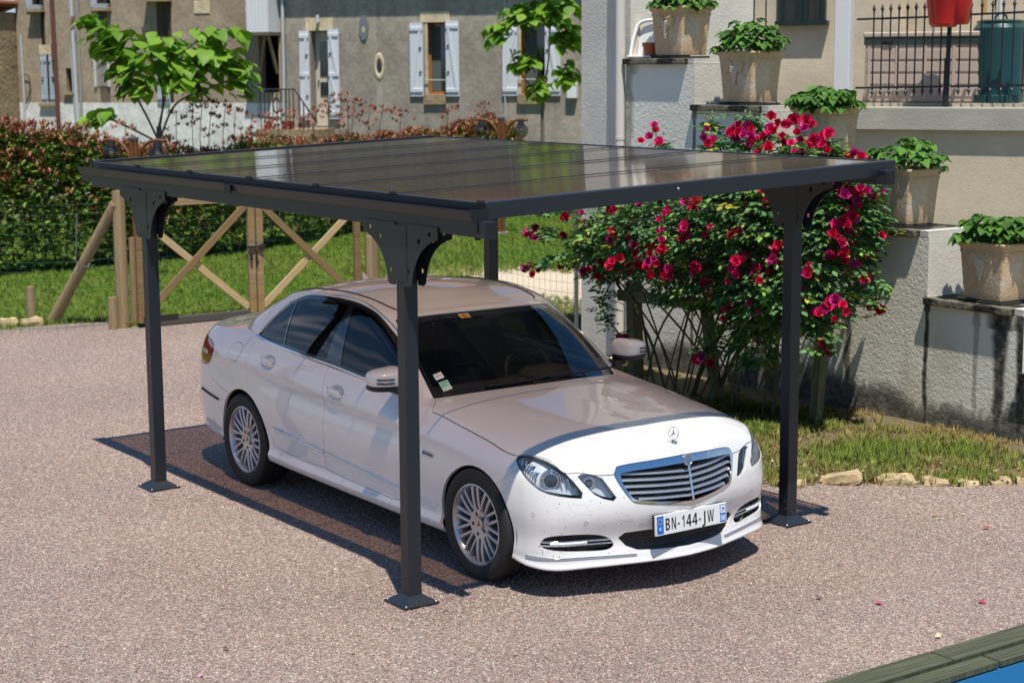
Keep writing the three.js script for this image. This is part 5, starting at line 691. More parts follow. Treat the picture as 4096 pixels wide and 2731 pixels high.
// terrace house behind
{ const U = V(0.878, 0, -0.478), Nn = V(0.478, 0, 0.878), O = V(-3.54, 0, -7.47), rot = Math.atan2(0.478, 0.878);
  const at = (u, n) => { const p = O.clone().addScaledVector(U, u).addScaledVector(Nn, n); return [p.x, 0, p.z]; };
  const H = thing('terrace_house', 'cream rendered house with a raised terrace behind the stepped wall', 'house', [O.x, 0, O.z], rot);
  part(H, 'wall', box(3.1, 7, 0.3, -1.45, 3.4, -1.2), wallCream); part(H, 'wall', box(4.5, 7, 0.3, 1.9, 3.4, -1.95), wallCream); part(H, 'terrace_wall', box(5.0, 2.4, 0.3, 2.2, 1.02, -0.16), wallCream); part(H, 'terrace_slab', box(5.6, 0.24, 2.0, 2.4, 2.33, -0.93, 0.012), stuccoMat(0.5, 0.49, 0.45, 0.002)); part(H, 'terrace_kerb', box(4.9, 0.035, 1.6, 2.3, 2.468, -1.05), stuccoMat(0.62, 0.57, 0.46, 0.002));
  const col = part(H, 'column', box(0.17, 3.2, 0.17, -0.2, 3.96, 0.08, 0.01), std(lin(0.72, 0.73, 0.74), 0.6)); part(H, 'side_wall', box(0.3, 2.4, 1.5, -0.2, 1.02, -0.8), wallCream);
  const gf = std(lin(0.012, 0.03, 0.026), 0.4), gw = part(H, 'window', box(0.5, 1.3, 0.05, -0.98, 4.02, -1.04), phys(lin(0.03, 0.035, 0.035), 0.05, { clearcoat: 1 })); for (const x of [-1.22, -1.0, -0.94, -0.74]) part(gw, 'frame', box(0.05, 1.36, 0.08, x, 4.02, -1.02), gf); part(gw, 'sill', box(0.6, 0.05, 0.12, -0.98, 3.35, -1.0), gf);
  // stair handrail rods
  const hr = thing('stair_handrail', 'thin dark green stair railing behind the upper planters', 'railing', at(-0.2, 0.35), rot); for (let i = 0; i < 8; i++) part(hr, 'rod', rod([-1.55 + i * 0.13, 2.3, 0], [-1.55 + i * 0.13, 4.3, 0], 0.008, 6), gf); part(hr, 'rail', bar([-1.75, 4.2, 0], [-0.4, 4.2, 0], 0.03), gf);
  const iron = std(lin(0.012, 0.016, 0.016), 0.45);
  const finial = toCreasedNormals(new THREE.LatheGeometry([[0, 0], [0.012, 0.004], [0.009, 0.02], [0.021, 0.04], [0.015, 0.055], [0.006, 0.075], [0, 0.1]].map((p) => new THREE.Vector2(...p)), 10), 0.6);
  const rl = thing('terrace_railing', 'black wrought-iron terrace railing with arrow finials', 'railing', at(0, -0.12), rot);
  const spikes = []; for (let i = 0; i < 9; i++) spikes.push(0.06 + i * 0.0885); for (let i = 0; i < 14; i++) spikes.push(0.96 + i * 0.108);
  for (const u of spikes) { const y = 2.64 + 0.02 * u, t = part(rl, 'spindle', rod([u, y - 0.03, 0], [u, y + 0.78, 0], 0.0085, 8), iron); part(t, 'finial', finial.clone().translate(u, y + 0.78, 0), iron); part(t, 'finial', finial.clone().rotateX(Math.PI).translate(u, y, 0), iron); }
  part(rl, 'rail', bar([-0.12, 3.36, 0], [0.8, 3.375, 0], 0.018, 0.022), iron); part(rl, 'rail', bar([-0.12, 2.645, 0], [0.8, 2.66, 0], 0.018, 0.022), iron); part(rl, 'rail', bar([0.88, 3.385, 0], [2.5, 3.43, 0], 0.018, 0.022), iron); part(rl, 'rail', bar([0.88, 2.66, 0], [2.5, 2.69, 0], 0.018, 0.022), iron); part(rl, 'post', rod([0.84, 2.45, 0.02], [0.86, 3.46, 0.02], 0.024, 10), iron); part(rl, 'post_sleeve', rod([0.84, 2.42, 0.02], [0.845, 2.95, 0.02], 0.032, 10), iron);
  part(single('cable', tube([at(-0.12, 0.02).map((v, i) => (i === 1 ? 3.6 : v)), at(0.35, -0.05).map((v, i) => (i === 1 ? 3.61 : v)), at(0.78, -0.1).map((v, i) => (i === 1 ? 3.66 : v))], 0.012, 6), iron, 'thin black cable stretched from the white column above the railing', 'cable'), 'eye_ring', new THREE.TorusGeometry(0.02, 0.005, 6, 12).translate(...at(-0.12, 0.02).map((v, i) => (i === 1 ? 3.6 : v))), iron);
  // storage box, bin, red planter
  const bx = thing('storage_box', 'beige plastic storage chest with a dark green band behind the railing', 'storage box', at(0.55, -0.65), rot), bm = std(lin(0.52, 0.42, 0.35), 0.55), gb = std(lin(0.03, 0.05, 0.045), 0.5);
  part(bx, 'body', box(1.3, 0.62, 0.5, 0, 2.8, 0, 0.015), bm); part(bx, 'lid', box(1.34, 0.055, 0.54, 0, 3.2, 0, 0.015), bm); part(bx, 'band', box(1.32, 0.08, 0.52, 0, 3.135, 0), gb); part(bx, 'plinth', box(1.28, 0.03, 0.48, 0, 2.49, 0), gb); for (let i = 0; i < 5; i++) part(bx, 'panel_rib', box(0.03, 0.56, 0.02, -0.6 + i * 0.3, 2.8, 0.255), bm); for (let k = 0; k < 4; k++) part(bx, 'slat', box(1.25, 0.09, 0.012, 0, 2.6 + k * 0.13, 0.252), bm); part(bx, 'latch', box(0.12, 0.02, 0.02, -0.4, 3.13, 0.265), std(lin(0.01, 0.01, 0.01), 0.6));
  const bn = thing('green_bin', 'dark teal green rounded barrel on the terrace behind the railing', 'barrel', at(1.28, -0.6), rot), bg = phys(lin(0.006, 0.05, 0.052), 0.35, { clearcoat: 0.3 }); part(bn, 'body', toCreasedNormals(new THREE.LatheGeometry([[0.27, 2.46], [0.275, 2.56], [0.265, 2.6], [0.28, 3.15], [0.275, 3.26], [0.24, 3.30], [0.245, 3.33], [0.2, 3.345], [0, 3.35]].map((p) => new THREE.Vector2(...p)), 36), 0.4), bg); for (const a of [-0.5, 0.1, 0.7]) part(bn, 'foot_panel', box(0.16, 0.1, 0.03, 0, 2.52, 0.285, 0.01).rotateY(a), bg); part(bn, 'handle', new THREE.TorusGeometry(0.06, 0.012, 6, 16, Math.PI).translate(0, 3.35, 0), bg);
  const rp = thing('red_planter', 'bright red rounded plastic planter hung on the railing post', 'planter', at(0.83, 0.06), rot), rm = phys(lin(0.55, 0.008, 0.012), 0.3, { clearcoat: 0.5 }); part(rp, 'pot', toCreasedNormals(new THREE.LatheGeometry([[0, 3.26], [0.12, 3.262], [0.15, 3.3], [0.19, 3.6], [0.2, 3.62], [0.2, 3.66], [0.18, 3.66]].map((p) => new THREE.Vector2(...p)), 32), 0.5), rm); part(rp, 'side_wing', toCreasedNormals(new THREE.LatheGeometry([[0, 3.285], [0.08, 3.285], [0.1, 3.32], [0.13, 3.6], [0, 3.62]].map((p) => new THREE.Vector2(...p)), 24), 0.5).translate(0.16, 0, 0), rm); part(rp, 'tip', rod([-0.1, 3.2, 0.02], [-0.1, 3.27, 0.02], 0.012, 8), zinc);
  const um = thing('folded_parasol', 'folded dark green parasol rising above the green barrel', 'parasol', at(1.2, -0.7), rot); part(um, 'canopy', new THREE.ConeGeometry(0.09, 1.2, 12).rotateX(Math.PI).translate(0, 3.98, 0), bg); part(um, 'pole', rod([0.05, 3.3, 0], [0.05, 4.6, 0], 0.02, 10), std(lin(0.7, 0.7, 0.7), 0.4)); part(um, 'strap', rod([-0.12, 3.4, 0], [-0.13, 4.5, 0], 0.03, 8), std(lin(0.5, 0.3, 0.08), 0.7));
  for (const [u, y, hh, c] of [[3.35, 0, 1.6, 1]]) part(H, 'low_pier', box(0.5, 1.55, 0.4, 2.05, 0.6, 1.0), wallCream); }
// ---------------------------------------------------------------- rose bush on its frame
{ const wood = std(lin(0.75, 0.7, 0.62), 0.85, { map: greyWood.map, bumpMap: greyWood.bump, bumpScale: 0.003 });
  const o = thing('rose_trellis', 'grey timber support frame under the rose bush', 'plant support', [0, 0, 0]);
  part(o, 'rail', bar([-0.32, 0.905, -3.69], [-1.62, 0.86, -3.69], 0.03, 0.10), wood); part(o, 'rail', bar([-1.66, 0.86, -3.69], [-2.95, 0.82, -3.69], 0.03, 0.10), wood);
  part(o, 'post', bar([-0.5, -0.05, -3.76], [-0.4, 0.96, -3.755], 0.085, 0.085, 0.006), wood); part(o, 'post', bar([-1.62, -0.05, -3.72], [-1.82, 0.82, -3.755], 0.085, 0.085, 0.006), wood); part(o, 'post', bar([-2.8, -0.05, -3.78], [-2.83, 0.95, -3.77], 0.11, 0.11, 0.006), wood); for (const y of [0.89, 0.925]) part(o, 'screw', new THREE.SphereGeometry(0.007, 8, 6).translate(-0.345, y, -3.673), std(lin(0.05, 0.05, 0.05), 0.5)); }
{ const o = thing('rose_bush', 'large climbing rose bush covered in crimson blooms beside the car', 'rose bush', [0, 0, 0]);
  const r = rng(77), blobs = [[-1.75, 1.52, -3.55, 0.95, 0.42, 0.55], [-0.98, 1.6, -3.6, 0.75, 0.6, 0.55], [-0.55, 1.45, -3.75, 0.5, 0.7, 0.45], [-2.7, 1.38, -3.65, 0.55, 0.34, 0.4], [-1.2, 2.05, -3.75, 0.7, 0.3, 0.4], [-0.65, 1.93, -3.8, 0.48, 0.34, 0.4], [-0.75, 1.02, -3.5, 0.55, 0.3, 0.35], [-3.15, 1.2, -3.7, 0.3, 0.28, 0.28], [-1.6, 1.12, -3.5, 0.7, 0.24, 0.4], [-0.28, 1.72, -3.85, 0.28, 0.4, 0.32], [-0.9, 0.68, -3.45, 0.16, 0.22, 0.15], [-0.62, 1.15, -3.4, 0.35, 0.2, 0.3]];
  const surf = (k) => { const b = blobs[k], a = r() * 6.283, c = 2 * r() - 1, s = Math.sqrt(1 - c * c), rad = Math.pow(r(), 0.22); return [V(b[0] + b[3] * s * Math.cos(a) * rad, b[1] + b[4] * c * rad, b[2] + b[5] * s * Math.sin(a) * rad), V(s * Math.cos(a) / b[3], c / b[4], s * Math.sin(a) / b[5]).normalize()]; };
  const wsum = blobs.map((b) => b[3] * b[4] + b[4] * b[5]), tot = wsum.reduce((a, b) => a + b), pick = () => { let t = r() * tot; for (let i = 0; i < blobs.length; i++) { t -= wsum[i]; if (t <= 0) return i; } return 0; };
  // sprays: stem tips that reach out of the mass
  const sprays = [[[-2.9, 1.35, -3.55], [-3.4, 1.55, -3.45], [-3.75, 1.58, -3.4]], [[-3.0, 1.2, -3.5], [-3.45, 1.32, -3.4], [-3.8, 1.36, -3.35]], [[-3.0, 1.15, -3.5], [-3.5, 1.1, -3.4], [-3.75, 1.02, -3.3]], [[-2.9, 1.0, -3.6], [-2.95, 0.75, -3.5], [-2.55, 0.45, -3.45]], [[-2.0, 1.8, -3.75], [-2.35, 2.1, -3.75], [-2.42, 2.27, -3.72]], [[-1.6, 2.0, -3.8], [-1.72, 2.3, -3.75], [-1.74, 2.44, -3.72]], [[-0.5, 2.1, -3.8], [-0.35, 2.26, -3.75], [-0.25, 2.25, -3.7]], [[-0.2, 1.85, -3.85], [-0.08, 1.92, -3.8], [-0.02, 1.98, -3.75]], [[-0.1, 1.35, -3.9], [0.02, 1.15, -3.88], [0.04, 1.0, -3.85]], [[-0.2, 0.95, -3.6], [-0.12, 0.8, -3.5], [-0.1, 0.72, -3.45]], [[-1.1, 0.9, -3.4], [-1.2, 0.65, -3.3], [-1.28, 0.5, -3.25]], [[-1.0, 2.2, -3.7], [-1.1, 2.4, -3.65], [-1.15, 2.46, -3.6]]];
  const stemMat = std(lin(0.09, 0.10, 0.045), 0.8), caneMat = std(lin(0.11, 0.085, 0.055), 0.85);
  for (const s of sprays) part(o, 'stem', tube(s, 0.007, 5, false, 12), stemMat);
  for (let i = 0; i < 26; i++) { const x0 = lerp(-2.5, -0.8, r()), z0 = -3.75 + 0.3 * (r() - 0.3), b = blobs[Math.floor(r() * 9)], x1 = b[0] + (r() - 0.5) * b[3], y1 = b[1], z1 = b[2] + (r() - 0.5) * 0.3; part(o, 'cane', tube([[x0, -0.02, z0], [lerp(x0, x1, 0.25) + (r() - 0.5) * 0.12, y1 * 0.38, lerp(z0, z1, 0.3)], [lerp(x0, x1, 0.65) + (r() - 0.5) * 0.15, y1 * 0.75, lerp(z0, z1, 0.7)], [x1, y1, z1]], 0.006 + 0.009 * r(), 5, false, 14), i % 3 ? caneMat : stemMat); }
  // leaves: a stalk with five leaflets, many copies
  const leaflet = (() => { const pos = [], idx = [], n = 4; for (let i = 0; i <= n; i++) { const t = i / n, w = 0.3 * Math.sin(Math.PI * Math.pow(t, 0.85)) + 0.001; for (const s of [-1, 0, 1]) pos.push(s * w, Math.abs(s) * 0.1 - 0.12 * t * t, t); } for (let i = 0; i < n; i++) for (const k of [0, 1]) { const a = i * 3 + k; idx.push(a, a + 3, a + 1, a + 1, a + 3, a + 4); } const g = new THREE.BufferGeometry(); g.setAttribute('position', new THREE.Float32BufferAttribute(pos, 3)); g.setIndex(idx); g.computeVertexNormals(); return g; })();
  const sprig = join([[0, 0.55, 0, 1], [-0.05, 0.35, 1.2, 0.85], [0.05, 0.35, -1.2, 0.85], [-0.04, 0.1, 1.35, 0.7], [0.04, 0.1, -1.35, 0.7]].map(([x, z, a, s]) => place(leaflet, new THREE.Matrix4().makeTranslation(x, 0, z).multiply(new THREE.Matrix4().makeRotationY(-a)).multiply(new THREE.Matrix4().makeScale(s * 0.55, s * 0.55, s * 0.55)))));
  const e = new THREE.Euler(), q = new THREE.Quaternion(), leafAt = (p, n) => { const yaw = Math.atan2(n.x, n.z) + (r() - 0.5) * 2.2; e.set(0.5 * (r() - 0.35) - 0.25 * n.y + 0.2, yaw, (r() - 0.5) * 0.9, 'YXZ'); q.setFromEuler(e); const s = 0.095 + 0.05 * r(); return new THREE.Matrix4().compose(p, q, V(s, s, s)); };
  const tint = () => { const t = r(), v = 0.7 + 0.6 * r(); return t < 0.035 ? [0.52 * v, 0.48 * v, 0.05 * v] : t < 0.3 ? [0.22 * v, 0.37 * v, 0.07 * v] : t < 0.72 ? [0.125 * v, 0.26 * v, 0.085 * v] : [0.08 * v, 0.18 * v, 0.065 * v]; };
  const lv = scatter('leaf_mass', sprig, phys(0xffffff, 0.42, { transmission: 0.25, thickness: 0, specularIntensity: 0.5 }), 7800, (i) => { let p, n; if (i < 460) { const s = sprays[i % sprays.length], c = new THREE.CatmullRomCurve3(s.map((a) => V(...a))), t = 0.15 + 0.85 * r(); p = c.getPoint(t).add(V((r() - 0.5) * 0.14, (r() - 0.5) * 0.12, (r() - 0.5) * 0.14)); n = V(r() - 0.5, 0.4, r() - 0.3).normalize(); } else [p, n] = surf(pick()); if (p.z < -4.38 || p.y < 0.25) return null; return [leafAt(p, n), tint()]; }, 'stuff', 'glossy dark green rose leaves'); lv.name = 'leaf_mass'; o.add(lv);
  // blooms: four shapes of cupped, ruffled petals
  const bloom = (seed, open) => { const rr = rng(seed), gs = []; const petal = (s, cup) => { const g = new THREE.PlaneGeometry(1, 1, 2, 2), p = g.attributes.position; for (let i = 0; i < p.count; i++) { const x = p.getX(i), y = p.getY(i) + 0.5, w = (0.5 + 0.6 * Math.sin(y * Math.PI * 0.62)), ruff = y > 0.8 ? 0.12 * Math.sin(x * 9 + rr() * 4) : 0; p.setXYZ(i, x * w * s, y * s * (1 - 0.15 * Math.abs(x)), (-cup * y * y + 0.25 * x * x * 4 * 0.3 + ruff) * s); } g.computeVertexNormals(); return g; };
    for (const [n, s, tilt, y0] of [[6, 1, lerp(0.75, 1.25, open), 0], [5, 0.78, lerp(0.45, 0.85, open), 0.06], [4, 0.5, 0.35, 0.1]]) for (let k = 0; k < n; k++) gs.push(place(petal(s * (0.85 + 0.3 * rr()), 0.25), new THREE.Matrix4().makeTranslation(0, y0, 0).multiply(new THREE.Matrix4().makeRotationY(k / n * 6.283 + rr() * 0.5 + s)).multiply(new THREE.Matrix4().makeRotationX(tilt + 0.3 * (rr() - 0.5))).multiply(new THREE.Matrix4().makeTranslation(0, 0, 0.05)))); return join(gs); };
  const forms = [bloom(1, 0.9), bloom(2, 0.4), bloom(3, 0.7), bloom(4, 0.1)], pm = [[0.72, 0.012, 0.10], [0.64, 0.008, 0.06], [0.76, 0.022, 0.19], [0.52, 0.008, 0.06], [0.66, 0.03, 0.25], [0.46, 0.02, 0.17]].map((c) => phys(lin(...c), 0.6, { transmission: 0.18, thickness: 0, specularIntensity: 0.25, sheen: 0.3, sheenColor: lin(0.9, 0.2, 0.4) }));
  const eye = std(lin(0.55, 0.42, 0.08), 0.8), eyeG = ico(0.2, 0).scale(1, 0.5, 1).translate(0, 0.14, 0);
  let n = 0; const add = (p, nn, s) => { if (n >= 292 || p.z < -4.36) return; const f = forms[Math.floor(r() * 4)], m = part(o, 'rose_bloom', f, pm[Math.floor(Math.pow(r(), 1.3) * pm.length)]); m.position.copy(p); m.quaternion.setFromUnitVectors(V(0, 1, 0), nn.clone().add(V((r() - 0.5) * 0.8, (r() - 0.5) * 0.8 + 0.15, (r() - 0.5) * 0.8)).normalize()); m.rotateY(r() * 6); m.scale.setScalar(s); if (r() < 0.25) part(m, 'stamens', eyeG, eye); n++; };
  const cluster = (p, nn, k, sp) => { for (let i = 0; i < k; i++) add(p.clone().add(V((r() - 0.5) * sp, (r() - 0.5) * sp, (r() - 0.5) * sp)), nn, 0.036 + 0.018 * r()); };
  const F = V(0.6, 0.35, 0.7).normalize();
  for (const s of sprays.slice(0, 3)) { const a = V(...s[2]); cluster(a, F, 4, 0.13); cluster(V(...s[1]), F, 2, 0.1); } for (const s of [sprays[3], sprays[8], sprays[9], sprays[10]]) cluster(V(...s[2]), F, 3, 0.11);
  for (const [x, y, z, k] of [[-2.42, 2.27, -3.72, 5], [-1.70, 2.3, -3.72, 4], [-1.15, 2.36, -3.6, 8], [-0.95, 2.38, -3.62, 8], [-0.7, 2.36, -3.6, 7], [-0.45, 2.36, -3.6, 8], [-0.3, 2.28, -3.65, 8], [-0.05, 1.96, -3.72, 9], [-0.18, 1.96, -3.7, 5], [-1.62, 1.24, -3.1, 9], [-2.02, 1.28, -3.1, 8], [-2.1, 1.75, -3.2, 5], [-1.35, 1.7, -3.2, 5], [-0.1, 1.0, -3.6, 9], [-0.15, 1.4, -3.65, 4], [-0.1, 1.6, -3.75, 5], [-1.45, 1.38, -3.1, 5]]) cluster(V(x + 0.06, y + 0.02, z + 0.12), F, k, 0.2);
  let guard = 0; const spot = () => { for (;;) { const [p, nn] = surf(pick()); if (guard++ > 9000) return [p, nn]; if (nn.dot(F) < 0.1 || (p.y < 0.95 && r() < 0.6) || p.x < -3.2) continue; p.addScaledVector(nn, 0.11); return [p, nn]; } };
  while (n < 292 && guard < 8000) { const [p, nn] = spot(); cluster(p, nn.clone().add(F).normalize(), 1 + Math.floor(r() * 3.4), 0.12); }
  // the smaller and half-hidden flowers and the buds
  const rest = []; for (let i = 0; i < 240; i++) { const [p, nn] = spot(), s = 0.02 + 0.018 * r(); p.addScaledVector(nn, -0.05); rest.push(place(forms[i % 4], new THREE.Matrix4().compose(p, new THREE.Quaternion().setFromUnitVectors(V(0, 1, 0), nn.clone().add(F).normalize()), V(s, s, s)))); } for (let k = 0; k < 3; k++) { const m = part(o, 'small_bloom_mass', rest.filter((_, i) => i % 3 === k), pm[k * 2]); m.userData.kind = 'stuff'; }
  const buds = []; for (const s of [sprays[5], sprays[4], sprays[11]]) for (let i = 0; i < 14; i++) { const a = V(...s[2]).add(V((r() - 0.5) * 0.16, (r() - 0.7) * 0.2, (r() - 0.5) * 0.16)); buds.push(place(ico(0.011, 0), M4(a.x, a.y, a.z, 0, 0, 0, [1, 1.7, 1]))); } part(o, 'bud_mass', buds, std(lin(0.2, 0.26, 0.1), 0.7)).userData.kind = 'stuff';
}
// ---------------------------------------------------------------- fence, gate, hedge, lamps, trees
const tanWood = (() => { const n = 512, f = (i, j) => 0.6 * fbm(i / n * 2, j / n * 40, 4, 2, 40, 101) + 0.4 * fbm(i / n * 10, j / n * 140, 2, 10, 140, 102); return { map: tex(n, n, (i, j) => { const v = f(i, j), g = fbm(i / n * 5, j / n * 5, 3, 5, 5, 103), a = 0.62 + 0.3 * v; return [a * 0.98, a * lerp(0.82, 0.9, g), a * lerp(0.58, 0.74, g)]; }), bump: tex(n, n, f, { color: false }) }; })();
const gateWood = std(lin(0.54, 0.50, 0.43), 0.85, { map: tanWood.map, bumpMap: tanWood.bump, bumpScale: 0.003 }), gateWoodB = std(lin(0.40, 0.34, 0.25), 0.85, { map: tanWood.map, bumpMap: tanWood.bump, bumpScale: 0.003 }), paleWood = std(lin(0.86, 0.82, 0.72), 0.85, { map: tanWood.map, bumpMap: tanWood.bump, bumpScale: 0.004 }), greyPost = std(lin(0.56, 0.54, 0.5), 0.88, { map: tanWood.map, bumpMap: tanWood.bump, bumpScale: 0.006 });
const wireMat = std(lin(0.03, 0.10, 0.07), 0.5, { metalness: 0.2 }), iron2 = std(lin(0.02, 0.02, 0.022), 0.5);
const roundPost = (x, z, h, r, top = 0.9) => rod([x, -0.1, z], [x, h, z], r, 14, r * top);
const uvSwap = (g) => { const uv = g.attributes.uv; for (let i = 0; i < uv.count; i++) uv.setXY(i, uv.getY(i) * 1.2, uv.getX(i) * 0.5); return g; };
{ // gate: two leaves
  const leaf = (name, label, z0, z1, y0, y1, x, mid) => { const o = thing(name, label, 'gate', [x, 0, 0], 0, 'leaves of the wooden gate'); const t = 0.05, w = 0.085, B = (a, b, m, n, ww = w, tt = t) => part(o, n, bar([0, a[1], a[0]], [0, b[1], b[0]], tt, ww, 0.004), m);
    part(o, 'stile', box(0.05, y1 - 0.05, w, 0, (y1 + 0.05) / 2, z0, 0.004), gateWoodB); part(o, 'stile', box(0.05, y1 - 0.05, w, 0, (y1 + 0.05) / 2, z1, 0.004), gateWood); const dz = Math.sign(z1 - z0) * w / 2;
    part(o, 'top_rail', box(0.048, 0.08, Math.abs(z1 - z0) - w, 0, y1 - 0.045, (z0 + z1) / 2, 0.004), gateWood); part(o, 'bottom_rail', box(0.06, 0.08, Math.abs(z1 - z0) - w, 0, 0.05, (z0 + z1) / 2, 0.004), std(lin(0.075, 0.07, 0.062), 0.9));
    const a = [z0 + dz, 0.15], b = [z1 - dz, y1 - 0.1], c = [z0 + dz, y1 - 0.22], d = [z1 - dz, 0.12]; part(o, 'brace', bar([0.012, a[1], a[0]], [0.012, b[1], b[0]], 0.026, 0.08, 0.003), gateWoodB); part(o, 'brace', bar([-0.016, c[1], c[0]], [-0.016, d[1], d[0]], 0.026, 0.08, 0.003), paleWood);
    for (const y of [y1 - 0.045, 0.1]) part(o, 'hinge_strap', box(0.008, 0.06, 0.42, 0.03, y, z0 + dz * 5.2), iron2); return o; };
  const g1 = leaf('gate_leaf', 'left leaf of the timber farm gate with crossed braces', -1.60, -2.995, 0, 1.44, -8.9), g2 = leaf('gate_leaf', 'right leaf of the timber farm gate, partly behind the car roof', -4.42, -3.10, 0, 1.40, -8.9);
  part(g1, 'latch', [bar([0.04, 0.83, -2.93], [0.05, 0.83, -3.14], 0.02, 0.025), new THREE.TorusGeometry(0.035, 0.01, 6, 16).rotateY(Math.PI / 2).translate(0.045, 0.82, -3.12)], iron2); part(g1, 'padlock', box(0.03, 0.09, 0.03, 0.05, 0.72, -2.97, 0.006), iron2); part(g1, 'drop_bolt', bar([0.045, 0.62, -3.06], [0.045, 0.8, -3.03], 0.012), iron2);
  const wireLeaf = (o, z0, z1, y1) => { const v = [], h = []; for (let z = z0; z > z1; z -= 0.1) v.push(rod([-0.03, 0.05, z], [-0.03, y1, z], 0.0016, 3)); for (let y = 0.08; y < y1; y += 0.1) h.push(rod([-0.03, y, z0], [-0.03, y, z1], 0.0016, 3)); const m = part(o, 'wire_mesh', [...v, ...h], wireMat); m.userData.kind = 'stuff'; }; wireLeaf(g1, -1.65, -2.96, 1.36); wireLeaf(g2, -3.12, -4.4, 1.32);
}
const post = (label, x, z, h, r, extra) => { const o = thing('fence_post', label, 'post', [x, 0, z], 0, 'round wooden fence posts'); part(o, 'shaft', uvSwap(rod([0, -0.1, 0], [0, h, 0], r, 16, r * 0.94)), greyPost); part(o, 'cap', new THREE.CircleGeometry(r * 0.94, 16).rotateX(-Math.PI / 2).translate(0, h + 0.001, 0), greyPost); return o; };
post('tall grey round post left of the gate, wire looped round it', -9.05, -1.44, 1.54, 0.075); post('thin short post close behind the gate hinge post', -9.15, -1.62, 1.0, 0.035); post('low square-cut stub at the foot of the tall post', -9.0, -1.30, 0.36, 0.055); post('tall grey round post right of the gate', -8.85, -4.60, 1.38, 0.085); post('short pale post in front of the right gate post', -8.62, -4.44, 0.88, 0.06); post('weathered dark stump beside the leaning brace', -10.05, -0.74, 0.42, 0.055);
{ const o = thing('leaning_brace', 'long round timber leaning against the tall fence post', 'brace', [0, 0, 0]); part(o, 'log', uvSwap(rod([-9.95, -0.05, -0.92], [-9.05, 1.40, -1.40], 0.068, 14, 0.06)), greyPost); const p = thing('leaning_brace', 'pale timber leaning on the right gate post behind the carport post', 'brace', [0, 0, 0]); part(p, 'log', uvSwap(rod([-8.8, 1.30, -4.64], [-7.55, 0.15, -4.72], 0.062, 14, 0.055)), greyPost); part(single('bent_wire', tube([[-9.3, 1.3, -1.05], [-9.28, 1.0, -1.02], [-9.22, 0.72, -1.0], [-9.2, 0.7, -1.12]], 0.0055, 6), std(lin(0.3, 0.3, 0.3), 0.4, { metalness: 0.8 }), 'bent grey steel hook hanging on the leaning timber', 'hook'), 'hook_end', rod([-9.2, 0.7, -1.12], [-9.2, 0.74, -1.13], 0.009, 6), zinc); }
function wireFence(label, a, b, h, name = 'wire_fence') { const o = thing(name, label, 'wire fence', [0, 0, 0]); const L = Math.hypot(b[0] - a[0], b[1] - a[1]), n = Math.round(L / 0.1), v = [], r = rng(Math.round(L * 100)); const P = (t, y) => [lerp(a[0], b[0], t) + 0.006 * Math.sin(y * 9 + t * 40), y, lerp(a[1], b[1], t) + 0.006 * Math.cos(y * 7 + t * 31)]; for (let i = 0; i <= n; i++) { const t = i / n; for (let k = 0; k < 3; k++) v.push(rod(P(t, h * k / 3), P(t, h * (k + 1) / 3), 0.0015, 3)); } const m = part(o, 'vertical_wire_mesh', v, wireMat); m.userData.kind = 'stuff'; for (let y = 0.06; y <= h + 0.01; y += 0.105) { const th = Math.abs(((y - 0.06) / 0.105) % 5) < 0.5; const pts = []; for (let k = 0; k <= 12; k++) { const t = k / 12, q = P(t, y - 0.02 * Math.sin(t * Math.PI * 3)); pts.push(q); } part(o, 'line_wire', tube(pts, th ? 0.003 : 0.0016, 4, false, 24), wireMat); } return o; }
wireFence('green wire mesh fence left of the gate in front of the hedge', [-9.05, -1.4], [-9.9, 2.2], 1.42);
wireFence('green wire mesh fence between the gate and the white house corner', [-8.8, -4.62], [-4.66, -4.56], 1.36);
{ const o = thing('steel_post', 'slim grey steel fence post at the white house corner', 'post', [-4.66, 0, -4.52]); part(o, 'tube', rod([0, -0.1, 0], [0, 1.42, 0], 0.022, 12), std(lin(0.2, 0.21, 0.22), 0.45, { metalness: 0.6 })); part(o, 'cap', new THREE.SphereGeometry(0.024, 12, 8, 0, 6.3, 0, 1.6).translate(0, 1.42, 0), iron2); }
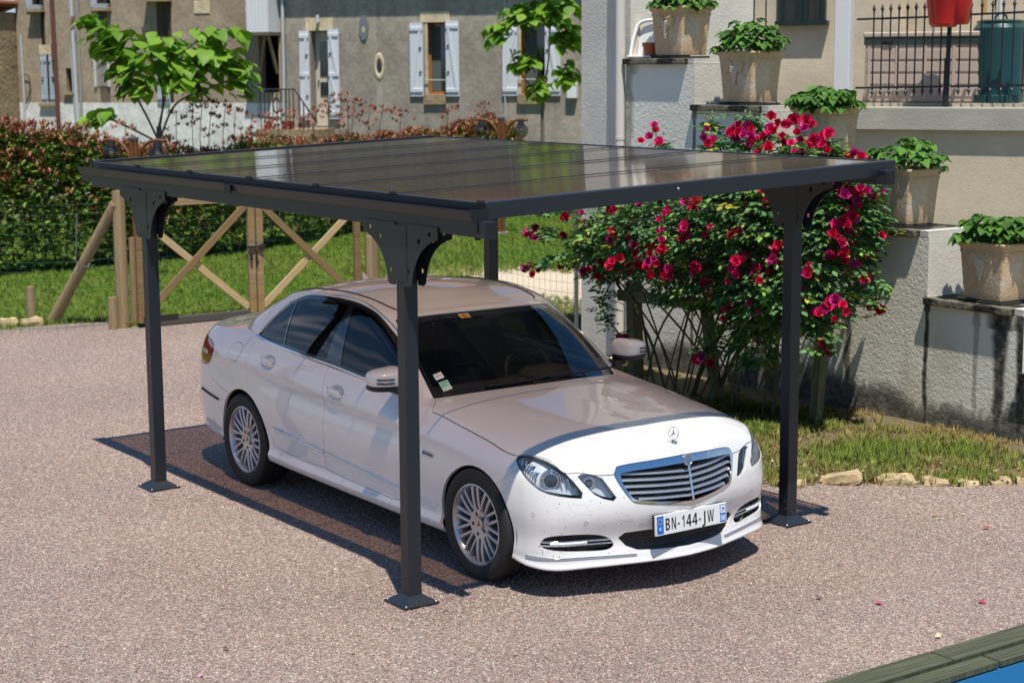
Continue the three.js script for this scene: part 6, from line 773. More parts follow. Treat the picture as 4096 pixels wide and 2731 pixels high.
// hedge with red shoot tips
{ const o = thing('photinia_hedge', 'tall evergreen hedge with reddish shoot tips behind the fence', 'hedge', [0, 0, 0]); const r = rng(123);
  const front = (z) => pchip([-20, -12, -9, -6, -2, 4, 8], [-20.5, -18.6, -16.7, -15.1, -14.5, -14.2, -14.0])(z), topAt = (z) => 1.50 + 0.24 * sstep(-5.2, -2.4, z) + 0.25 * (fbm(z * 0.9 + 30, 1, 3, 0, 0, 121) - 0.5) * 2 - 0.06 * sstep(-4.4, -5.2, z);
  const sparse = (z) => sstep(-5.4, -6.4, z) * sstep(-9.2, -8.2, z); // thin stretch where the palings show
  // branches
  const hedgeBark = std(lin(0.12, 0.09, 0.06), 0.9); for (let i = 0; i < 150; i++) { const z = 5 - 25 * (i + r()) / 150, x = front(z) - 0.65, h = topAt(z) * (0.75 + 0.2 * r()); part(o, 'branch', tube([[x + (r() - 0.5) * 0.2, 0, z], [x + (r() - 0.5) * 0.4, h * 0.5, z + (r() - 0.5) * 0.3], [x + (r() - 0.5) * 0.7, h, z + (r() - 0.5) * 0.5]], 0.016, 5, false, 6), hedgeBark); }
  const lf = (() => { const pos = [], idx = []; for (let i = 0; i <= 3; i++) { const t = i / 3, w = 0.24 * Math.sin(Math.PI * Math.pow(t, 0.9)) + 0.001; for (const s of [-1, 0, 1]) pos.push(s * w, Math.abs(s) * 0.08 - 0.15 * t * t, t); } for (let i = 0; i < 3; i++) for (const k of [0, 1]) { const a = i * 3 + k; idx.push(a, a + 3, a + 1, a + 1, a + 3, a + 4); } const g = new THREE.BufferGeometry(); g.setAttribute('position', new THREE.Float32BufferAttribute(pos, 3)); g.setIndex(idx); g.computeVertexNormals(); return g; })();
  const clump = (seed, n, up) => { const q = rng(seed), gs = []; for (let i = 0; i < n; i++) gs.push(place(lf, new THREE.Matrix4().makeTranslation((q() - 0.5) * 0.7, (q() - 0.5) * 0.5, (q() - 0.5) * 0.7).multiply(new THREE.Matrix4().makeRotationFromEuler(new THREE.Euler(-up - 0.8 * (q() - 0.5), q() * 6.28, q() - 0.5, 'YXZ'))))); return join(gs); };
  const mt = phys(0xffffff, 0.38, { transmission: 0.2, thickness: 0, specularIntensity: 0.55 }), e = new THREE.Euler(), qn = new THREE.Quaternion();
  const spot = (red) => { const z = 4.5 - 23 * r(), h = topAt(z), a = Math.pow(r(), 0.75) * Math.PI * 0.62, sp = sparse(z); if (r() < sp * 0.55) return null; const k = 0.42 + 0.66 * Math.pow(r(), 0.42) + 0.12 * (fbm(z * 2.5, a * 3, 3, 0, 0, 126) - 0.5), x = front(z) - 0.65 + Math.cos(a) * 0.62 * k, y = 0.06 + Math.sin(Math.min(a, Math.PI / 2)) * h * k * (red ? 1.04 : 0.98) - (a > Math.PI / 2 ? 0.1 * (a - Math.PI / 2) : 0); if (y < 0.12) return null; return [x, y, z, a]; };
  const gA = clump(1, 7, 0.25), gR = clump(2, 7, 0.85);
  const L = scatter('green_leaf_mass', gA, mt, 40000, () => { const s = spot(false); if (!s) return null; e.set((r() - 0.5), r() * 6.28, (r() - 0.5)); qn.setFromEuler(e); const k = 0.062 + 0.032 * r(), v = 0.65 + 0.7 * r(), y = r(); return [new THREE.Matrix4().compose(V(s[0], s[1], s[2]), qn, V(k, k, k)), y < 0.35 ? [0.22 * v, 0.31 * v, 0.05 * v] : [0.105 * v, 0.19 * v, 0.032 * v]]; }, 'stuff', 'glossy green hedge leaves'); L.name = 'green_leaf_mass'; o.add(L);
  const Rd = scatter('red_shoot_mass', gR, mt, 17000, () => { const s = spot(true); if (!s) return null; const hi = s[1] / topAt(s[2]); if (r() > 0.22 + 0.7 * hi * hi || (s[2] < -5.4 && hi < 0.72 && r() < 0.8)) return null; e.set((r() - 0.5) * 0.6, r() * 6.28, (r() - 0.5) * 0.6); qn.setFromEuler(e); const k = 0.045 + 0.028 * r(), v = 0.7 + 0.6 * r(), y = r(); return [new THREE.Matrix4().compose(V(s[0], s[1] + 0.03, s[2]), qn, V(k, k * 1.15, k)), y < 0.45 ? [0.33 * v, 0.115 * v, 0.06 * v] : y < 0.9 ? [0.34 * v, 0.20 * v, 0.075 * v] : [0.42 * v, 0.10 * v, 0.08 * v]]; }, 'stuff', 'rust-red young shoots'); Rd.name = 'red_shoot_mass'; o.add(Rd);
  // tall shoots above the hedge
  const shoots = [[-5.2, 2.25], [-5.5, 2.55], [-5.65, 2.4], [-5.8, 2.3], [-6.1, 2.4], [-6.3, 2.2], [-6.7, 2.15], [-7.1, 2.1], [-7.4, 2.2], [-8.0, 2.15], [-8.4, 2.2], [-8.8, 2.3], [-9.2, 2.42], [-9.4, 2.3], [-9.6, 2.25], [-10.1, 2.2], [-10.6, 2.15], [-11.3, 2.1], [-12.8, 2.1], [-13.8, 2.15], [-15.2, 2.15], [-3.4, 2.1], [-2.6, 2.15], [-1.6, 2.05], [-0.6, 2.1], [-4.3, 2.1]];
  const shootMat = std(lin(0.33, 0.11, 0.07), 0.7), stemM = std(lin(0.1, 0.06, 0.03), 0.8);
  shoots.forEach(([z, h], i) => { const x = front(z) - 0.6; part(o, 'shoot_stem', tube([[x, 1.2, z], [x + 0.05 * Math.sin(i * 3), lerp(1.2, h, 0.5), z + 0.05], [x, h, z + 0.03 * Math.cos(i)]], 0.006, 5, false, 8), stemM); for (let k = 0; k < 12; k++) part(o, 'shoot_tuft', place(gR, M4(x + (r() - 0.5) * 0.4, h - 0.7 * r() * r(), z + (r() - 0.5) * 0.4, 0, r() * 6, 0, 0.05 + 0.025 * r())), shootMat); });
}
{ // palings behind the thin part of the hedge
  const o = thing('paling_fence', 'weathered grey wooden palings seen through the thin hedge', 'fence', [0, 0, 0]); const r = rng(9), m = std(lin(0.5, 0.45, 0.38), 0.9, { map: greyWood.map }); for (let i = 0; i < 40; i++) { const z = -5.4 - i * 0.16; const x = -17.0 + (z + 5.4) * 0.42; part(o, 'paling', bar([x, 0, z], [x + 0.02 * (r() - 0.5), 1.15 + 0.2 * r(), z + 0.05 * (r() - 0.5)], 0.02, 0.07 + 0.04 * r()), m); } }
// lamps
function lamp(label, x, z, h) { const o = thing('garden_lamp', label, 'lamp post', [x, 0, z], 0.62, 'two-globe garden lamps'); const w = std(lin(0.30, 0.13, 0.055), 0.55, { map: tanWood.map }), ir = iron2, gl = phys(lin(0.55, 0.52, 0.48), 0.04, { transmission: 1, thickness: 0, ior: 1.5 });
  for (const d of [-0.032, 0.032]) part(o, 'post', box(0.055, h, 0.06, d, h / 2, 0, 0.01), w); part(o, 'cap', box(0.13, 0.03, 0.07, 0, h + 0.01, 0), std(lin(0.1, 0.12, 0.16), 0.5));
  for (const s of [-1, 1]) { const g = tube([[s * 0.06, h - 0.32, 0], [s * 0.1, h - 0.18, 0], [s * 0.22, h - 0.05, 0], [s * 0.38, h - 0.015, 0], [s * 0.48, h - 0.03, 0]], 0.024, 8, false, 24); part(o, 'arm', g, w); part(o, 'globe_holder', rod([s * 0.36, h - 0.03, 0], [s * 0.36, h - 0.12, 0], 0.05, 12, 0.06), ir); const b = part(o, 'globe', new THREE.SphereGeometry(0.125, 24, 18).translate(s * 0.36, h - 0.21, 0), gl); part(b, 'bulb', new THREE.SphereGeometry(0.04, 12, 10).scale(1, 1.4, 1).translate(s * 0.36, h - 0.18, 0), std(lin(0.75, 0.75, 0.72), 0.4)); } part(o, 'base', box(0.2, 0.06, 0.2, 0, 0.03, 0), std(lin(0.35, 0.34, 0.32), 0.9)); }
lamp('wooden two-globe lamp before the hedge at the left', -13.25, -3.47, 1.93); lamp('wooden two-globe lamp on the lawn before the grey house', -15.2, -11.02, 2.0);
// catalpa trees
const bigLeaf = (() => { const make = (fold, droop) => { const n = 6, pos = [], idx = []; const wid = [0.02, 0.36, 0.45, 0.42, 0.31, 0.16, 0.0]; for (let i = 0; i <= n; i++) { const t = i / n; for (const s of [-1, 0, 1]) pos.push(s * (wid[i] + 0.001), Math.abs(s) * wid[i] * fold - droop * t * t, (i === 1 && s ? -0.06 : 0) + t); } for (let i = 0; i < n; i++) for (const k of [0, 1]) { const a = i * 3 + k; idx.push(a, a + 3, a + 1, a + 1, a + 3, a + 4); } const g = new THREE.BufferGeometry(); g.setAttribute('position', new THREE.Float32BufferAttribute(pos, 3)); g.setIndex(idx); g.computeVertexNormals(); return g; }; return [make(0.12, 0.25), make(0.25, 0.4), make(-0.08, 0.15)]; })();
const catMats = [foliage(0.20, 0.38, 0.025, 0.45, 0.5), foliage(0.24, 0.44, 0.03, 0.48, 0.5), foliage(0.15, 0.30, 0.022, 0.45, 0.5), foliage(0.28, 0.47, 0.04, 0.48, 0.55)], bark = std(lin(0.16, 0.13, 0.10), 0.9);
function catalpa(label, base, trunkTop, limbs, tufts, leaf, n, seed, trunkR) { const o = thing('catalpa_tree', label, 'tree', base, 0, 'young catalpa trees'); const r = rng(seed); const trunk = part(o, 'trunk', tube([[0, -0.05, 0], [0.02, trunkTop * 0.5, 0.01], [0, trunkTop, 0]], trunkR, 10, false, 16), bark); for (const l of limbs) part(trunk, 'limb', tube(l, trunkR * 0.42, 7, false, 18), bark); const crown = new THREE.Group(); crown.name = 'crown'; o.add(crown);
  const wt = tufts.map((t) => t[3] * t[4] * (t[6] ?? 1)), tot = wt.reduce((a, b) => a + b); for (let i = 0; i < n; i++) { let t = r() * tot, k = 0; while (k < tufts.length - 1 && (t -= wt[k]) > 0) k++; const b = tufts[k], a = r() * 6.283, c = 2 * r() - 1, s = Math.sqrt(1 - c * c), q = Math.pow(r(), 0.4), p = V(b[0] + b[3] * s * Math.cos(a) * q, b[1] + b[4] * c * q, b[2] + b[5] * s * Math.sin(a) * q), out = V(p.x - b[0] * 0.4, 0, p.z - b[2] * 0.4);
    const m = part(crown, 'leaf', bigLeaf[Math.floor(r() * 3)], catMats[Math.floor(r() * 4)]); m.position.copy(p); m.rotation.set(0.1 + 0.6 * r(), Math.atan2(out.x, out.z) + (r() - 0.5) * 1.9, (r() - 0.5) * 0.7, 'YXZ'); m.scale.setScalar(leaf * (0.65 + 0.6 * r())); }
  const more = [[], []]; for (let i = 0; i < n * 0.8; i++) { let t = r() * tot, k = 0; while (k < tufts.length - 1 && (t -= wt[k]) > 0) k++; const b = tufts[k], a = r() * 6.283, c = 2 * r() - 1, s = Math.sqrt(1 - c * c), q = 0.95 * Math.pow(r(), 0.6); more[i % 2].push(place(bigLeaf[i % 3], M4(b[0] + b[3] * s * Math.cos(a) * q, b[1] + b[4] * c * q, b[2] + b[5] * s * Math.sin(a) * q, 0.2 + 0.6 * r(), r() * 6.28, (r() - 0.5) * 0.7, leaf * (0.6 + 0.5 * r())))); } more.forEach((l, i) => { const m = part(crown, 'inner_leaf_mass', l, catMats[i * 2]); m.userData.kind = 'stuff'; }); return o; }
// sideways of the picture the crowns lie along s, depth along d
{ const S = V(0.583, 0, -0.813), Dp = V(0.813, 0, 0.583), at = (s, y, d) => [S.x * s + Dp.x * d, y, S.z * s + Dp.z * d];
  const tf = (s, y, d, rs, ry, rd, w) => { const p = at(s, y, d); return [p[0], p[1], p[2], rs * 0.9, ry, rs * 0.9, w]; };
  catalpa('young catalpa tree with wide bright green crown above the hedge', [-15.7, 0, -4.95], 2.0, [[at(0, 1.75, 0), at(-0.2, 2.2, 0), at(-0.55, 2.9, 0.1), at(-0.85, 3.35, 0.1)], [at(0, 1.9, 0), at(0.08, 2.5, 0), at(-0.1, 3.1, -0.1), at(-0.2, 3.5, 0)], [at(0, 1.8, 0), at(0.3, 2.35, 0.1), at(0.75, 2.55, 0.1), at(1.25, 2.75, 0.1)], [at(0, 2.0, 0), at(0.2, 2.7, 0), at(0.5, 3.2, 0), at(0.9, 3.4, 0)], [at(0, 1.75, 0), at(-0.35, 1.95, 0.1), at(-0.75, 2.15, 0.15), at(-0.95, 2.25, 0.1)]], [tf(-0.65, 3.25, 0, 0.52, 0.33, 0.4), tf(0.1, 3.15, 0, 0.6, 0.36, 0.45), tf(0.8, 3.1, 0, 0.55, 0.3, 0.4), tf(1.25, 2.75, 0, 0.26, 0.36, 0.28), tf(-0.3, 2.72, 0.1, 0.45, 0.28, 0.3, 1.3), tf(0.5, 2.72, 0, 0.45, 0.28, 0.3, 1.2), tf(-0.85, 2.2, 0.1, 0.24, 0.16, 0.2, 1.2), tf(0.95, 3.42, 0, 0.5, 0.12, 0.2), tf(-0.95, 3.62, 0, 0.25, 0.12, 0.2)], 0.255, 298, 301, 0.04);
  catalpa('slender young catalpa tree beside the white house corner', [-17.5, 0, -13.6], 2.4, [[at(0, 2.2, 0), at(-0.15, 2.8, 0), at(-0.35, 3.4, 0), at(-0.4, 4.2, 0)], [at(0, 2.3, 0), at(0.12, 3.0, 0), at(0.15, 3.8, 0), at(0.2, 4.6, 0)], [at(0, 2.3, 0), at(-0.3, 2.6, 0), at(-0.5, 2.9, 0.1), at(-0.6, 3.2, 0.1)], [at(0, 2.4, 0), at(0.35, 2.7, 0), at(0.5, 3.0, 0)]], [tf(-0.85, 3.5, 0, 0.3, 0.22, 0.25), tf(-0.35, 3.85, 0, 0.45, 0.28, 0.35), tf(0.25, 3.95, 0, 0.5, 0.35, 0.35), tf(0.45, 3.45, 0, 0.35, 0.3, 0.3), tf(-0.35, 2.95, 0, 0.3, 0.2, 0.22), tf(-0.05, 2.5, 0, 0.2, 0.25, 0.2), tf(0.45, 2.75, 0, 0.28, 0.25, 0.22), tf(0.0, 4.5, 0, 0.6, 0.35, 0.4, 0.7)], 0.235, 295, 302, 0.036); }
// ---------------------------------------------------------------- village houses behind the hedge (u along the front, n towards the camera)
{ const rot = 37.79 * Math.PI / 180, O = [-23.822, 0, -11.479];
  const rough = (seed, c1, c2, bumpS = 0.02) => { const n = 512, f = (i, j) => 0.5 * fbm(i / n * 16, j / n * 16, 4, 16, 16, seed) + 0.5 * fbm(i / n * 60, j / n * 60, 2, 60, 60, seed + 1); return std(0xffffff, 0.95, { map: tex(n, n, (i, j) => { const a = clamp((fbm(i / n * 4, j / n * 4, 4, 4, 4, seed + 2) - 0.3) * 1.8), v = 0.8 + 0.36 * f(i, j); return [0, 1, 2].map((k) => lerp(c1[k], c2[k], a) * v); }, { repeat: [0.3, 0.3] }), bumpMap: tex(n, n, f, { color: false, repeat: [0.3, 0.3] }), bumpScale: bumpS }); };
  const greyWall = rough(131, [0.60, 0.565, 0.515], [0.70, 0.665, 0.61], 0.006), tanWall = rough(141, [0.58, 0.515, 0.44], [0.68, 0.615, 0.535], 0.004), white = rough(151, [0.84, 0.84, 0.83], [0.9, 0.89, 0.87], 0.004), stone = rough(161, [0.80, 0.73, 0.60], [0.88, 0.82, 0.70], 0.006), rubble = rough(171, [0.55, 0.48, 0.37], [0.66, 0.58, 0.46], 0.02);
  const shut = std(lin(0.66, 0.69, 0.74), 0.6), shutB = std(lin(0.40, 0.44, 0.50), 0.7), glass = phys(lin(0.02, 0.024, 0.028), 0.05, { clearcoat: 1 }), oak = std(lin(0.42, 0.17, 0.035), 0.6), cream = std(lin(0.6, 0.55, 0.45), 0.7), dark = std(lin(0.02, 0.02, 0.02), 0.9), pvc = std(lin(0.5, 0.53, 0.56), 0.5), rust = std(lin(0.13, 0.05, 0.04), 0.7), tile = std(lin(0.32, 0.10, 0.05), 0.85);
  // a wall with openings: pieces round each hole, left to right
  const wallWith = (u0, u1, y0, y1, holes, d = 0.35) => { const gs = []; let u = u0; for (const [a, b, c, e] of holes.slice().sort((p, q) => p[0] - q[0])) { gs.push(box(a - u, y1 - y0, d, (u + a) / 2, (y0 + y1) / 2, -d / 2)); if (c > y0) gs.push(box(b - a, c - y0, d, (a + b) / 2, (y0 + c) / 2, -d / 2)); if (e < y1) gs.push(box(b - a, y1 - e, d, (a + b) / 2, (e + y1) / 2, -d / 2)); u = b; } gs.push(box(u1 - u, y1 - y0, d, (u + u1) / 2, (y0 + y1) / 2, -d / 2)); return gs; };
  const shutter = (o, a, b, y0, y1, side, m = shut, n = 0.03, mids = []) => { const s = part(o, 'shutter', box(b - a, y1 - y0, 0.035, (a + b) / 2, (y0 + y1) / 2, n), m, undefined); for (const y of [y0 + 0.12, y1 - 0.12, ...mids]) part(s, 'rail', box((b - a) * 0.96, 0.075, 0.025, (a + b) / 2, y, n + 0.028, 0.006), m); const seg = [y0 + 0.16, ...mids.map((y) => y - 0.04), y1 - 0.16]; const ys = mids.length ? [[y0 + 0.16, mids[0] - 0.04], [mids[0] + 0.04, y1 - 0.16]] : [[y0 + 0.16, y1 - 0.16]]; for (const [p, q] of ys) part(s, 'brace', bar([side > 0 ? b - 0.05 : a + 0.05, p, n + 0.028], [side > 0 ? a + 0.06 : b - 0.06, q, n + 0.028], 0.02, 0.055), m); for (const y of [y0 + 0.5, y1 - 0.5]) part(s, 'hinge', box(0.05, 0.02, 0.03, side > 0 ? a + 0.05 : b - 0.05, y, n + 0.03), dark); return s; };
  { const G = thing('grey_house', 'grey roughcast house with white shutters beyond the hedge', 'house', O, rot);
    part(G, 'wall', wallWith(0.06, 9.5, 0, 6.5, [[0.64, 1.03, 1.62, 3.62], [3.18, 3.62, 2.30, 3.77], [5.18, 5.74, 2.31, 3.72], [2.11, 2.22, 2.68, 3.04]]), greyWall);
    part(G, 'roof', [extr([[0, 5.95], [0.58, 5.65], [0.6, 5.7], [-3, 7.8], [-3, 7.6], [0, 6.05]], 9.8).applyMatrix4(new THREE.Matrix4().makeBasis(V(0, 0, 1), V(0, 1, 0), V(-1, 0, 0)).setPosition(9.8, 0, 0))], tile);
    { const d = part(G, 'door', box(0.36, 1.95, 0.05, 0.835, 2.62, -0.22), cream); for (const [y, h] of [[3.2, 0.5], [2.85, 0.4], [2.42, 0.36]]) part(d, 'pane', box(0.2, h * 0.8, 0.02, 0.86, y, -0.19), glass); part(d, 'handle', box(0.02, 0.1, 0.03, 0.72, 2.55, -0.18), dark); }
    shutter(G, 0.40, 0.62, 1.78, 3.63, -1, shut, 0.05, [2.72]); shutter(G, 1.05, 1.29, 1.80, 3.66, 1, shut, 0.05, [2.72]); shutter(G, 2.86, 3.14, 2.27, 3.76, -1); shutter(G, 3.64, 3.92, 2.27, 3.80, 1); shutter(G, 4.85, 5.17, 2.28, 3.70, -1); shutter(G, 5.75, 6.07, 2.28, 3.70, 1);
    for (const [a, b, y0, y1] of [[3.18, 3.62, 2.30, 3.77], [5.18, 5.74, 2.31, 3.72]]) { const w = part(G, 'window', box(b - a - 0.06, y1 - y0 - 0.08, 0.02, (a + b) / 2, (y0 + y1) / 2, -0.26), glass); part(w, 'frame', [box(0.055, y1 - y0, 0.06, a + 0.03, (y0 + y1) / 2, -0.235), box(0.055, y1 - y0, 0.06, b - 0.03, (y0 + y1) / 2, -0.235), box(b - a - 0.11, 0.06, 0.06, (a + b) / 2, y0 + 0.03, -0.235), box(b - a - 0.11, 0.05, 0.06, (a + b) / 2, y1 - 0.025, -0.235)], oak); part(w, 'curtain', box((b - a) * 0.45, y1 - y0 - 0.15, 0.004, a + (b - a) * 0.35, (y0 + y1) / 2, -0.247), std(lin(0.10, 0.12, 0.12), 0.9)); part(w, 'guard_rail', rod([a, y0 + 0.3, 0.04], [b, y0 + 0.3, 0.04], 0.012, 6), std(lin(0.5, 0.5, 0.5), 0.5)); part(w, 'lintel', box(b - a + 0.2, 0.22, 0.02, (a + b) / 2, y1 + 0.112, 0.004), stone); part(w, 'sill', box(b - a + 0.02, 0.19, 0.1, (a + b) / 2, y0 - 0.1, 0.02), rubble); part(w, 'jamb', box(0.05, y1 - y0, 0.03, a + 0.028, (y0 + y1) / 2, -0.013), stone); }
    part(G, 'lintel', box(0.62, 0.26, 0.02, 0.84, 3.76, 0.004), stone);
    { const n = part(G, 'oval_niche', new THREE.TorusGeometry(0.1, 0.035, 8, 24).scale(0.85, 2.1, 0.6).translate(2.165, 2.88, 0.0), stone); part(n, 'opening', new THREE.CircleGeometry(0.09, 20).scale(0.85, 2.2, 1).translate(2.165, 2.87, 0.005), glass); }
    { const q = part(G, 'wall_plaque', new THREE.CylinderGeometry(0.1, 0.1, 0.03, 24).rotateX(Math.PI / 2).scale(1, 2.6, 1).translate(1.84, 3.68, 0.015), std(lin(0.17, 0.19, 0.22), 0.7), 'dark blue-grey oval plaque'); part(q, 'centre', new THREE.CircleGeometry(0.045, 16).scale(1, 1.5, 1).translate(1.84, 3.64, 0.034), std(lin(0.5, 0.45, 0.25), 0.6)); }
    part(G, 'wall_lamp', [rod([0.845, 3.8, 0.1], [0.845, 3.95, 0.1], 0.035, 10), box(0.03, 0.03, 0.1, 0.845, 3.83, 0.05)], std(lin(0.6, 0.62, 0.66), 0.4));
    part(G, 'downpipe', rod([0.02, 1.2, 0.06], [0.05, 5.2, 0.06], 0.035, 10), pvc); part(G, 'cable_pipe', rod([4.9, 1.8, 0.03], [4.9, 5.2, 0.03], 0.014, 8), pvc); part(G, 'meter_box', box(0.2, 0.3, 0.12, 6.32, 2.38, 0.06, 0.01), std(lin(0.8, 0.82, 0.85), 0.5)); part(G, 'landing', box(1.4, 1.62, 0.9, 0.45, 0.8, 0.46), rubble);
    { const patch = part(G, 'repair_patch', box(0.5, 0.7, 0.02, 3.42, 1.72, 0.0), greyWall, 'smoother repaired render below the window'); }
    const R = thing('stair_railing', 'thin dark iron railing round the house door steps', 'railing', O, rot); for (let i = 0; i < 9; i++) part(R, 'bar', rod([-0.14 + i * 0.092, 1.62, 0.88], [-0.14 + i * 0.092, 2.42, 0.88], 0.011, 6), iron2); part(R, 'rail', rod([-0.16, 2.43, 0.88], [0.62, 2.43, 0.88], 0.016, 6), iron2); part(R, 'rail', rod([0.62, 2.43, 0.88], [1.12, 1.75, 0.88], 0.016, 6), iron2); for (let i = 1; i < 5; i++) part(R, 'bar', rod([0.62 + i * 0.1, 1.3, 0.88], [0.62 + i * 0.1, 2.43 - i * 0.136, 0.88], 0.011, 6), iron2); const scroll = part(R, 'scroll', new THREE.TorusGeometry(0.07, 0.012, 6, 18).scale(1, 2.2, 1).translate(0.22, 2.1, 0.89), iron2);
    for (const [u, l, red, h] of [[-0.02, 'red pot with a green plant on the house landing', 1, 0.2], [0.43, 'wide red flower tub by the house door', 1, 0.16]]) { const p = thing('landing_pot', l, 'flower pot', [O[0] + 0.79 * u + 0.613 * 0.8, 1.61, O[2] - 0.613 * u + 0.79 * 0.8], rot); part(p, 'pot', new THREE.CylinderGeometry(u < 0.2 ? 0.09 : 0.13, u < 0.2 ? 0.07 : 0.1, 0.17, 16).translate(0, 0.085, 0), std(lin(0.4, 0.06, 0.04), 0.6)); const r = rng(u * 100 + 50), g = []; for (let i = 0; i < 30; i++) g.push(place(bigLeaf[0], M4((r() - 0.5) * 0.2, 0.18 + 0.16 * r(), (r() - 0.5) * 0.2, -0.5 * r(), r() * 6, 0, 0.05))); const m = part(p, 'foliage', g, strawMats[1]); m.userData.kind = 'stuff'; } }
  { const H = thing('tan_house', 'beige rendered house with white plinth behind the hedge at the left', 'house', O, rot);
    part(H, 'wall', wallWith(-6.38, 0.0, 2.13, 6.2, [[-5.76, -5.47, 2.14, 3.18], [-5.19, -5.04, 2.36, 2.88], [-4.45, -4.12, 2.5, 3.2], [-5.96, -5.66, 4.16, 5.4], [-4.36, -4.03, 4.18, 5.4], [-2.93, -2.68, 2.14, 3.14], [-3.1, -2.58, 4.36, 5.4], [-0.56, -0.1, 2.35, 3.54]]), tanWall); part(H, 'plinth', box(6.38, 2.13, 0.38, -3.19, 1.065, -0.178), white); part(H, 'roof', [extr([[0, 5.9], [0.4, 5.7], [0.42, 5.75], [-3, 7.8], [-3, 7.6], [0, 6.0]], 6.4).applyMatrix4(new THREE.Matrix4().makeBasis(V(0, 0, 1), V(0, 1, 0), V(-1, 0, 0)).setPosition(0, 0, 0))], tile);
    part(H, 'back_wall', box(6.3, 6.2, 0.1, -3.2, 3.1, -3.5), tanWall); part(H, 'ceiling', box(6.36, 0.1, 3.5, -3.19, 6.25, -1.85), white); part(H, 'upper_floor', box(6.2, 0.2, 3.1, -3.19, 3.95, -1.92), white); for (const u of [-6.3, -0.06]) part(H, 'end_wall', box(0.1, 6.2, 3.1, u, 3.1, -1.92), tanWall);
    shutter(H, -5.79, -5.64, 2.12, 3.18, 1, shutB, 0.03); shutter(H, -5.58, -5.44, 2.12, 3.18, -1, shutB, 0.03); shutter(H, -2.96, -2.66, 2.12, 3.14, 1, shutB, 0.03); part(H, 'lintel', box(0.42, 0.2, 0.02, -5.62, 3.29, 0.004), stone); part(H, 'sill', box(0.45, 0.07, 0.12, -5.62, 2.09, 0.03), rubble); part(H, 'sill', box(0.25, 0.05, 0.1, -5.11, 2.33, 0.03), rubble);
    { const w = part(H, 'window', box(0.33, 0.7, 0.02, -4.285, 2.85, -0.2), glass); for (let i = 0; i < 7; i++) part(w, 'iron_bar', rod([-4.4 + i * 0.043, 2.5, 0.02], [-4.4 + i * 0.043, 3.2, 0.02], 0.009, 6), std(lin(0.55, 0.53, 0.5), 0.6)); for (const u of [-4.45, -4.12]) part(w, 'jamb', box(0.05, 0.74, 0.05, u, 2.85, 0.02), std(lin(0.62, 0.62, 0.6), 0.7)); }
    for (const [a, b] of [[-5.96, -5.66], [-4.36, -4.03]]) { const w = part(H, 'window', box(b - a, 1.2, 0.02, (a + b) / 2, 4.78, -0.2), glass); part(w, 'sill', box(b - a + 0.06, 0.06, 0.22, (a + b) / 2, 4.13, 0.08), rubble); part(w, 'flower_box', box(b - a - 0.02, 0.09, 0.12, (a + b) / 2, 4.21, 0.1), std(lin(0.35, 0.38, 0.42), 0.6)); part(w, 'shutter', box(0.14, 1.2, 0.03, a - 0.05, 4.78, 0.03), shutB); }
    { const w = part(H, 'window', box(0.52, 1.0, 0.02, -2.84, 4.86, -0.2), glass); part(w, 'sill', box(0.6, 0.08, 0.28, -2.84, 4.32, 0.1), rubble); }
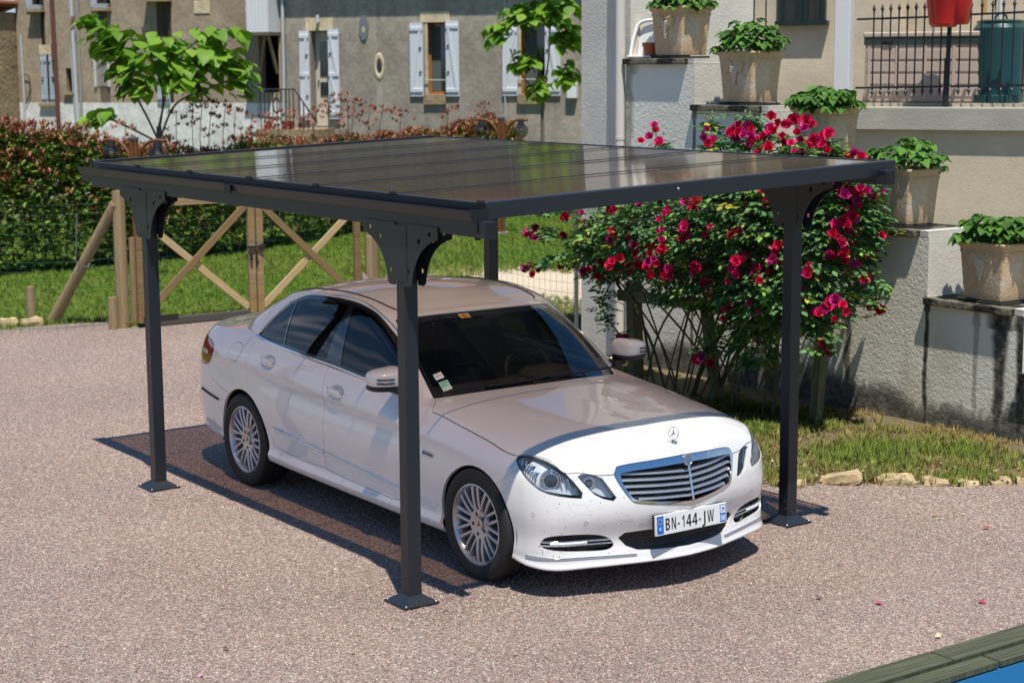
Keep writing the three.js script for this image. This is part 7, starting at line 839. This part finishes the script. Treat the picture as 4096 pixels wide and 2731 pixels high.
    part(H, 'stone_block', box(0.37, 0.26, 0.03, -1.845, 4.145, 0.004, 0.01), stone); part(H, 'downpipe', rod([-5.37, 0.8, 0.08], [-5.43, 5.6, 0.08], 0.05, 10), rust, 'rust-brown downpipe'); part(H, 'pipe_joint', rod([-5.41, 3.05, 0.08], [-5.415, 3.4, 0.08], 0.062, 10), rust); part(H, 'downpipe', rod([-4.88, 0.8, 0.1], [-4.95, 5.6, 0.1], 0.045, 10), pvc, 'grey plastic downpipe'); part(H, 'downpipe', rod([-4.82, 0.8, 0.06], [-4.8, 5.6, 0.06], 0.03, 10), std(lin(0.3, 0.3, 0.28), 0.7)); part(H, 'cable_pipe', rod([-4.97, 0.8, 0.05], [-5.02, 3.3, 0.05], 0.014, 6), pvc); part(H, 'cable_pipe', rod([-6.22, 0.9, 0.05], [-6.25, 3.62, 0.05], 0.025, 8), pvc); part(H, 'cable', tube([[-6.25, 2.75, 0.05], [-6.1, 2.72, 0.05], [-6.08, 2.4, 0.05], [-6.2, 2.1, 0.05]], 0.012, 5), iron2); part(H, 'cable', tube([[-5.36, 4.4, 0.02], [-5.34, 3.8, 0.02], [-5.38, 3.4, 0.02]], 0.006, 5), std(lin(0.6, 0.58, 0.5), 0.7)); part(H, 'isolator', rod([-4.86, 4.0, 0.16], [-4.9, 3.85, 0.16], 0.04, 8), std(lin(0.3, 0.16, 0.1), 0.6)); part(H, 'cable_pipe', rod([-0.6, 0.8, 0.03], [-0.6, 2.1, 0.03], 0.012, 6), pvc);
    { const b = part(H, 'bay_box', [box(0.5, 1.6, 0.55, -0.32, 4.4, 0.27)], std(lin(0.74, 0.76, 0.78), 0.6), 'white boarded bay box'); part(b, 'floor', box(0.56, 0.07, 0.62, -0.32, 3.57, 0.28), std(lin(0.13, 0.11, 0.09), 0.9)); for (let i = 0; i < 6; i++) part(b, 'board_seam', box(0.006, 1.6, 0.01, -0.53 + i * 0.085, 4.4, 0.546), std(lin(0.5, 0.5, 0.52), 0.8)); part(b, 'bracket', bar([-0.52, 2.75, 0.05], [-0.2, 3.53, 0.45], 0.05, 0.06), std(lin(0.2, 0.16, 0.12), 0.9)); part(b, 'bracket', bar([-0.12, 2.75, 0.05], [-0.12, 3.53, 0.45], 0.05, 0.06), std(lin(0.2, 0.16, 0.12), 0.9)); }
    const Q = thing('stone_cottage', 'cottage corner with pale quoin stones and red tiled roof edge', 'house', O, rot); part(Q, 'wall', box(2.2, 4.1, 1.4, -7.5, 2.05, 0.6), rubble); const r = rng(4); for (let i = 0; i < 10; i++) part(Q, 'quoin', box(i % 2 ? 0.2 : 0.3, 0.19, 0.04, -6.4 - (i % 2 ? 0.1 : 0.15) - 0.0, 1.5 + i * 0.235, 1.301, 0.01), stone); part(Q, 'roof', [bar([-8.8, 3.55, 0.6], [-6.3, 4.32, 0.6], 1.8, 0.06)], tile); for (let k = 0; k < 10; k++) part(Q, 'tile_edge', rod([-6.35 - k * 0.16, 4.32 - k * 0.049, 1.5], [-6.25 - k * 0.16, 4.35 - k * 0.049, 1.5], 0.05, 8), tile);
    const W = thing('garden_wall', 'low grey stone wall with rounded coping beside the cottage', 'wall', O, rot); part(W, 'wall', box(1.6, 1.6, 0.3, -6.6, 0.8, 2.0), rubble); part(W, 'coping', box(1.7, 0.16, 0.42, -6.6, 1.68, 2.0, 0.06), std(lin(0.42, 0.41, 0.4), 0.95)); } }
renderer.render(scene, camera);
